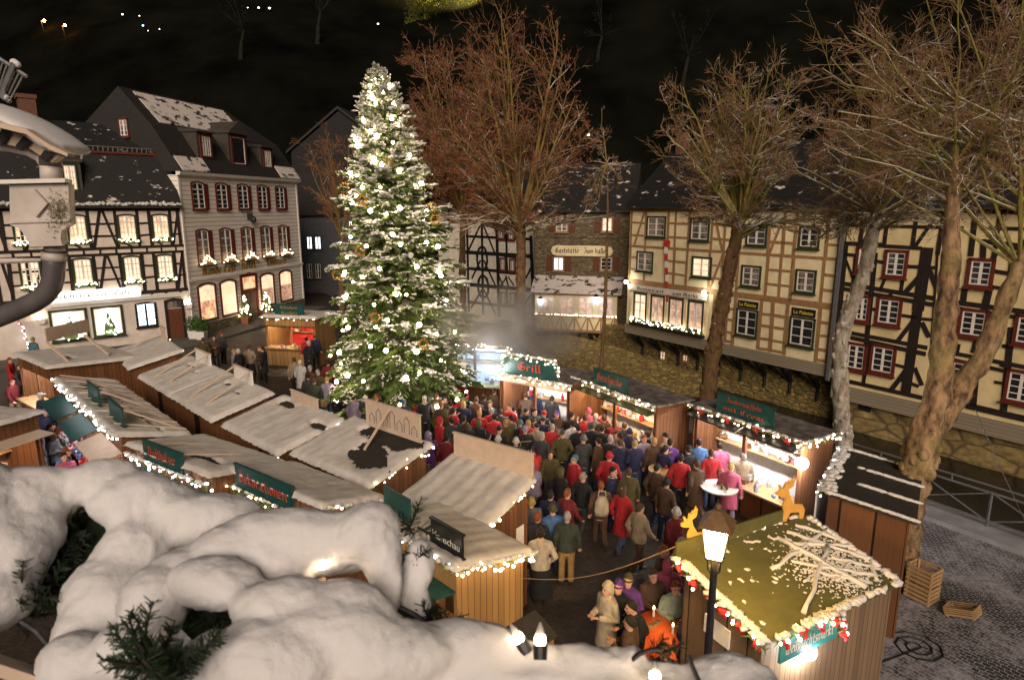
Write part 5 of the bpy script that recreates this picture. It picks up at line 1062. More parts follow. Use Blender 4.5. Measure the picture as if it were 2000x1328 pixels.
stall('market_stall', 'snow roofed stall with green Dufthölzer sign', A2, sign=(-.8, .75, .42, [('Dufthölzer', .72)], 'sign_green', 'sign_red', -.06), sdrop=.2, seed=2, hatch=('sign_green', 2, -3), lamp='tube_white', bare=((.6, .35, .55, .12, 1),), struts_=((-.6, -.6), (.65, -.7)))
stall('market_stall', 'snow roofed stall with black sign nearest the snowy garland', A4, wood='planks_light', sign=(.35, 1.15, .38, [], 'sign_black', 'white_paint', .18), seed=3, hatch=('sign_green', 1, 0), lamp='tube_warm', inner='planks_light')
plain_text('Monschau', A4.at(.75, A4.d / 2 - .18, A4.roofz(A4.d/2) + .16), A4.u, (0, 0, 1), A4.v, .7, 'white_paint', [o for o in bpy.data.objects if o.name.startswith('sign_board')][-1])
a4s = MB(); a4s.hexa([A4.at(a, b, z) for z in (2.86, 3.3) for a, b in ((-1.15, .55), (-.35, .55), (-.35, .59), (-1.15, .59))]); tag(a4s.build('sign_plate', M['sign_green'], loc=A4.at(-.7, .57, 3)), 'dark green sign plate half hidden behind the snowy garland', 'sign')
for k, (f0, f1, lab) in enumerate(((0, .36, 'snow roofed stall with lamplit roof, far end of the left row'), (.37, .68, 'snow roofed stall with long roof slats in the middle of the left row'), (.69, 1, 'snow roofed stall with dark green side sign, left of Dufthölzer'))):
    q = part(A1, f0, f1); stall('market_stall', lab, q, seed=10 + k, lamp='tube_white', inner='wood_beige', hatch=('sign_green' if k < 2 else 'wood_beige', 1, -2.5), bare=((.2, .1, .5, .25, 1),) if k == 0 else ((0, -.2, .9, .04, 1),), sign=None if k == 0 else (-.55, .75, .45, [], 'sign_green', 'sign_red', .25), struts_=() if k == 0 else ((-.5, -.75), (.7, -.75)))
    mb = MB()
    for i in range(3): a = -q.w / 2 + .15 + i * q.w / 3; mb.bar(q.at(a, q.d / 2 - .1, q.roofz(q.d/2) + .14), q.at(a + .35, -q.d / 2, q.roofz(-q.d/2) + .10), .03, .025)
    tag(mb.build('roof_slats', M['wood_beige'], loc=q.at(0, 0, 2.8)), 'long thin slats lying over the snow roof, ' + ['far stall of the left row', 'middle stall of the left row', 'near stall of the left row'][k], 'slats', 'slats on the left row roofs')
A0 = Rect(PZ(62, 700, 2.7), PZ(130, 735, 2.7), PZ(150, 668, 2.5), PZ(235, 690, 2.5), 2.7, 2.5); A0.w = 3.6; A0.d = 3.0; A0.c = PZ(150, 695, 2.6); A0.c.z = 0
stall('market_stall', 'snow roofed corner stall with upright boards before the cafe windows', A0, seed=14, wood='planks', lamp='tube_white', bare=((.3, .4, .5, .12, 1),))
p = PZ(90, 668, 2.9); q = PZ(172, 648, 2.9); mb = MB(); mb.prism([p, q, q + Vector((0, 0, .55)), p + Vector((0, 0, .55))], (.03, .05, 0)); bd = mb.build('upright_board', M['wood_beige'], loc=p); tag(bd, 'plain upright board standing on the corner stall roof below the cafe windows', 'board')
mb = MB(); 
for a_, b_ in (((90, 668), (135, 707)), ((165, 655), (212, 692))): mb.bar(PZ(*a_, 3.35), PZ(*b_, 2.72), .07, .06)
mb.build('strut', M['wood_beige'], bd)
# row facing the square (seen from behind)
B1 = px_rect((539, 776), (369, 700), (412, 814), (274, 734)); B0 = px_rect((358, 690), (325, 660), (253, 715), (215, 685)); B2 = px_rect((666, 824), (560, 775), (547, 884), (431, 828)); B3 = px_rect((842, 868), (690, 815), (720, 950), (572, 886)); B4 = px_rect((1046, 935), (885, 895), (935, 1028), (785, 978))
B4 = RC(-.9, 12.11, 143.6, 2.12, 1.62, 2.8, 2.4); B3 = RC(-3.58, 14.29, 140.3, 2.92, 1.81, 2.8, 2.4); B2 = RC(-6.12, 16.18, 136.8, 3.05, 1.8, 2.8, 2.4); B1 = RC(-10.05, 19.91, 135, 6.7, 1.76, 2.8, 2.4)
bs_ = dict(signback=True)
for k, (f0, f1, lab) in enumerate(((0, .5, 'snow roofed stall with two long props, nearer half of the pair with pale sign backs'), (.5, 1, 'snow roofed stall with pale sign back, farther half of the pair'))):
    q = part(B1, f0, f1); stall('market_stall', lab, q, seed=20 + k, lamp='tube_warm', sign=(-.6, .75, .42, [], 'white_paint', 'sign_red', .1), struts_=((-.5, -.75), (.65, -.8)), bare=((.5, .45, .25, .05, 1), (-.6, .3, .2, .05, 1)), **bs_)
stall('market_stall', 'lamplit snow roofed stall nearest the brown cafe door', B0, seed=23, lamp='tube_warm', sign=(.3, 1.2, .5, [], 'wood_beige', 'sign_red', .1), struts_=((1.1, -.4),), **bs_)
stall('market_stall', 'snow roofed stall with a low sign back and black bare patch', B2, seed=24, lamp='tube_warm', sign=(-.55, .85, .3, [], 'wood_beige', 'sign_red', .1), bare=((.9, .62, .35, .13, 1), (-1.2, .35, .3, .1, 1)), **bs_)
st3 = stall('market_stall', 'snow roofed stall with large bare olive patch and house pictures on its sign', B3, seed=25, roof='tar', lamp='tube_warm', wood='planks', sign=(-1.25, .75, .62, [], 'wood_beige', 'sign_red', .1), struts_=((-.2, -.05),), bare=((-.35, .62, .95, .32, 1.2), (-.35, .1, .5, .16, 1), (-.7, -.25, .6, .25, .35)), **bs_)
mb = MB(); b = B3.d / 2 - .142
for k in range(7):
    a = .6 - k * .26; h = (.16, .3, .2, .36, .18, .32, .15)[k]; z = B3.roofz(B3.d/2) + .14
    for p, q in (((a, z), (a, z + h)), ((a, z + h), (a - .09, z + h + .1)), ((a - .09, z + h + .1), (a - .18, z + h)), ((a - .18, z + h), (a - .18, z))): mb.bar(B3.at(p[0], b, p[1]), B3.at(q[0], b, q[1]), .02, .012)
mb.build('house_drawing', M['metal'], [o for o in st3.children if o.name.startswith('sign_board')][0])
stall('market_stall', 'stall with unbroken grey snow roof and blank sign back, centre of the square', B4, seed=26, lamp='tube_warm', wood='planks', sign=(-1.1, 1.0, .5, [], 'wood_beige', 'sign_red', .05), ridges=.009, **bs_)
lf = PZ(1020, 1062, 0)
# stalls along the river (fronts look to the lower left)
R1 = px_rect((1138, 738), (1290, 797), (1172, 728), (1355, 780)); R2 = px_rect((1362, 792), (1578, 866), (1420, 775), (1635, 848)); R1 = RC(3.74, 19.44, -57.8, 3.87, 1.6, 2.65, 2.6); R2 = RC(6.72, 16.54, -57.6, 3.63, 1.5, 2.65, 2.6)
stall('market_stall', 'gift stall with green Geschenke sign and open striped shelves', R1, seed=30, roof='roof_dusted', snow=False, lamp='tube_warm', inner='white_paint', fascia='wood_beige', sign=(-1.0, .6, .42, [('Geschenke', .74)], 'sign_green', 'sign_red', .1), hatch=('dark_green', 2, -1.2), th=.07, fh=.24, zlo=.85)
stall('market_stall', 'brightly lit sweets stall with two line green sign', R2, seed=31, roof='roof_dusted', snow=False, lamp='tube_white', inner='white_paint', sign=(-.95, .85, .48, [('Zuckerwaffeln', .62), ('mit Crem', .72)], 'sign_green', 'sign_red', .1), hatch=('metal_dark', 2, -1.5), th=.03, bare=((.6, -.3, 1.4, .7, .3),), fascia='planks', fh=.2, zlo=.85)
goods(R1, 'on the gift stall shelves', 66, ('white', 'white', 'pink', 'red', 'gold', 'silver'), (0, 1, 2, 4), 1, ((1.0, R1.d/2 - .05, .3), (1.48, -R1.d/2 + .35, .08), (1.88, -R1.d/2 + .32, .06), (1.3, R1.d/2 - .35, .05)))
goods(R2, 'in the bright sweets stall', 46, ('white', 'silver', 'white', 'pink', 'brown'), (0, 3, 3, 1), 2)
goods(A1, 'in the lit stall of the left row', 70, ('white', 'pink', 'red', 'silver', 'blue'), (0, 1, 4, 2), 3, ((1.0, A1.d/2 - .05, .3), (1.0, A1.d/2 + .1, .12)))
goods(A4, 'on the counter by the black sign', 26, ('red', 'pink', 'red', 'gold', 'white'), (0, 1, 1), 4, ((1.0, A4.d/2 + .05, .22),))
# sausage stall with steam
F1 = Rect(PZ(1000, 735, 2.5), PZ(1105, 765, 2.5), PZ(1030, 700, 2.6), PZ(1165, 735, 2.6), 2.7, 2.4); F1 = RC(1.25, 21.3, -34, 2.9, 2.1, 2.65, 2.6)
stall('market_stall', 'glaring white sausage stall with garlanded sign and steam', F1, seed=33, roof='roof_dusted', snow=False, lamp='tube_white', inner='white_paint', fascia='wood_beige', sign=(-1.2, .9, .5, [('Grill', .45)], 'sign_green', 'sign_red', .1), hatch=('wood_beige', 1, -.5), th=.05, bare=((.5, -.6, 1.4, .5, .4),), fh=.22, zlo=.85)
goods(F1, 'in the white sausage stall', 22, ('white', 'silver', 'brown', 'red'), (0, 3), 5)
F2 = Rect((0, 0), (1, 0), (0, 1), (1, 1), 2.6, 2.4); F2.u = Vector((.95, -.3, 0)).normalized(); F2.v = Vector((F2.u.y, -F2.u.x, 0)); F2.w = 3.4; F2.d = 2.2; F2.c = PZ(925, 745, 1.0) + F2.v * -1.1; F2.c.z = 0
stall('market_stall', 'blue lit drinks booth right behind the Christmas tree', F2, seed=34, roof='roof_dusted', snow=False, lamp='tube_blue', inner='white_paint', th=.05, fh=.2, zlo=.8)
goods(F2, 'in the blue lit booth', 24, ('white', 'silver', 'blue'), (3, 3, 0), 6)
F3 = Rect((0, 0), (1, 0), (0, 1), (1, 1), 2.6, 2.5); F3.u = Vector((.98, -.2, 0)).normalized(); F3.v = Vector((F3.u.y, -F3.u.x, 0)); F3.w = 3.0; F3.d = 2.4; F3.c = PZ(590, 612, 2.6) + F3.v * .2; F3.c.z = 0
stall('market_stall', 'reddish lit stall with rounded teal sign before the white house', F3, seed=35, lamp='tube_warm', inner='red_cloth', sign=(-.8, .85, .6, [('Gebackene', .6), ('Mandeln', .55)], 'sign_green', 'gold', .1), hatch=('metal_dark', 1, .3), wood='planks_light', th=.1)
goods(F3, 'in the reddish lit stall', 20, ('red', 'pink', 'gold', 'white'), (0, 1), 7)
F4 = Rect((0, 0), (1, 0), (0, 1), (1, 1), 2.7, 2.6); F4.u = Vector((.35, .93, 0)).normalized(); F4.v = Vector((F4.u.y, -F4.u.x, 0)); F4.w = 3.4; F4.d = 1.8; F4.c = PZ(-40, 850, 2.65) - F4.v * 1.15; F4.c.z = 0
stall('market_stall', 'snow roofed stall cut by the left picture edge', F4, seed=38, lamp='tube_warm', inner='wood_beige', hatch=('wood_beige', 1, -1))
goods(F4, 'in the stall at the left edge', 14, ('red', 'gold', 'brown', 'white'), (0, 1), 8)
# dark roofed stall behind the thick tree
TL, TR, BR_, BL_ = PZ(1640, 868, 2.45), PZ(1795, 920, 2.45), PZ(1765, 1018, 2.7), PZ(1622, 968, 2.7)
R3 = Rect(TL, BL_, TR, BR_, 2.7, 2.5); c_ = (TL + TR + BR_ + BL_) / 4; R3 = RC(7.58, 12.47, -124, 2.87, 1.6, 2.7, 2.5)
t3 = stall('market_stall', 'dark roofed stall with white tarp end and snow lines behind the thick tree', R3, seed=36, wood='planks', roof='tar', snow=False, open_=False)
mb = MB(); r_ = random.Random(77)
for f in (.02, .36, .68, .99):
    for k in range(40):
        x = r_.uniform(-.5, .5); 
        if f in (.36, .68) and x > .12 + .1 * math.sin(k): x = -.5 + .5 * r_.random()
        lump(mb, R3.at((f - .5) * R3.w, x * R3.d, R3.roofz(x * R3.d) + .04), .05, .10, .03, r_, math.atan2(R3.v.y, R3.v.x) + 1.57)
for k in range(60): lump(mb, R3.at(r_.uniform(-.5, .5) * R3.w, R3.d * (.5 - .12 * r_.random() ** 2), R3.roofz(R3.d * .45) + .04), .09, .08, .04, r_)
mb.build('roof_snow', M['snow'], t3, True)
tp = MB(); e0, e1 = PZ(1500, 905, 2.3), PZ(1612, 962, 2.3); tp.prism([R3.at(-R3.w/2 - .1, R3.d/2 + .12, .4), R3.at(R3.w/2 - .3, R3.d/2 + .12, .4), R3.at(R3.w/2 - .3, R3.d/2 + .12, 2.55), R3.at(-R3.w/2 - .1, R3.d/2 + .12, 2.55)], R3.v * .03); tp_ = tp.build('tarp', M['white_paint'], loc=R3.at(0, R3.d/2, 1.4)); tag(tp_, 'white tarp wall lit by the floodlight beside the sweets stall', 'tarp')
# olive roofed stall in front
R4 = Rect(PZ(1490, 1255, 2.8), PZ(1765, 1138, 2.4), PZ(1325, 1090, 2.8), PZ(1570, 1008, 2.6), 2.55, 2.75)
R4 = RC(4.37, 9.16, 27.5, 3.04, 1.78, 2.4, 2.75)
t4 = stall('market_stall', 'olive roofed stall in front with snowy twigs on its roof', R4, seed=37, wood='planks_worn', roof='olive_tarp', snow=False, open_=False)
mb = MB(); r_ = random.Random(78)
def onroof(a, b, dz=.03): a *= R4.w / 3.62; b *= R4.d / 2.25; return R4.at(a, b, R4.roofz(b) + dz)
for a0, b0, a1, b1, w_ in ((-.35,-.1,1.75,-.55,.035),(-.7,.95,1.3,-.15,.035),(.55,-.75,1.0,.98,.04),(.9,-.8,1.75,.4,.03),(.2,-.1,1.5,.8,.028),(1.25,-.95,1.75,-.2,.03),(.7,-.5,1.78,.0,.03),(.3,.2,1.2,.9,.022),(1.1,.1,1.75,.75,.025),(.0,.4,.9,.1,.02),(.6,.6,1.5,.3,.022),(.35,-.85,.75,-.6,.02),(-.25,-.95,.1,-.8,.02),(1.35,.9,1.75,.5,.03)):
    n = 9; pts = []
    for k in range(n + 1): f = k / n; pts.append(onroof(a0 + (a1 - a0) * f + r_.uniform(-.03, .03), b0 + (b1 - b0) * f + r_.uniform(-.03, .03), .045))
    mb.tube(pts, [w_ * r_.uniform(.7, 1.2) for _ in pts], 6)
mb.build('snowy_twigs', M['snow'], t4, True); mb = MB()
for i in range(1500):
    a = r_.gauss(.95, .5); b = r_.gauss(.25, .45)
    if abs(a) < 1.78 and abs(b) < 1.08: lump(mb, onroof(a, b, .02), r_.uniform(.008, .034), r_.uniform(.008, .02), .012, r_, r_.uniform(0, 3), .4)
for i in range(14): lump(mb, onroof(r_.uniform(-1.7, .2), r_.uniform(-1, .9), .02), .05, .03, .025, r_, r_.uniform(0, 3), .4)
for i in range(240):                                                      # snow along the edges
    s_ = r_.random()
    a, b = ((-1.8 + 3.6 * s_, 1.1) if i % 3 == 0 and s_ > .25 else (1.78, -1.05 + 2.1 * s_) if i % 3 == 1 else (-1.78, -.9 + 2 * s_)); lump(mb, onroof(a, b, .03), r_.uniform(.05, .11), r_.uniform(.04, .08), .045, r_, r_.uniform(0, 3), .3)
mb.build('roof_snow', M['snow'], t4, True)
mb = MB(); mb.hexa([R4.at(a, b, z) for z in (2.75, 3.0) for a, b in ((-1.52, -.93), (.9, -.93), (.9, -.89), (-1.52, -.89))]); mb.build('back_board', M['olive_tarp'], t4)
mb = MB(); mb.hexa([R4.at(a, b, z) for z in (2.05, 2.42) for a, b in ((-1.28, .93), (-.1, .93), (-.1, .97), (-1.28, .97))]); tsg = mb.build('sign_board', surf('teal_sign', (.05, .30, .30), (.04, .22, .23), 5, .5, bs=0), t4)
mb = MB(); write(mb, 'Weihnachtsmarkt', R4.at(-.69, .97, 2.16), R4.u, (0, 0, 1), R4.v, 1.0, .18); mb.build('lettering', M['white_paint'], tsg)
# cut-out reindeer boards
def reindeer(p, u, s, lab):
    prof = [(0, 0), (.05, .45), (-.02, .8), (.12, 1.15), (-.15, 1.2), (-.38, 1.3), (-.4, 1.42), (-.22, 1.5), (-.3, 1.75), (-.2, 1.72), (-.12, 1.55), (-.02, 1.6), (.05, 1.85), (.1, 1.72), (.2, 1.95), (.24, 1.78), (.4, 2.1), (.36, 1.75), (.52, 1.98), (.42, 1.6), (.2, 1.5), (.3, 1.2), (.55, .8), (.95, .75), (1.1, .5), (1.05, 0), (.9, 0), (.85, .4), (.4, .42), (.2, 0)]
    mb = MB(); p = Vector(p); u = Vector(u); n = Vector((u.y, -u.x, 0)); mb.prism([p + u * (x * s) + Vector((0, 0, z * s)) for x, z in prof], n * -.03); o = mb.build('reindeer_board', surf('reindeer_wood', (.55, .3, .07), (.45, .23, .05), 6, .7), loc=p); tag(o, lab, 'cut-out figure', 'reindeer boards on the olive roof')
reindeer(R4.at(.95, -.95, 2.72), (.95, .2, 0), .42, 'flat wooden reindeer standing at the far corner of the olive roof')
reindeer(R4.at(-1.25, -.95, 2.75), (.9, .4, 0), .36, 'flat wooden reindeer behind the glowing street lantern')
# notices on the stall walls
for S_, a, z, w_, h_, m_, lab in ((R4, None, 2.0, .5, .3, 'white_paint', 'white notice board on the boards below the lantern'), (R4, None, 1.55, .42, .5, 'red_cloth', 'dark red poster near the front corner of the olive stall')):
    b = .0 if m_ == 'white_paint' else .62; x = -R4.w / 2 + .06
    mb = MB(); mb.hexa([R4.at(a_, b_, z_) for z_ in (z - h_ / 2, z + h_ / 2) for a_, b_ in ((x - .03, b - w_ / 2), (x - .0, b - w_ / 2), (x - .0, b + w_ / 2), (x - .03, b + w_ / 2))]); o = mb.build('notice', M[m_], loc=R4.at(x, b, z)); tag(o, lab, 'notice')
mb = MB(); q = B4.at(-B4.w / 2 + .06, .45, 1.65); mb.prism([B4.at(-B4.w/2 + .065, .3, 1.45), B4.at(-B4.w/2 + .065, .55, 1.45), B4.at(-B4.w/2 + .065, .55, 1.9), B4.at(-B4.w/2 + .065, .3, 1.9)], B4.u * -.02); o = mb.build('notice', M['white_paint'], loc=q); tag(o, 'pale paper notice on the brown side wall of the central stall', 'notice')
# garlands
def edge(S, side, z=0.):
    hw, hd = S.w / 2 + .03, S.d / 2 + .05; c4 = {'f': ((-hw, hd), (hw, hd)), 'l': ((-hw, -hd), (-hw, hd)), 'r': ((hw, -hd), (hw, hd)), 'b': ((-hw, -hd), (hw, -hd))}[side]
    return [S.at(a, b, S.roofz(b) - .06 + z) for a, b in c4]
k = 0
for S_, sd, lab, kw in ((A1, 'f', 'white lit garland along the fronts of the left row', dict(white=True, step=.085)), (A2, 'f', 'white lit garland under the Dufthölzer sign', dict(white=True, step=.08, dz=-.2)), (A3, 'f', 'warm lit garland under the Dekorationen sign', dict(dz=-.34)), (A3, 'r', 'pale lit garland on the right edge of the Dekorationen stall', {}), (A4, 'r', 'dense warm lit garland on the right edge of the black sign stall', dict(step=.055, snow=.9)), (A4, 'f', 'lit garland under the black sign', {}),
    (B3, 'l', 'lit garland on the right edge of the stall with the bare patch', dict(snow=.2)), (B4, 'l', 'lit garland on the right edge of the central stall', dict(snow=.3)), (B2, 'l', 'sparse lit garland on the right edge of the low sign back stall', dict(step=.4)), (B2, 'f', 'snowy garland behind the low sign back', dict(step=.3, snow=1.5)), (R1, 'f', 'warm lit garland along the gift stall front', dict(snow=.8)), (R2, 'f', 'snowy warm lit garland along the sweets stall front', dict(snow=.9, bows=4)), (R2, 'r', 'lit garland on the right end of the sweets stall', {}),
    (R4, 'l', 'garland with red bows on the left edge of the olive roof', dict(bows=6, snow=.7, rad=.11)), (R4, 'b', 'snowy garland on the far edge of the olive roof', dict(snow=1, step=.25)), (F1, 'f', 'glaring lit garland along the sausage stall front', dict(step=.08, snow=.9)), (F2, 'f', 'warm lit garland over the blue booth', dict(step=.08)), (F3, 'f', 'snowy garland on the reddish stall', dict(snow=1, step=.3)), (B0, 'f', 'dark garland on the lamplit stall by the brown door', dict(step=.5, snow=.3)), (R3, 'f', 'pale lit garland on the white tarp end of the dark stall', dict(white=True, snow=1))):
    k += 1; kw = dict(kw); garland(edge(S_, sd, kw.pop('dz', 0)), lab, k, **kw)
garland([F1.at(-1.25, F1.d/2 - .05, 2.8), F1.at(-1.15, F1.d/2 - .05, 3.3), F1.at(.85, F1.d/2 - .05, 3.3), F1.at(.95, F1.d/2 - .05, 2.8)], 'lit garland framing the sausage stall sign', 40, step=.09, snow=.9)
garland([R4.at(-1.4, .95, 2.4), R4.at(-.7, 1.0, 2.48), R4.at(-.05, .97, 2.42), R4.at(.15, .95, 1.95)], 'snowy lit garland with red baubles around the teal sign', 41, step=.09, snow=.9, bows=2, rad=.12)
garland([L.at(-10.6, .3, .5), L.at(-10.6, 2.4, .5), L.at(-10.0, 3.0, .5), L.at(-9.0, 2.7, .5), L.at(-8.6, 2.0, .5), L.at(-8.5, .6, .5)], 'red and white lit garland arch at the far left house', 42, white=True, bows=3)
# floodlights
for k, (p, lab) in enumerate(((R2.at(R2.w/2 + .05, R2.d/2 + .12, 2.15), 'glaring floodlight on the right end of the sweets stall'), (PZ(1578, 1272, 1.95), 'glaring floodlight below the teal sign of the olive stall'), (F1.at(-F1.w/2 - .1, F1.d/2 + .15, 2.75), 'glaring floodlight at the left corner of the sausage stall'))):
    f = thing('floodlight', lab, 'floodlight', p, 'floodlights on the stalls'); dr = Vector((-.15, -1, -.1)).normalized(); mb = MB(); mb.ball(p, .15 if k == 0 else .12, 12, 8); mb.build('lens', M['flood'], f); mb = MB(); b = p - dr * .1; mb.bar(b + Vector((-.1, 0, 0)), b + Vector((.1, 0, 0)), .1, .16); mb.bar(b, b - dr * .25, .03, .03); mb.build('housing', M['metal_dark'], f)
# street lantern at the olive stall
LP = Vector((2.70, 7.75, 0)); l_ = thing('street_lantern', 'tall glowing street lantern beside the olive roof', 'lantern', LP); zl = 3.66
mb = MB(); mb.tube([LP, LP + Vector((0, 0, .5)), LP + Vector((0, 0, .55)), LP + Vector((0, 0, 3.2)), LP + Vector((0, 0, zl))], [.09, .085, .055, .05, .045], 10)
for k in range(4): g = k * 1.57 + .4; mb.tube([LP + Vector((0, 0, zl - .28)), LP + Vector((math.cos(g) * .1, math.sin(g) * .1, zl - .18)), LP + Vector((math.cos(g) * .12, math.sin(g) * .12, zl))], .014, 5)
mb.build('post', M['metal_dark'], l_)
gl = MB(); q4 = lambda z, r: [LP + Vector((math.cos(g) * r, math.sin(g) * r, z)) for g in (R(20), R(110), R(200), R(290))]
gl.hexa(q4(zl, .14) + q4(zl + .44, .225)); gl.build('glass', M['lantern'], l_)
fr_ = MB()
for a_, b_ in zip(q4(zl, .148), q4(zl + .44, .232)): fr_.bar(a_, b_, .018, .018)
for z_, r__ in ((zl - .01, .148), (zl + .44, .236)):
    q = q4(z_, r__)
    for i in range(4): fr_.bar(q[i], q[(i + 1) % 4], .022, .022)
fr_.build('frame', M['metal_dark'], l_)
hd_ = MB(); a_ = q4(zl + .45, .31); b_ = q4(zl + .66, .06); hd_.hexa(a_ + b_); hd_.ball(LP + Vector((0, 0, zl + .7)), .05, 8, 6); hd_.build('hood', M['copper'], l_)
# tables in the square
def table(px, py, z, rad, top, lab, cloth=None, legs=True):
    p = PZ(px, py, z); p = Vector((p.x, p.y, 0)); t = thing('standing_table', lab, 'table', p, 'standing tables in the square'); mb = MB(); mb.loft([(p.x, p.y, z - .04, rad * .98, rad * .98), (p.x, p.y, z, rad, rad)], 22); mb.build('tabletop', M[top], t)
    if cloth:
        mb = MB(); n = 28; ring = lambda z_, k_: [(p.x + (rad + k_ + k_ * .8 * math.sin(j * 2.2)) * math.cos(6.283 * j / n), p.y + (rad + k_ + k_ * .8 * math.sin(j * 2.2)) * math.sin(6.283 * j / n), z_) for j in range(n)]
        a = ring(z + .008, .0); b = ring(z - .5, .07); mb.add(a + b + [(p.x, p.y, z + .01)], [(j, j + n, (j + 1) % n + n, (j + 1) % n) for j in range(n)] + [(j, (j + 1) % n, 2 * n) for j in range(n)]); mb.build('cloth', M[cloth], t, True)
    mb = MB()
    for k in range(3): g = k * 2.1 + .3; v = Vector((math.cos(g), math.sin(g), 0)); mb.tube([p + v * .32, p - v * .12 + Vector((0, 0, z - .05))], .018, 6)
    mb.build('legs', M['metal_dark'], t); return p
def on_table(p, z, items, where, seed=0, col=('red', 'white', 'brown')):
    r_ = random.Random(seed)
    for i in range(items):
        k = 3 if r_.random() < .6 else 1; o = bpy.data.objects.new(_g[k][0], _g[k][1]); COL.objects.link(o); g = r_.uniform(0, 6.28); rr = r_.uniform(.05, .3); o.location = p + Vector((math.cos(g) * rr, math.sin(g) * rr, z + .015)); c = r_.choice(col); o.scale = (.7,) * 3
        o.material_slots[0].link = 'OBJECT'; o.material_slots[0].material = colmat('ware_' + c, GC[c], .5); tag(o, '%s %s standing on the %s' % (c, _g[k][0], where), _g[k][0], 'things on the ' + where)
p = table(1405, 950, 1.1, .48, 'table_top', 'pale round standing table with bottles before the sweets stall'); on_table(p, 1.1, 3, 'pale round table', 1, ('brown',))
p = table(1296, 916, 1.1, .42, 'wood_raw', 'golden brown round table left of the man in the red jacket'); on_table(p, 1.1, 2, 'golden brown table', 2)
p = table(912, 845, 1.1, .42, 'red_cloth', 'red topped standing table among the crowd below the tree', 'red_cloth'); on_table(p, 1.1, 3, 'red table below the tree', 3)
p = table(1030, 892, 1.1, .4, 'red_cloth', 'red table with candles behind the central stall', 'red_cloth'); on_table(p, 1.1, 4, 'red table behind the central stall', 4, ('white', 'red'))
p = table(800, 800, 1.1, .42, 'red_cloth', 'red decorated table at the foot of the Christmas tree', 'red_cloth'); on_table(p, 1.1, 7, 'red table at the tree foot', 5, ('red',))
p = table(1008, 785, 1.1, .35, 'red_cloth', 'small red table before the sausage stall', 'red_cloth'); on_table(p, 1.1, 3, 'red table before the sausage stall', 6, ('red',))
TP = table(1296, 1222, 1.1, .46, 'orange_cloth', 'orange clothed table with candles in the front, beside the olive stall', 'orange_cloth')
for i, (dx, dy) in enumerate(((-.12, .25), (.16, .28), (.1, -.22))):
    c = thing('candle', 'white lit candle on the orange table, ' + ['far left', 'far right', 'near edge'][i], 'candle', TP + Vector((dx, dy, 1.115)), 'candles on the orange table'); q = wl(c); mb = MB(); mb.tube([q, q + Vector((0, 0, .14))], .022, 8); mb.build('wax', M['white_paint'], c); mb = MB(); mb.ball(q + Vector((0, 0, .175)), (.013, .013, .03), 6, 5); mb.build('flame', glow('candle_flame_%d' % i, (1, .7, .3), 40), c)
for i, (dx, dy, g) in enumerate(((-.16, .02, .7), (.17, .06, 1.9))):
    q = TP + Vector((dx, dy, 1.112)); u = Vector((math.cos(g), math.sin(g), 0)); mb = MB(); mb.bar(q - u * .16 + Vector((0, 0, .015)), q + u * .16 + Vector((0, 0, .015)), .11, .03); mb.mat(1); r_ = random.Random(i)
    for j in range(9): lump(mb, q + u * r_.uniform(-.13, .13) + Vector((r_.uniform(-.03, .03), r_.uniform(-.03, .03), .04)), .035, .025, .018, r_)
    o = mb.build('food_tray', [M['wood_raw'], M['terracotta']], loc=q); tag(o, ['tray of food on the left of the orange table', 'tray of food on the right of the orange table'][i], 'tray', 'trays on the orange table')
# railing along the river
rl = thing('river_railing', 'grey metal railing with crossed bars along the river', 'railing', Vector((bank(14) - .2, 14, 0))); e = Vector((-.14, -.09, .13)); yy = [6 + 1.55 * k for k in range(11)]; P_ = [Vector((bank(y), y, 0)) + e for y in yy]
for k, p in enumerate(P_): mb = MB(); mb.bar(p, p + Vector((0, 0, .95)), .05, .05); mb.build('post', M['metal'], rl)
mb = MB(); mb.bar(P_[0] + Vector((0, 0, 1.1)), P_[-1] + Vector((0, 0, 1.1)), .04, .04); mb.bar(P_[0] + Vector((0, 0, .92)), P_[-1] + Vector((0, 0, .92)), .045, .045); mb.bar(P_[0] + Vector((0, 0, .12)), P_[-1] + Vector((0, 0, .12)), .045, .045); mb.build('rails', M['metal'], rl); mb = MB()
for p, q in zip(P_, P_[1:]): mb.bar(p + Vector((0, 0, .12)), q + Vector((0, 0, .92)), .03, .03); mb.bar(p + Vector((0, 0, .92)), q + Vector((0, 0, .12)), .028, .028); mb.bar((p + q) / 2 + Vector((0, 0, .92)), (p + q) / 2 + Vector((0, 0, 1.1)), .03, .03)
mb.build('cross_bars', M['metal'], rl)
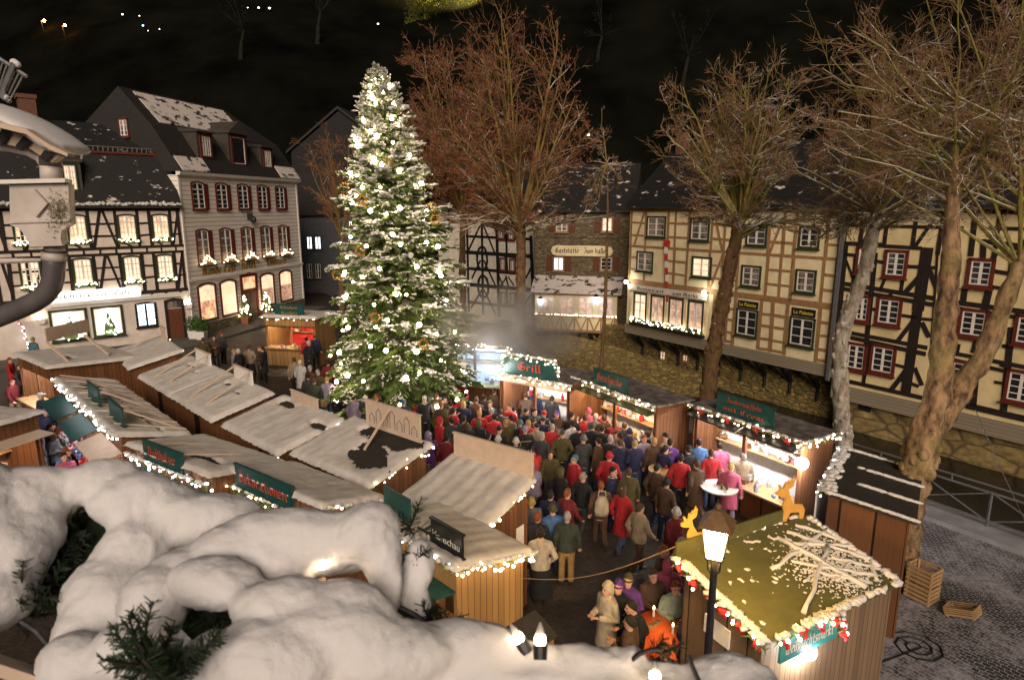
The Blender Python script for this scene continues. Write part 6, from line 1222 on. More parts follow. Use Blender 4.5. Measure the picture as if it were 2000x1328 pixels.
# crates by the tree, cables
def crate(p, u, L_, W_, H_, lab, rot=None):
    t = thing('wooden_crate', lab, 'crate', p, 'slatted crates beside the thick tree'); p = Vector(p); u = Vector(u).normalized(); v = Vector((-u.y, u.x, 0)); upv = Vector((0, 0, 1))
    if rot: u, upv = (u * math.cos(rot) + upv * math.sin(rot)), (upv * math.cos(rot) - u * math.sin(rot))
    P = lambda a, b, c: p + u * a + v * b + upv * c
    mb = MB()
    for b in (0, W_):
        for k in range(4): mb.bar(P(0, b, .06 + k * H_ / 4), P(L_, b, .06 + k * H_ / 4), .02, H_ / 4 * .62)
    for a in (0, L_):
        for k in range(4): mb.bar(P(a, 0, .06 + k * H_ / 4), P(a, W_, .06 + k * H_ / 4), .02, H_ / 4 * .62)
    mb.build('slats', M['wood_raw'], t); mb = MB()
    for a in (.03, L_ - .03):
        for b in (.03, W_ - .03): mb.bar(P(a, b, 0), P(a, b, H_), .045, .045)
    mb.build('corner_posts', M['wood_raw'], t); mb = MB()
    for k in range(5): mb.bar(P(0, W_ * (k + .5) / 5, .03), P(L_, W_ * (k + .5) / 5, .03), W_ / 6.5, .018)
    mb.build('bottom', M['wood_raw'], t)
cp = PZ(1812, 1186, 0); crate(cp, (.85, .5, 0), .42, .5, .38, 'slatted crate at the bottom of the stack beside the thick tree'); crate(cp + Vector((0, 0, .40)), (.85, .5, 0), .42, .5, .38, 'slatted crate on top of the stack beside the thick tree')
crate(PZ(1846, 1203, 0), (.6, -.8, 0), .55, .36, .16, 'flat slatted crate lying tilted on the snowy cobbles', .35)
mb = MB(); mb.tube([PY(1905, 800, 15.5), PY(1950, 905, 14.6), PZ(2010, 1035, .1)], .012, 5); tag(mb.build('guy_wire', M['metal'], loc=PY(1905, 800, 15.5)), 'pale guy wire slanting down before the river wall at the right', 'wire')
pts = [PZ(1010, 1128, 1.1).lerp(R4.at(-1.5, -.9, 2.95), k / 10) - Vector((0, 0, .25 * math.sin(math.pi * k / 10))) for k in range(11)]; mb = MB(); mb.tube(pts, .007, 4); tag(mb.build('cord', M['wood_raw'], loc=pts[0]), 'thin cord spanning from the light board stall to the olive roof', 'cord')
cp = PZ(1790, 1265, 0); pts = [R4.at(1.5, 0, .02)] + [cp + Vector((math.cos(k * .7) * (.1 + .02 * k), math.sin(k * .7) * (.1 + .018 * k), .02)) for k in range(22)]; mb = MB(); mb.tube(pts, .016, 5); tag(mb.build('power_cable', M['metal_dark'], loc=cp), 'black power cable coiled on the cobbles behind the olive stall', 'cable')
# cupboard beside the light board stall
q = PZ(1008, 1190, 0); mb = MB(); cb = thing('low_cupboard', 'low sloped wooden cupboard against the light board stall', 'cupboard', A4.at(A4.w/2 + .25, -.6, 0)); o = A4
mb.hexa([o.at(a, b, z) for z in (0, ) for a, b in ((o.w/2 - .06, -.95), (o.w/2 + .45, -.95), (o.w/2 + .45, -.3), (o.w/2 - .06, -.3))] + [o.at(a, b, z) for a, b, z in ((o.w/2 - .06, -.95, 1.15), (o.w/2 + .45, -.95, .95), (o.w/2 + .45, -.3, .95), (o.w/2 - .06, -.3, 1.15))]); mb.build('body', M['planks_light'], cb)
mb = MB(); mb.hexa([o.at(a, b, z + dz) for dz in (.005, .04) for a, b, z in ((o.w/2 - .06, -1.0, 1.15), (o.w/2 + .5, -1.0, .94), (o.w/2 + .5, -.25, .94), (o.w/2 - .06, -.25, 1.15))]); mb.build('lid', M['tar'], cb)
# steam over the sausage stall
def steam():
    m = bpy.data.materials.new('steam'); m.use_nodes = True; t = m.node_tree; t.nodes.remove(t.nodes['Principled BSDF']); v = N(t, 'VolumePrincipled'); v.inputs['Color'].default_value = (.9, .86, .84, 1); v.inputs['Anisotropy'].default_value = .3
    n = noise(t, coords(t), .8, 4, .6); tc = t.nodes.new('ShaderNodeTexCoord'); ln = t.nodes.new('ShaderNodeVectorMath'); ln.operation = 'LENGTH'; mp = t.nodes.new('ShaderNodeMapping'); mp.inputs['Scale'].default_value = (1 / 3.0, 1 / 2.2, 1 / 1.8); t.links.new(tc.outputs['Object'], mp.inputs[0]); t.links.new(mp.outputs[0], ln.inputs[0])
    fall = ramp(t, ln.outputs['Value'], 1, .25); d = mth(t, 'MULTIPLY', ramp(t, n, .38, .75), fall); t.links.new(mth(t, 'MULTIPLY', d, 1.9), v.inputs['Density']); t.links.new(v.outputs[0], t.nodes['Material Output'].inputs['Volume'])
    c = F1.at(-1.6, -.2, 4.0); mb = MB(); mb.ball(c, (3.0, 2.2, 1.8), 20, 14); o = mb.build('steam', m, loc=c); tag(o, 'thin steam drifting over the sausage stall', 'steam', kind='stuff')
steam()

# ================================================================== PEOPLE
def remeshed(mb, voxel, smooth=4, name='m'):
    ob = bpy.data.objects.new('tmp', mb.mesh('tmp')); COL.objects.link(ob)
    a = ob.modifiers.new('r', 'REMESH'); a.mode = 'VOXEL'; a.voxel_size = voxel; a.use_smooth_shade = True
    if smooth: b = ob.modifiers.new('s', 'SMOOTH'); b.iterations = smooth; b.factor = .5
    bpy.context.view_layer.update(); me = bpy.data.meshes.new_from_object(ob.evaluated_get(bpy.context.evaluated_depsgraph_get())); bpy.data.objects.remove(ob); me.name = name; me.polygons.foreach_set('use_smooth', [True] * len(me.polygons)); return me
POSES = {'down': dict(), 'cup': dict(arms=(((.25, .03, 1.12), (.09, -.27, 1.17)), ((-.25, .03, 1.12), (-.08, -.28, 1.14)))), 'pocket': dict(arms=(((.31, .07, 1.12), (.2, -.07, .95)), ((-.31, .07, 1.12), (-.2, -.07, .95)))),
 'walk': dict(arms=(((.26, .12, 1.12), (.26, .02, .9)), ((-.26, -.06, 1.12), (-.25, -.24, .93))), legs=(((.09, -.16, .5), (.09, -.2, .08)), ((-.1, .06, .48), (-.1, .30, .14)))), 'lean': dict(lean=.36, arms=(((.24, -.1, 1.14), (.14, -.36, 1.08)), ((-.24, -.1, 1.14), (-.14, -.36, 1.1)))),
 'raise': dict(arms=(((.29, -.06, 1.18), (.06, -.2, 1.44)), ((-.26, .02, 1.11), (-.12, -.24, 1.05))))}
PM = {}
def pose_meshes(key):
    if key in PM: return PM[key]
    P = POSES[key]; ln = P.get('lean', 0)
    sh = lambda p: Vector((p[0], p[1] - max(0, p[2] - .92) * ln, p[2] - max(0, p[2] - .92) * ln * .22))
    arms = P.get('arms', (((.26, .02, 1.12), (.275, -.05, .86)), ((-.26, .02, 1.12), (-.275, -.05, .86)))); legs = P.get('legs', (((.1, -.015, .48), (.105, .02, .08)), ((-.1, -.015, .48), (-.105, .02, .08))))
    def torso(mb, k, z0, z1):
        R_ = [(.74, .15, .105), (.82, .172, .12), (.92, .175, .122), (1.05, .148, .108), (1.2, .165, .118), (1.33, .185, .115), (1.41, .165, .098), (1.46, .10, .075)]
        mb.loft([(*sh((0, 0, z))[:2], sh((0, 0, z)).z, a + k, b + k) for z, a, b in R_ if z0 <= z <= z1], 18)
    def arm(mb, k, upto=1.):
        for s_, (e, h) in zip((1, -1), arms):
            S_ = sh((.175 * s_, 0, 1.385)); e = sh(e); h = sh(h); w_ = e.lerp(h, upto); mb.tube([S_ - Vector((.05 * s_, 0, -.01)), S_, S_.lerp(e, .5), e, e.lerp(w_, .5), w_], [.05 + k, .056 + k, .05 + k, .043 + k, .039 + k, .030 + k], 12)
    def leg(mb, k, lo=1.):
        for s_, (kn, an) in zip((1, -1), legs): h = Vector((.088 * s_, 0, .86)); kn = Vector(kn); an = Vector(an); mb.tube([h + Vector((0, 0, .06)), h, h.lerp(kn, .5), kn, kn.lerp(an, .4), kn.lerp(an, lo)], [.088 + k, .092 + k, .075 + k, .055 + k, .054 + k * 1.2, .042 + k * 1.2], 12)
    hc = sh((0, -.015, 1.61))
    b = MB(); torso(b, -.012, 0, 2); arm(b, -.012); leg(b, -.012)
    n0, n1 = sh((0, 0, 1.42)), hc - Vector((0, 0, .06)); b.tube([n0, n0.lerp(n1, .5), n1], [.07, .056, .058], 12)
    b.loft([(hc.x, hc.y + dy, hc.z + z, rx, ry) for z, rx, ry, dy in ((-.125, .035, .04, -.03), (-.10, .056, .07, -.012), (-.05, .068, .085, -.004), (0, .074, .094, 0), (.05, .074, .095, .006), (.09, .062, .08, .01), (.12, .035, .045, .012))], 16)
    b.tube([hc + Vector((0, -.085, .025)), hc + Vector((0, -.112, -.022)), hc + Vector((0, -.09, -.034))], [.011, .017, .013], 8)
    for s_ in (-1, 1): b.ball(hc + Vector((.077 * s_, .012, -.005)), (.012, .02, .03), 8, 6)
    b.tube([hc + Vector((-.026, -.082, -.066)), hc + Vector((0, -.09, -.066)), hc + Vector((.026, -.082, -.066))], [.008, .011, .008], 6)
    for s_, (e, h) in zip((1, -1), arms):
        e = sh(e); h = sh(h); d = (h - e).normalized(); b.tube([h - d * .03, h + d * .035, h + d * .075], [(.028, .02), (.038, .017), (.036, .015)], 10)
    body = remeshed(b, .0125, 3, 'person')
    bm = bmesh.new(); bm.from_mesh(body); f = MB()
    for s_, (e, h) in zip((1, -1), arms):                                     # four bent fingers and a thumb on each hand
        e = sh(e); h = sh(h); d = (h - e).normalized(); side = d.cross(Vector((0, 0, 1))); side = side.normalized() if side.length > .1 else Vector((0, 1, 0)); n = d.cross(side).normalized() * s_
        for k, L_ in enumerate((.062, .074, .068, .05)): o = h + d * .062 + side * (.027 - .018 * k); f.tube([o, o + d * L_ * .5, o + d * L_ * .82 + n * L_ * .35, o + d * L_ * .9 + n * L_ * .65], [.0085, .008, .0075, .006], 6)
        o = h + d * .02 + side * .034; f.tube([o, o + d * .03 + side * .022 + n * .01, o + d * .058 + side * .02 + n * .025], [.011, .0095, .0075], 6)
    eyes = [(hc + Vector((.03 * s_, -.083, .012))) for s_ in (-1, 1)]
    fm = f.mesh('f'); nb = len(bm.faces); bm.from_mesh(fm); em = MB()
    for q in eyes: em.ball(q, .0125, 8, 6)
    nf = len(bm.faces); bm.from_mesh(em.mesh('e')); bm.faces.ensure_lookup_table()
    for i in range(nf, len(bm.faces)): bm.faces[i].material_index = 1
    bm.to_mesh(body); bm.free(); body.materials.append(M['skin']); body.materials.append(M['eye']); body.polygons.foreach_set('use_smooth', [True] * len(body.polygons))
    out = dict(body=body, head=hc)
    j = MB(); torso(j, .03, .8, 2); arm(j, .022, .96); n0 = sh((0, 0, 1.47)); j.loft([(n0.x, n0.y, sh((0, 0, 1.42)).z, .1, .085), (n0.x, n0.y, n0.z + .02, .072, .072)], 14); out['j'] = remeshed(j, .016, 3, 'jacket')
    c_ = MB(); torso(c_, .034, .9, 2); arm(c_, .024, .97); c_.loft([(0, .0, .5, .235, .19), (0, 0, .7, .215, .17), (0, 0, .9, .2, .15), (sh((0,0,1.0)).x, sh((0,0,1.0)).y, sh((0,0,1.0)).z, .18, .14)], 18); c_.loft([(n0.x, n0.y, sh((0, 0, 1.42)).z, .105, .09), (n0.x, n0.y, n0.z + .035, .08, .08)], 14); out['c'] = remeshed(c_, .016, 3, 'coat')
    t = MB(); leg(t, .018, .97); t.loft([(0, 0, .78, .15, .11), (0, 0, .9, .185, .13), (0, 0, 1.0, .17, .12)], 16); out['t'] = remeshed(t, .015, 3, 'trousers')
    s = MB(); s.loft([(0, 0, .22, .25, .22), (0, 0, .5, .23, .19), (0, 0, .85, .2, .15), (0, 0, 1.02, .165, .12)], 18); out['k'] = remeshed(s, .016, 2, 'skirt')
    w_ = MB()
    for s_, (kn, an) in zip((1, -1), legs): an = Vector(an); w_.tube([an + Vector((0, .05, -.05)), an + Vector((0, -.02, -.04)), an + Vector((0, -.1, -.055)), an + Vector((0, -.17, -.062))], [(.036, .03), (.045, .042), (.044, .03), (.03, .018)], 10); w_.tube([an + Vector((0, .01, -.03)), an + Vector((0, 0, .09))], [.046, .044], 10)
    out['w'] = w_.mesh('shoes')
    PM[key] = out; return out
def head_meshes():
    r_ = random.Random(4); out = {}
    def shell(rx, ry, rz, cut, dz=.012, dy=.012, drop=0):
        mb = MB(); N_, K_ = 18, 9; vs = []
        for i in range(K_ + 1):
            for j in range(N_):
                t = 6.283 * j / N_; back = .5 + .5 * math.sin(t); ph = (i / K_) * (R(62) + back * cut); k = 1 + r_.uniform(-.035, .035)
                vs.append((rx * k * math.sin(ph) * math.cos(t), dy + ry * k * math.sin(ph) * math.sin(t), dz + rz * k * math.cos(ph) - drop * back * (i / K_) ** 2))
        mb.add(vs, [(i*N_+j, (i+1)*N_+j, (i+1)*N_+(j+1)%N_, i*N_+(j+1)%N_) for i in range(K_) for j in range(N_)]); return mb
    out['h'] = shell(.083, .104, .128, R(62)).mesh('hair'); out['L'] = shell(.09, .11, .13, R(75), drop=.15).mesh('long_hair')
    m_ = shell(.09, .108, .142, R(34)); m_.tube([(.09 * math.cos(t * .349), .01 + .108 * math.sin(t * .349), .015 + .02 * -math.sin(t * .349)) for t in range(19)], .017, 6); out['H'] = m_.mesh('knitted_hat')
    m_ = shell(.086, .106, .128, R(30)); m_.hexa([(-.06, -.085, .05), (.06, -.085, .05), (.045, -.17, .035), (-.045, -.17, .035), (-.06, -.085, .062), (.06, -.085, .062), (.045, -.17, .045), (-.045, -.17, .045)]); out['C'] = m_.mesh('cap')
    m_ = shell(.105, .125, .15, R(80), drop=.08); out['O'] = m_.mesh('hood')
    m_ = shell(.083, .104, .128, R(60)); m_.ball((0, .11, .06), .045, 8, 6); out['B'] = m_.mesh('hair_bun')
    return out
HM = head_meshes(); HN = {'h': 'hair', 'L': 'hair', 'B': 'hair', 'H': 'hat', 'C': 'cap', 'O': 'hood'}
CC = {'black': (.02, .02, .023), 'navy': (.025, .03, .08), 'darkgrey': (.06, .06, .065), 'grey': (.17, .17, .18), 'red': (.52, .03, .035), 'darkred': (.22, .025, .03), 'brown': (.11, .06, .035), 'olive': (.11, .09, .03), 'darkgreen': (.05, .065, .045), 'beige': (.42, .32, .22), 'cream': (.62, .52, .38), 'white': (.66, .64, .62), 'pink': (.6, .12, .22), 'lilac': (.36, .3, .42), 'purple': (.14, .05, .26), 'blue': (.09, .2, .42), 'teal': (.1, .22, .26), 'jeans': (.07, .1, .2), 'tan': (.42, .26, .10), 'mint': (.42, .52, .42), 'blond': (.5, .32, .12), 'dark': (.03, .02, .015), 'auburn': (.3, .09, .03), 'gray': (.4, .38, .36), 'yellow': (.5, .4, .1)}
CW = {'darkgrey': 'dark grey', 'darkred': 'dark red', 'darkgreen': 'dark green', 'dark': 'dark', 'gray': 'grey'}
LABS = {}
def person(px, py, face, pose, kind, jc, tc, head, hcol, where, lab=None, s=1., zt=1.7, extra=None):
    PMS = pose_meshes(pose); p = PZ(px, py, zt * s); r_ = random.Random(int(px * 13 + py * 7)); cw = lambda c: CW.get(c, c)
    hd = {'h': cw(hcol) + ' hair', 'L': 'long ' + cw(hcol) + ' hair', 'B': cw(hcol) + ' hair in a bun', 'H': cw(hcol) + ' knitted hat', 'C': cw(hcol) + ' cap', 'O': cw(hcol) + ' hood'}[head]
    gar = {'j': 'jacket', 'c': 'coat', 'k': 'jacket'}[kind]
    lab = lab or 'person in %s %s and %s, %s %s' % (cw(jc), gar, cw(tc) + (' skirt' if kind == 'k' else '' if tc == 'jeans' else ' trousers'), hd, where)
    if len(lab.split()) > 16: lab = lab.replace(' trousers', '')
    LABS.setdefault(lab, []).append((px, py))
    b = bpy.data.objects.new('person', PMS['body']); COL.objects.link(b); b.location = (p.x, p.y, 0); b.rotation_euler = (0, 0, R(face)); b.scale = (s, s, s); WL[b] = Vector((0, 0, 0)); tag(b, lab, 'person', 'visitors of the Christmas market')
    def ch(name, me, m, loc=(0, 0, 0)):
        o = bpy.data.objects.new(name, me); COL.objects.link(o); o.parent = b; o.location = loc
        if not me.materials: me.materials.append(M['white_paint'])
        o.material_slots[0].link = 'OBJECT'; o.material_slots[0].material = m; return o
    ch({'j': 'jacket', 'c': 'coat', 'k': 'jacket'}[kind], PMS['c' if kind == 'c' else 'j'], colmat(jc, CC[jc])); ch('trousers', PMS['t'], colmat(tc, CC[tc]))
    if kind == 'k': ch('skirt', PMS['k'], colmat(tc, CC[tc]))
    ch('shoes', PMS['w'], M['shoe']); ch(HN[head], HM[head], colmat('hair_' + hcol, CC[hcol]), PMS['head'])
    if extra == 'scarf': m_ = MB(); m_.tube([(.085 * math.cos(t * .5), .085 * math.sin(t * .5), .012 * math.sin(t * 2)) for t in range(14)], .035, 8); ch('scarf', m_.mesh('scarf'), colmat('cream', CC['cream']), PMS['head'] + Vector((0, .02, -.17)))
    if extra == 'stripes': m_ = MB(); [m_.bar((x0, .155, z0), (x1, .155, z1), .018, .02, (0, 1, 0)) for x0, z0, x1, z1 in ((-.17, 1.3, .17, 1.3), (.17, 1.3, .17, .95))]; ch('stripes', m_.mesh('stripes'), colmat('yellow', CC['yellow']))
    return b
def bag(of, kind, col, lab, off, s=1.):
    m_ = MB(); m_.loft([(0, 0, -.2, .13, .06), (0, 0, -.1, .15, .08), (0, 0, .08, .13, .075), (0, 0, .2, .07, .05)], 12); m_.tube([(-.08, 0, .17), (-.06, 0, .3), (.06, 0, .3), (.08, 0, .17)], .012, 6)
    o = m_.build(kind, colmat(col, CC[col]), smooth=True); a = of.rotation_euler.z; v = Matrix.Rotation(a, 3, 'Z') @ Vector(off); o.location = Vector(of.location) + v; o.rotation_euler = (0, 0, a); o.scale = (s, s, s); tag(o, lab, kind.replace('_', ' '))
T, SS, GS, W2, ST_, AL, CE = 'near the Christmas tree', 'before the sausage stall', 'before the gift stall', 'at the sweets stall', 'beside the reddish stall', 'in the left alley', 'in the open square'
PPL = [ # px, py of the crown of the head, facing, pose, kind, coat, trousers, head, colour, where
 (861,786,150,'cup','j','brown','jeans','h','auburn','by the blue booth'), (880,784,200,'down','j','darkgrey','black','h','dark','by the blue booth'), (905,784,170,'pocket','c','navy','black','L','blond','by the blue booth'), (930,777,190,'down','c','brown','black','H','brown','by the blue booth'), (946,771,160,'pocket','j','black','jeans','h','dark','by the blue booth'),
 (936,803,180,'pocket','j','red','jeans','h','blond','beyond the red table'), (960,798,165,'cup','j','red','black','h','gray','beyond the red table'), (988,770,200,'down','c','black','black','H','darkred',SS), (965,760,140,'cup','j','brown','jeans','h','brown',SS), (978,800,190,'pocket','c','darkgreen','black','h','brown',SS), (1008,757,200,'cup','j','grey','jeans','h','gray',SS), (1027,769,180,'lean','j','brown','black','h','brown',SS), (1044,763,170,'down','c','navy','black','h','dark',SS), (1078,775,160,'down','j','black','jeans','h','dark',SS),
 (1063,804,200,'pocket','j','black','black','C','red',SS), (1088,804,10,'pocket','j','brown','jeans','C','purple',SS), (1026,834,190,'cup','j','black','black','H','lilac','at the candle table',None,1,1.7,'stripes'), (1058,846,150,'pocket','j','darkgrey','black','h','gray','behind the candle table'), (973,853,170,'cup','j','darkgrey','jeans','H','white','left at the candle table'), (1008,857,190,'down','j','navy','black','H','white','beside the candle table'), (952,845,120,'cup','j','black','jeans','L','dark','near the red table'), (882,817,210,'down','j','darkgrey','jeans','h','dark','left of the red table'), (858,817,120,'cup','j','red','jeans','O','red','left of the red table'), (836,846,200,'walk','j','purple','purple','O','lilac','behind the bare patch stall'), (872,850,170,'walk','j','darkred','navy','h','dark','behind the bare patch stall'), (1044,906,200,'lean','j','lilac','black','O','lilac','behind the central stall corner'),  # lilac-hooded walker: purple light on people put into the clothes colour
 (1119,823,195,'down','j','white','jeans','h','dark',GS), (1130,831,185,'pocket','j','black','grey','h','dark',GS), (1157,827,175,'down','j','black','jeans','h','darkgrey',GS), (1176,832,165,'cup','j','black','tan','h','dark',GS), (1163,810,170,'cup','j','grey','black','h','gray',GS), (1180,812,190,'down','j','brown','black','h','brown',GS), (1150,799,200,'down','j','pink','jeans','H','pink',GS), (1202,821,180,'lean','j','darkred','black','h','auburn',GS), (1230,839,190,'down','c','navy','black','H','navy',GS), (1240,861,200,'cup','j','navy','jeans','h','blond',GS), (1220,826,170,'down','j','darkgrey','jeans','h','brown',GS), (1264,845,175,'pocket','c','navy','black','H','black',GS), (1258,851,10,'cup','j','lilac','jeans','h','auburn','right of the gift stall crowd'), (1278,857,200,'down','c','brown','black','h','blond','right of the gift stall crowd'),
 (1098,842,180,'pocket','j','olive','black','C','darkgrey','left of the gift stall crowd'), (1140,852,200,'cup','j','darkgrey','jeans','H','grey','left of the gift stall crowd'), (1192,852,160,'down','j','black','darkgrey','h','gray','centre of the gift stall crowd'), (1212,860,190,'pocket','j','navy','grey','h','brown','centre of the gift stall crowd'),
 (1309,859,160,'down','j','purple','jeans','h','dark','between gift and sweets stalls'), (1366,859,170,'cup','j','blue','jeans','h','dark',W2), (1412,868,180,'lean','j','pink','jeans','h','dark',W2), (1390,880,185,'down','j','red','jeans','h','brown',W2), (1330,889,170,'pocket','j','red','black','h','dark','by the golden brown table'), (1362,901,200,'walk','c','brown','brown','h','brown','by the golden brown table'), (1428,906,150,'down','c','pink','lilac','h','blond','behind the pale bottle table'), (1452,886,175,'down','c','beige','lilac','h','gray',W2), (1345,872,190,'down','j','black','black','h','dark',W2),
 (1197,914,60,'down','j','navy','navy','h','dark',CE,'woman-like figure in navy with cream scarf, dark hair, beside the olive coat',1,1.7,'scarf'), (1228,916,185,'down','c','olive','navy','h','brown',CE), (1174,942,180,'walk','j','brown','brown','h','auburn',CE), (1322,994,200,'walk','j','darkred','darkred','H','white',CE), (1296,1068,60,'walk','j','brown','black','h','auburn',CE), (1108,957,140,'walk','j','darkred','black','h','auburn',CE), (1332,1053,30,'walk','j','beige','brown','C','white',CE), (1250,985,120,'walk','j','beige','brown','h','brown',CE),
 (1056,1034,180,'pocket','k','cream','black','B','dark','beside the central stall'), (1108,1002,175,'down','j','darkgreen','tan','h','gray','beside the cream sweater'), (1050,1003,160,'down','c','black','black','h','auburn','beside the central stall'), (1080,988,190,'down','j','blue','navy','H','olive','beside the central stall'), (1038,974,200,'cup','j','grey','darkgrey','H','yellow','beside the central stall'), (1075,960,160,'walk','j','navy','black','h','dark','beside the central stall'),
 (1188,1140,-60,'cup','c','cream','navy','O','cream','left of the orange table'), (1209,1136,-40,'down','j','black','black','H','purple','left of the orange table'), (1228,1124,-30,'cup','j','purple','black','H','olive','beyond the orange table'), (1276,1114,10,'cup','j','brown','black','h','brown','beyond the orange table'), (1305,1096,170,'down','c','pink','black','O','pink','at the olive stall corner'), (1320,1138,0,'cup','j','mint','black','h','auburn','at the olive stall corner'), (1262,1168,-80,'lean','j','black','black','h','dark','at the orange table'), (1334,1184,100,'lean','j','navy','black','h','olive','at the orange table'), (1232,1206,-120,'cup','j','brown','black','h','dark','at the orange table'), (1298,1262,180,'down','j','darkgrey','black','H','brown','nearest at the orange table'),
 (574,700,190,'down','j','beige','black','h','brown','left of the tree crowd'), (586,705,170,'down','c','white','darkgrey','H','white','left of the tree crowd'), (598,660,200,'down','j','red','black','h','dark',ST_), (603,667,160,'pocket','j','black','black','H','white',ST_), (614,655,180,'down','j','navy','black','h','brown',ST_), (605,715,150,'cup','j','brown','black','h','gray','left of the tree crowd'), (602,731,200,'down','j','darkgrey','black','h','dark','in front of the tree crowd'), (620,723,170,'pocket','c','olive','black','h','gray','left of the tree crowd'), (613,740,190,'down','j','darkgreen','jeans','h','brown','in front of the tree crowd'), (638,737,200,'cup','j','lilac','jeans','h','blond','in front of the tree crowd'), (640,705,180,'down','j','darkred','black','h','dark','under the left tree branches'), (655,745,150,'down','j','navy','black','h','dark','under the left tree branches'),
 (714,774,170,'cup','j','darkgrey','jeans','C','white','below the tree'), (736,771,185,'down','j','brown','black','h','auburn','below the tree'), (764,776,160,'pocket','j','black','black','L','dark','below the tree'), (829,774,190,'cup','j','black','black','h','gray','below the tree',None,1,1.7,'scarf'), (852,769,150,'down','c','olive','black','h','brown','below the tree'), (788,782,200,'down','j','navy','jeans','H','blue','below the tree'), (690,772,160,'down','j','lilac','jeans','h','dark','below the tree'),
 (396,661,200,'down','j','olive','black','h','brown','by the white tubs'), (418,657,20,'cup','j','brown','black','h','dark','by the white tubs'), (432,649,160,'down','j','darkgrey','black','h','auburn','by the white tubs'), (456,683,120,'cup','j','lilac','jeans','h','blond','behind the two pale sign backs'), (465,683,-120,'down','c','black','black','H','white','behind the two pale sign backs'), (486,675,180,'pocket','k','beige','black','h','brown','behind the two pale sign backs'), (505,677,90,'cup','j','brown','black','h','auburn','behind the two pale sign backs'), (513,679,-90,'down','c','black','black','h','dark','behind the two pale sign backs'),
 (70,837,150,'down','c','white','navy','h','dark',AL), (56,820,30,'down','j','purple','navy','H','white',AL), (96,830,120,'down','j','black','black','h','brown',AL), (101,845,100,'cup','j','grey','black','h','auburn',AL), (124,886,60,'cup','j','pink','jeans','h','dark','at the white lit garland'), (180,895,40,'down','j','red','black','h','dark','at the white lit garland'), (106,876,110,'lean','j','blue','navy','h','auburn','at the white lit garland'), (78,769,150,'down','j','navy','jeans','C','white',AL), (63,660,170,'down','j','teal','black','H','yellow','by the far left house'), (18,700,100,'walk','j','red','darkred','h','auburn',AL), (36,712,90,'walk','j','darkgrey','black','h','brown',AL), (22,742,80,'walk','j','darkred','beige','H','darkred',AL), (48,690,90,'down','j','olive','black','h','dark',AL), (40,835,0,'down','j','black','black','h','brown',AL), (88,800,60,'cup','j','navy','black','h','gray',AL)]
PO = {}
for q in PPL:
    q = list(q)
    if len(q) > 10 and q[10] and q[10].startswith('woman'): q[10] = 'person in navy with cream scarf and dark hair beside the olive coat'
    PO[(q[0], q[1])] = person(*q)
r_ = random.Random(77); taken = [(q[0], q[1]) for q in PPL]; n_ = 0; tries = 0
while n_ < 40 and tries < 4000:                                              # the thick of the crowd between the fir and the river stalls
    tries += 1; x = r_.uniform(850, 1300); y = 776 + (x - 850) * .115 + r_.uniform(-4, 46)
    if n_ > 30: x = r_.uniform(1010, 1330); y = r_.uniform(880, 960)
    if min(math.hypot(x - a, (y - b) * 1.4) for a, b in taken) < (15 if n_ <= 30 else 40): continue
    jc = r_.choice(['black', 'navy', 'darkgrey', 'brown', 'darkred', 'olive', 'darkgreen', 'grey', 'beige', 'red']); tc = r_.choice(['black', 'jeans', 'darkgrey', 'brown', 'navy']); hd, hc = r_.choice([('h', 'dark'), ('h', 'brown'), ('h', 'gray'), ('h', 'blond'), ('H', 'black'), ('H', 'red'), ('H', 'teal'), ('H', 'beige'), ('C', 'black'), ('L', 'brown'), ('L', 'auburn'), ('O', 'olive')])
    wh_ = 'in the crowd by the blue booth' if x < 960 else 'in the crowd at the sausage stall' if x < 1090 else 'in the crowd at the gift stall' if n_ <= 30 else 'walking in the open square'
    if n_ > 30: wh_ = 'walking in the open square'
    kd = r_.choice('jjc'); key = 'person in %s %s and %s, %s %s' % (CW.get(jc, jc), 'coat' if kd == 'c' else 'jacket', CW.get(tc, tc) + ('' if tc == 'jeans' else ' trousers'), {'h': CW.get(hc, hc) + ' hair', 'L': 'long ' + hc + ' hair', 'H': hc + ' knitted hat', 'C': hc + ' cap', 'O': hc + ' hood'}[hd], wh_)
    if key in LABS or len(key.split()) > 16: continue
    taken.append((x, y)); n_ += 1; person(x, y, r_.uniform(120, 240) if r_.random() < .75 else r_.uniform(-60, 60), r_.choice(['down', 'cup', 'pocket', 'raise', 'lean', 'walk'] if n_ <= 31 else ['walk', 'walk', 'down']), kd, jc, tc, hd, hc, wh_, None, r_.uniform(.94, 1.03))
for k_ in LABS:
    if len(k_.replace(',', '').split()) > 16: print('LONG', k_)
DUP = {k: v for k, v in LABS.items() if len(v) > 1}
if DUP: print('DUPLICATE LABELS', DUP)
bag(PO[(1174, 942)], 'backpack', 'cream', 'cream backpack on the auburn haired person walking in the square', (0, .22, 1.2), 1.25)
bag(PO[(613, 740)], 'shopping_bag', 'tan', 'tan shopping bag held by the person in front of the tree crowd', (-.3, -.08, .72)); bag(PO[(638, 737)], 'shoulder_bag', 'beige', 'beige shoulder bag on the person in lilac jacket', (.32, .02, .95)); bag(PO[(586, 705)], 'shoulder_bag', 'black', 'black shoulder bag against the white coat left of the tree', (.3, -.02, .98), .8)

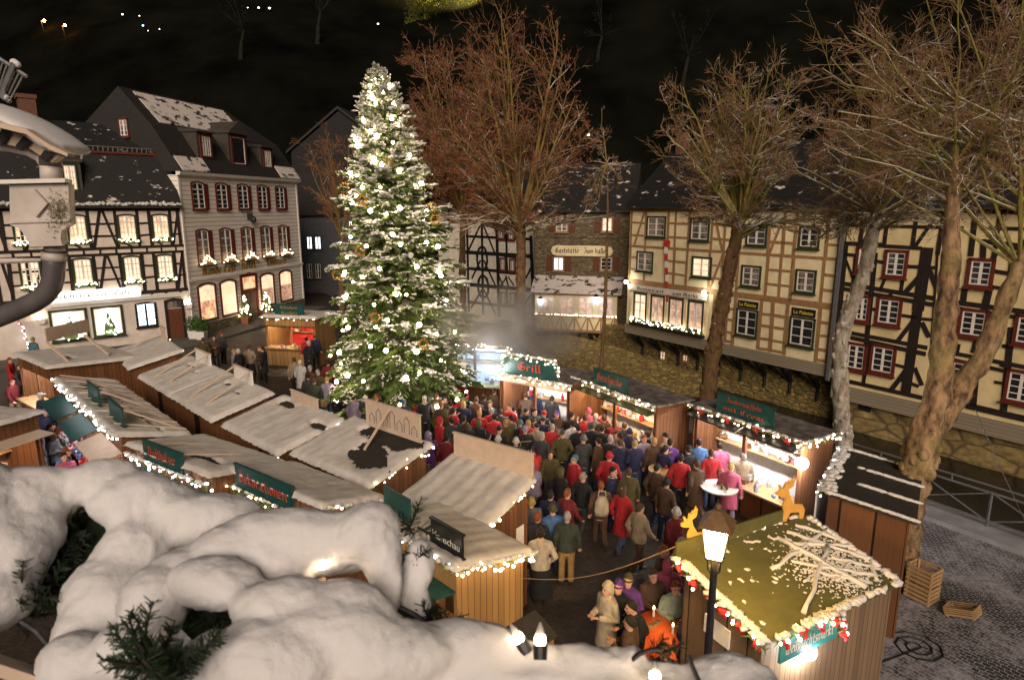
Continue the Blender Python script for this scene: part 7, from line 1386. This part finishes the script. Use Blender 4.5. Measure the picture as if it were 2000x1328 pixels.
# ================================================================== THE WINDOW LEDGE IN FRONT OF THE CAMERA
from mathutils import noise as mnoise
def blob_snow(name, blobs, lab, voxel=.0048, amp=.012, hold=None):
    mb = MB()
    for cx, cy, rx, ry, d in blobs:
        k = d / 1250 / math.sqrt(1 + ((cx - 1000) / 1250) ** 2 + ((664 - cy) / 1250) ** 2); c = PD(cx, cy, d); v = ray(cx, cy).normalized(); xr = Vector((1, 0, 0)); xr = (xr - v * xr.dot(v)).normalized(); yu = xr.cross(v)
        Mx = Matrix((xr, v, yu)).transposed(); mb.ball(c, (rx * k, min(rx, ry) * k * 1.15, ry * k), 20, 14, Mx)
    me = remeshed(mb, voxel, 22, name); o = bpy.data.objects.new(name, me); COL.objects.link(o); me.materials.append(M['snow_fg'])
    nr = [v.normal.copy() for v in me.vertices]
    for v, n in zip(me.vertices, nr): q = v.co; v.co = q + n * (amp * mnoise.noise(q * 9) + amp * .3 * mnoise.noise(q * 22) + amp * .17 * mnoise.noise(q * 60) + amp * .14 * mnoise.noise(q * 150))
    return tag(o, lab, 'snow', 'snow lying on the ledge garland')
blob_snow('snow_heap', [(-70,1010,130,110,1.17),(40,985,95,62,1.15),(110,940,90,34,1.14),(190,945,90,40,1.14),(290,985,105,58,1.11),(400,1012,105,52,1.09),(470,1030,62,32,1.08),(5,1085,80,80,1.12),(-40,1170,90,70,1.1),(265,1075,68,80,1.09),(225,1165,90,80,1.07),(185,1240,75,70,1.06),(345,1000,60,40,1.08),(100,925,40,22,1.16),(200,922,60,25,1.14),(60,1040,60,60,1.13)], 'rounded snow heap at the left end of the ledge')
blob_snow('snow_heap', [(600,1060,170,66,.99),(715,1045,66,62,.97),(480,1090,110,62,.99),(360,1120,70,50,.99),(300,1180,60,70,.97),(745,1090,40,70,.96),(770,1150,26,60,.96),(540,1100,90,50,.97)], 'long smooth snow heap with a glow in its hollow, middle of the ledge')
blob_snow('snow_heap', [(820,1100,27,48,1.0),(803,1145,26,50,1.0),(815,1180,22,30,1.0)], 'small snow clump hanging over the dark cable')
blob_snow('snow_heap', [(140,1300,70,62,1.0),(420,1300,70,60,.93),(200,1340,80,50,.97),(430,1135,95,52,.93),(560,1180,110,56,.9),(680,1180,90,52,.9),(640,1240,150,70,.89),(740,1215,42,60,.9),(530,1290,130,80,.88),(740,1280,150,72,.9),(880,1265,130,52,.93),(960,1262,70,44,.94),(1010,1290,110,44,.95),(1110,1300,120,40,.97),(1190,1302,70,40,.98),(1238,1284,32,32,.99),(1310,1312,70,26,1.0),(1400,1310,85,42,1.01),(1465,1330,50,34,1.02),(235,1265,50,44,.95),(330,1350,90,40,.9),(600,1375,500,66,.92),(1100,1375,420,62,.97),(860,1330,300,50,.93),(1180,1340,150,40,.98),(1350,1350,170,46,1.0)], 'broad front snow heap with three candle bulbs along the ledge')
def fir_twig(mb, sm, p, d, L_, rnd):
    d = d.normalized(); e = p + d * L_; sm.tube([p, p.lerp(e, .5) + Vector((0, 0, -.003)), e], [.0022, .0018, .0008], 5)
    for i in range(int(L_ / .0011)):
        f = rnd.random(); c = p.lerp(e, f); sd = d.cross(Vector((rnd.gauss(0, 1), rnd.gauss(0, 1), rnd.gauss(0, 1)))).normalized(); g = (d * rnd.uniform(.25, .7) + sd * .8).normalized() * rnd.uniform(.012, .021) * (1.1 - .4 * f); s_ = g.orthogonal().normalized() * .0007
        mb.add([c - s_, c + s_, c + g * .8 + s_, c + g, c + g * .8 - s_], [(0, 1, 2, 3, 4)])
fg = thing('ledge_garland', 'dark fir garland buried under snow on the window ledge', 'garland', PD(600, 1300, 1.0)); r_ = random.Random(5); mb = MB(); sm = MB()
for cx, cy, d, n, sp, L_ in ((150,1040,1.16,16,26,.06),(85,1135,1.14,16,24,.06),(30,1190,1.1,10,24,.06),(350,1062,1.12,12,20,.05),(445,1195,1.0,16,26,.05),(285,1290,.84,16,17,.05),(325,1305,.86,12,22,.05),(800,1030,1.0,5,8,.05),(795,1100,1.01,5,8,.05),(832,1205,1.01,8,14,.04),(1280,1290,1.05,9,22,.045)):
    for k in range(n): fir_twig(mb, sm, PD(cx + r_.gauss(0, sp), cy + r_.gauss(0, sp * .7), d + r_.gauss(0, .015)), Vector((r_.gauss(0, 1), r_.gauss(0, .6), r_.gauss(.15, .8))), L_ * r_.uniform(.7, 1.2), r_)
mb.build('needles', M['needles_dark'], fg); sm.build('twigs', M['timber_dark'], fg)
core = [PD(-100,1120,1.24), PD(60,1110,1.24), PD(180,1090,1.22), PD(350,1100,1.2), PD(440,1200,1.08), PD(600,1230,1.02), PD(780,1240,1.02), PD(900,1290,1.03), PD(1100,1325,1.05), PD(1300,1345,1.08), PD(1500,1390,1.1)]; mb = MB(); mb.tube(core, [.05, .06, .075, .06, .05, .05, .045, .03, .025, .025, .025], 10); mb.build('core', M['needles_dark'], fg)  # dark tube added behind the snow so its holes read dark
mb = MB(); mb.bar(PD(-160, 1245, 1.02), PD(135, 1345, 1.02), .05, .012, (0, .5, 1)); mb.bar(PD(100, 1560, .95), PD(1600, 1560, 1.0), .12, .02); tag(mb.build('window_ledge', M['wood_beige'], loc=PD(300, 1400, .95)), 'beige wooden ledge below the snowy garland', 'ledge')
ch_ = thing('bulb_chain', 'dark cable with candle shaped bulbs lying in the ledge snow', 'light chain', PD(1055, 1290, .95))
for k, (x0, y0, x1, y1, d, hid) in enumerate(((1055, 1288, 1055, 1214, .9, 0), (1030, 1276, 997, 1218, .93, 0), (1279, 1352, 1279, 1290, .93, 0), (806, 1190, 786, 1150, 1.02, 0), (634, 1112, 630, 1098, .955, 1))):
    a, b = PD(x0, y0, d), PD(x1, y1, d); bl = MB(); Lb = (b - a)
    if not hid:
        so = MB(); so.tube([a, a + Lb * .38], [.0085, .0095], 10); s_ = so.build('socket', M['metal_dark'], ch_)
        bl.tube([a + Lb * .38, a + Lb * .46, a + Lb * .58, a + Lb * .66], [.005, .0072, .007, .0055], 10); tp_ = MB(); tp_.tube([a + Lb * .66, a + Lb * .82, a + Lb], [.0055, .0042, .001], 10); tp_.build('bulb_tip', M['pot_white'], ch_, True)
    else: bl.ball(b, .009, 8, 6)
    bl.build('bulb', glow('candle_bulb_%d' % k, (1, .74, .45), 38 if not hid else 60), ch_, True)
mb = MB()
for L_ in ([(1222, 1308), (1232, 1290), (1250, 1276), (1272, 1268), (1292, 1268)], [(1345, 1278), (1352, 1300), (1368, 1335)], [(756, 1180), (780, 1186), (806, 1198), (830, 1214), (850, 1228)], [(40, 1212), (70, 1232), (95, 1262), (112, 1296), (126, 1322)]): mb.tube([PD(x, y, .97 if x > 200 else 1.05) for x, y in L_], .0034, 6)
mb.build('cable', M['metal_dark'], ch_)
# ---- rain hopper, downpipe and snowy eave at the upper left
Y0 = 2.9
hp_ = thing('rain_hopper', 'pale zinc rain hopper box with diamond plate on the downpipe', 'rain hopper', PY(78, 400, Y0))
HO = ray(85, 400) * .2 + Vector((.035, 0, 0))
f_ = lambda px, py, dy=0.: PY(px, py, Y0) + Vector((0, dy, 0))
mb = MB(); mb.prism([f_(18, 360), f_(133, 358), f_(137, 432), f_(138, 440), f_(120, 450), f_(118, 466), f_(122, 480), f_(58, 482), f_(50, 460), f_(36, 446), f_(20, 440)], HO); mb.build('box', M['zinc'], hp_)
mb = MB(); mb.prism([f_(4, 352, -.03), f_(136, 349, -.03), f_(136, 357, -.03), f_(4, 360, -.03)], HO * 1.25); mb.build('lid', M['white_paint'], hp_)
mb = MB(); mb.prism([f_(72, 370, -.018), f_(98, 398, -.018), f_(76, 424, -.018), f_(49, 397, -.018)], (0, .022, 0)); mb.build('diamond', M['zinc'], hp_)
mb = MB(); mb.bar(f_(20, 434, -.004), f_(137, 430, -.004), .01, .012); mb.build('rib', M['zinc'], hp_)
ms = MB(); r_ = random.Random(3)
for i in range(420): q = f_(118 + r_.gauss(0, 15), 415 + r_.gauss(0, 19), -.008); v = Vector((r_.gauss(0, 1), -.4, r_.gauss(0, 1))).normalized() * .012; s_ = v.orthogonal().normalized() * .002; (ms.add([q - s_, q + s_, q + v], [(0, 1, 2)]) if 92 < 1000 + 1250 * q.x / (q.y * cT - (q.z - H) * sT) < 137 else None)
ms.build('moss', surf('dry_moss', (.16, .13, .05), (.08, .065, .03), 30, .9, bs=0), hp_)
dp = thing('downpipe', 'bent grey downpipe with zinc collar below the rain hopper', 'downpipe', PY(97, 540, Y0)); mid = HO * .5
bez = [(99, 492), (99, 520), (98, 545), (92, 566), (80, 582), (60, 596), (30, 610), (-10, 626), (-60, 645)]; mb = MB(); mb.tube([PY(x, y, Y0) + mid for x, y in bez], .046, 18); mb.build('pipe', M['pipe'], dp, True)
mb = MB(); mb.tube([PY(100, 480, Y0) + mid, PY(99, 498, Y0) + mid], .043, 16); mb.tube([PY(99, 496, Y0) + mid, PY(99, 512, Y0) + mid], .052, 16); mb.build('collar', M['zinc'], dp, True)
mb = MB(); mb.tube([PY(93, 352, Y0) + mid, PY(92, 318, Y0) + mid], .043, 16); mb.build('collar', M['zinc'], dp, True)
mb = MB(); mb.tube([PY(92, 322, Y0) + mid, PY(91, 300, Y0) + mid, PY(86, 282, Y0) + mid, PY(74, 266, Y0) + mid, PY(55, 256, Y0) + mid], .045, 16); mb.build('pipe', M['pipe'], dp, True)
mb = MB(); mb.tube([PY(-40, 285, 3.05), PY(20, 288, 3.05), PY(55, 296, 3.05), PY(78, 308, 3.03), PY(92, 330, 3.01)], .022, 10); mb.build('side_pipe', M['zinc'], dp, True); mb = MB(); mb.tube([PY(-60, 512, 3.0), PY(80, 508, 2.98)], [.02, .008], 8); mb.build('wall_bracket', M['zinc'], dp, True)
ev = thing('snowy_eave', 'snow covered roof eave with boarded underside at the upper left', 'eave', PY(50, 250, 3.0)); e_ = lambda px, py, y: PY(px, py, y)
mb = MB(); mb.prism([e_(-60,226,2.8), e_(50,252,2.8), e_(95,282,2.8), e_(133,300,2.8), e_(131,306,2.8), e_(96,292,2.8), e_(50,262,2.8), e_(-60,236,2.8)], (0, .05, 0)); mb.build('fascia', M['wood_beige'], ev)
mb = MB(); mb.prism([e_(-60,236,2.95), e_(50,262,2.95), e_(96,292,2.95), e_(118,305,2.95), e_(100,318,2.95), e_(60,292,2.95), e_(-60,268,2.95)], (0, .04, 0)); mb.build('soffit', M['wood_beige'], ev)
for x0, y0, x1, y1 in ((14, 252, 0, 278), (58, 266, 38, 290), (98, 294, 84, 312)): mb = MB(); mb.bar(e_(x0, y0, 2.93), e_(x1, y1, 2.93), .014, .03); mb.build('bracket', M['metal_dark'], ev)
mb = MB(); r_ = random.Random(6)
for k in range(26): f = k / 25; x = -60 + 190 * f; y = 212 + 16 * f + 62 * f ** 2.2; c = e_(x, y, 3.0); mb.ball(c, (.045, .17, .042 * (1.1 - .45 * f) * r_.uniform(.9, 1.1)), 12, 8)
me = remeshed(mb, .010, 4, 'snow'); o = bpy.data.objects.new('snow', me); COL.objects.link(o); me.materials.append(M['snow_fg']); o.parent = ev; o.location = -wl(ev)
sg = thing('snow_guard', 'small metal snow guard railing on the eave at the upper left', 'snow guard', e_(20, 150, 3.1)); mb = MB()
mb.tube([e_(-15,106,3.1), e_(52,150,3.1)], .010, 6); mb.tube([e_(-15,172,3.1), e_(20,199,3.1)], .012, 6); mb.tube([e_(28,124,3.08), e_(8,170,3.08), e_(4,192,3.08)], .012, 6)
for k in range(8): f = k / 7; mb.tube([e_(-10 + 56 * f, 110 + 36 * f, 3.1), e_(-22 + 40 * f, 168 + 30 * f, 3.1)], .004, 5)
mb.build('railing', M['metal'], sg); mb = MB()
for x, y in ((28, 122), (33, 126), (4, 184), (10, 190)): mb.ball(e_(x, y, 3.09), (.018, .018, .015), 8, 6)
mb.build('snow', M['snow_fg'], sg, True)
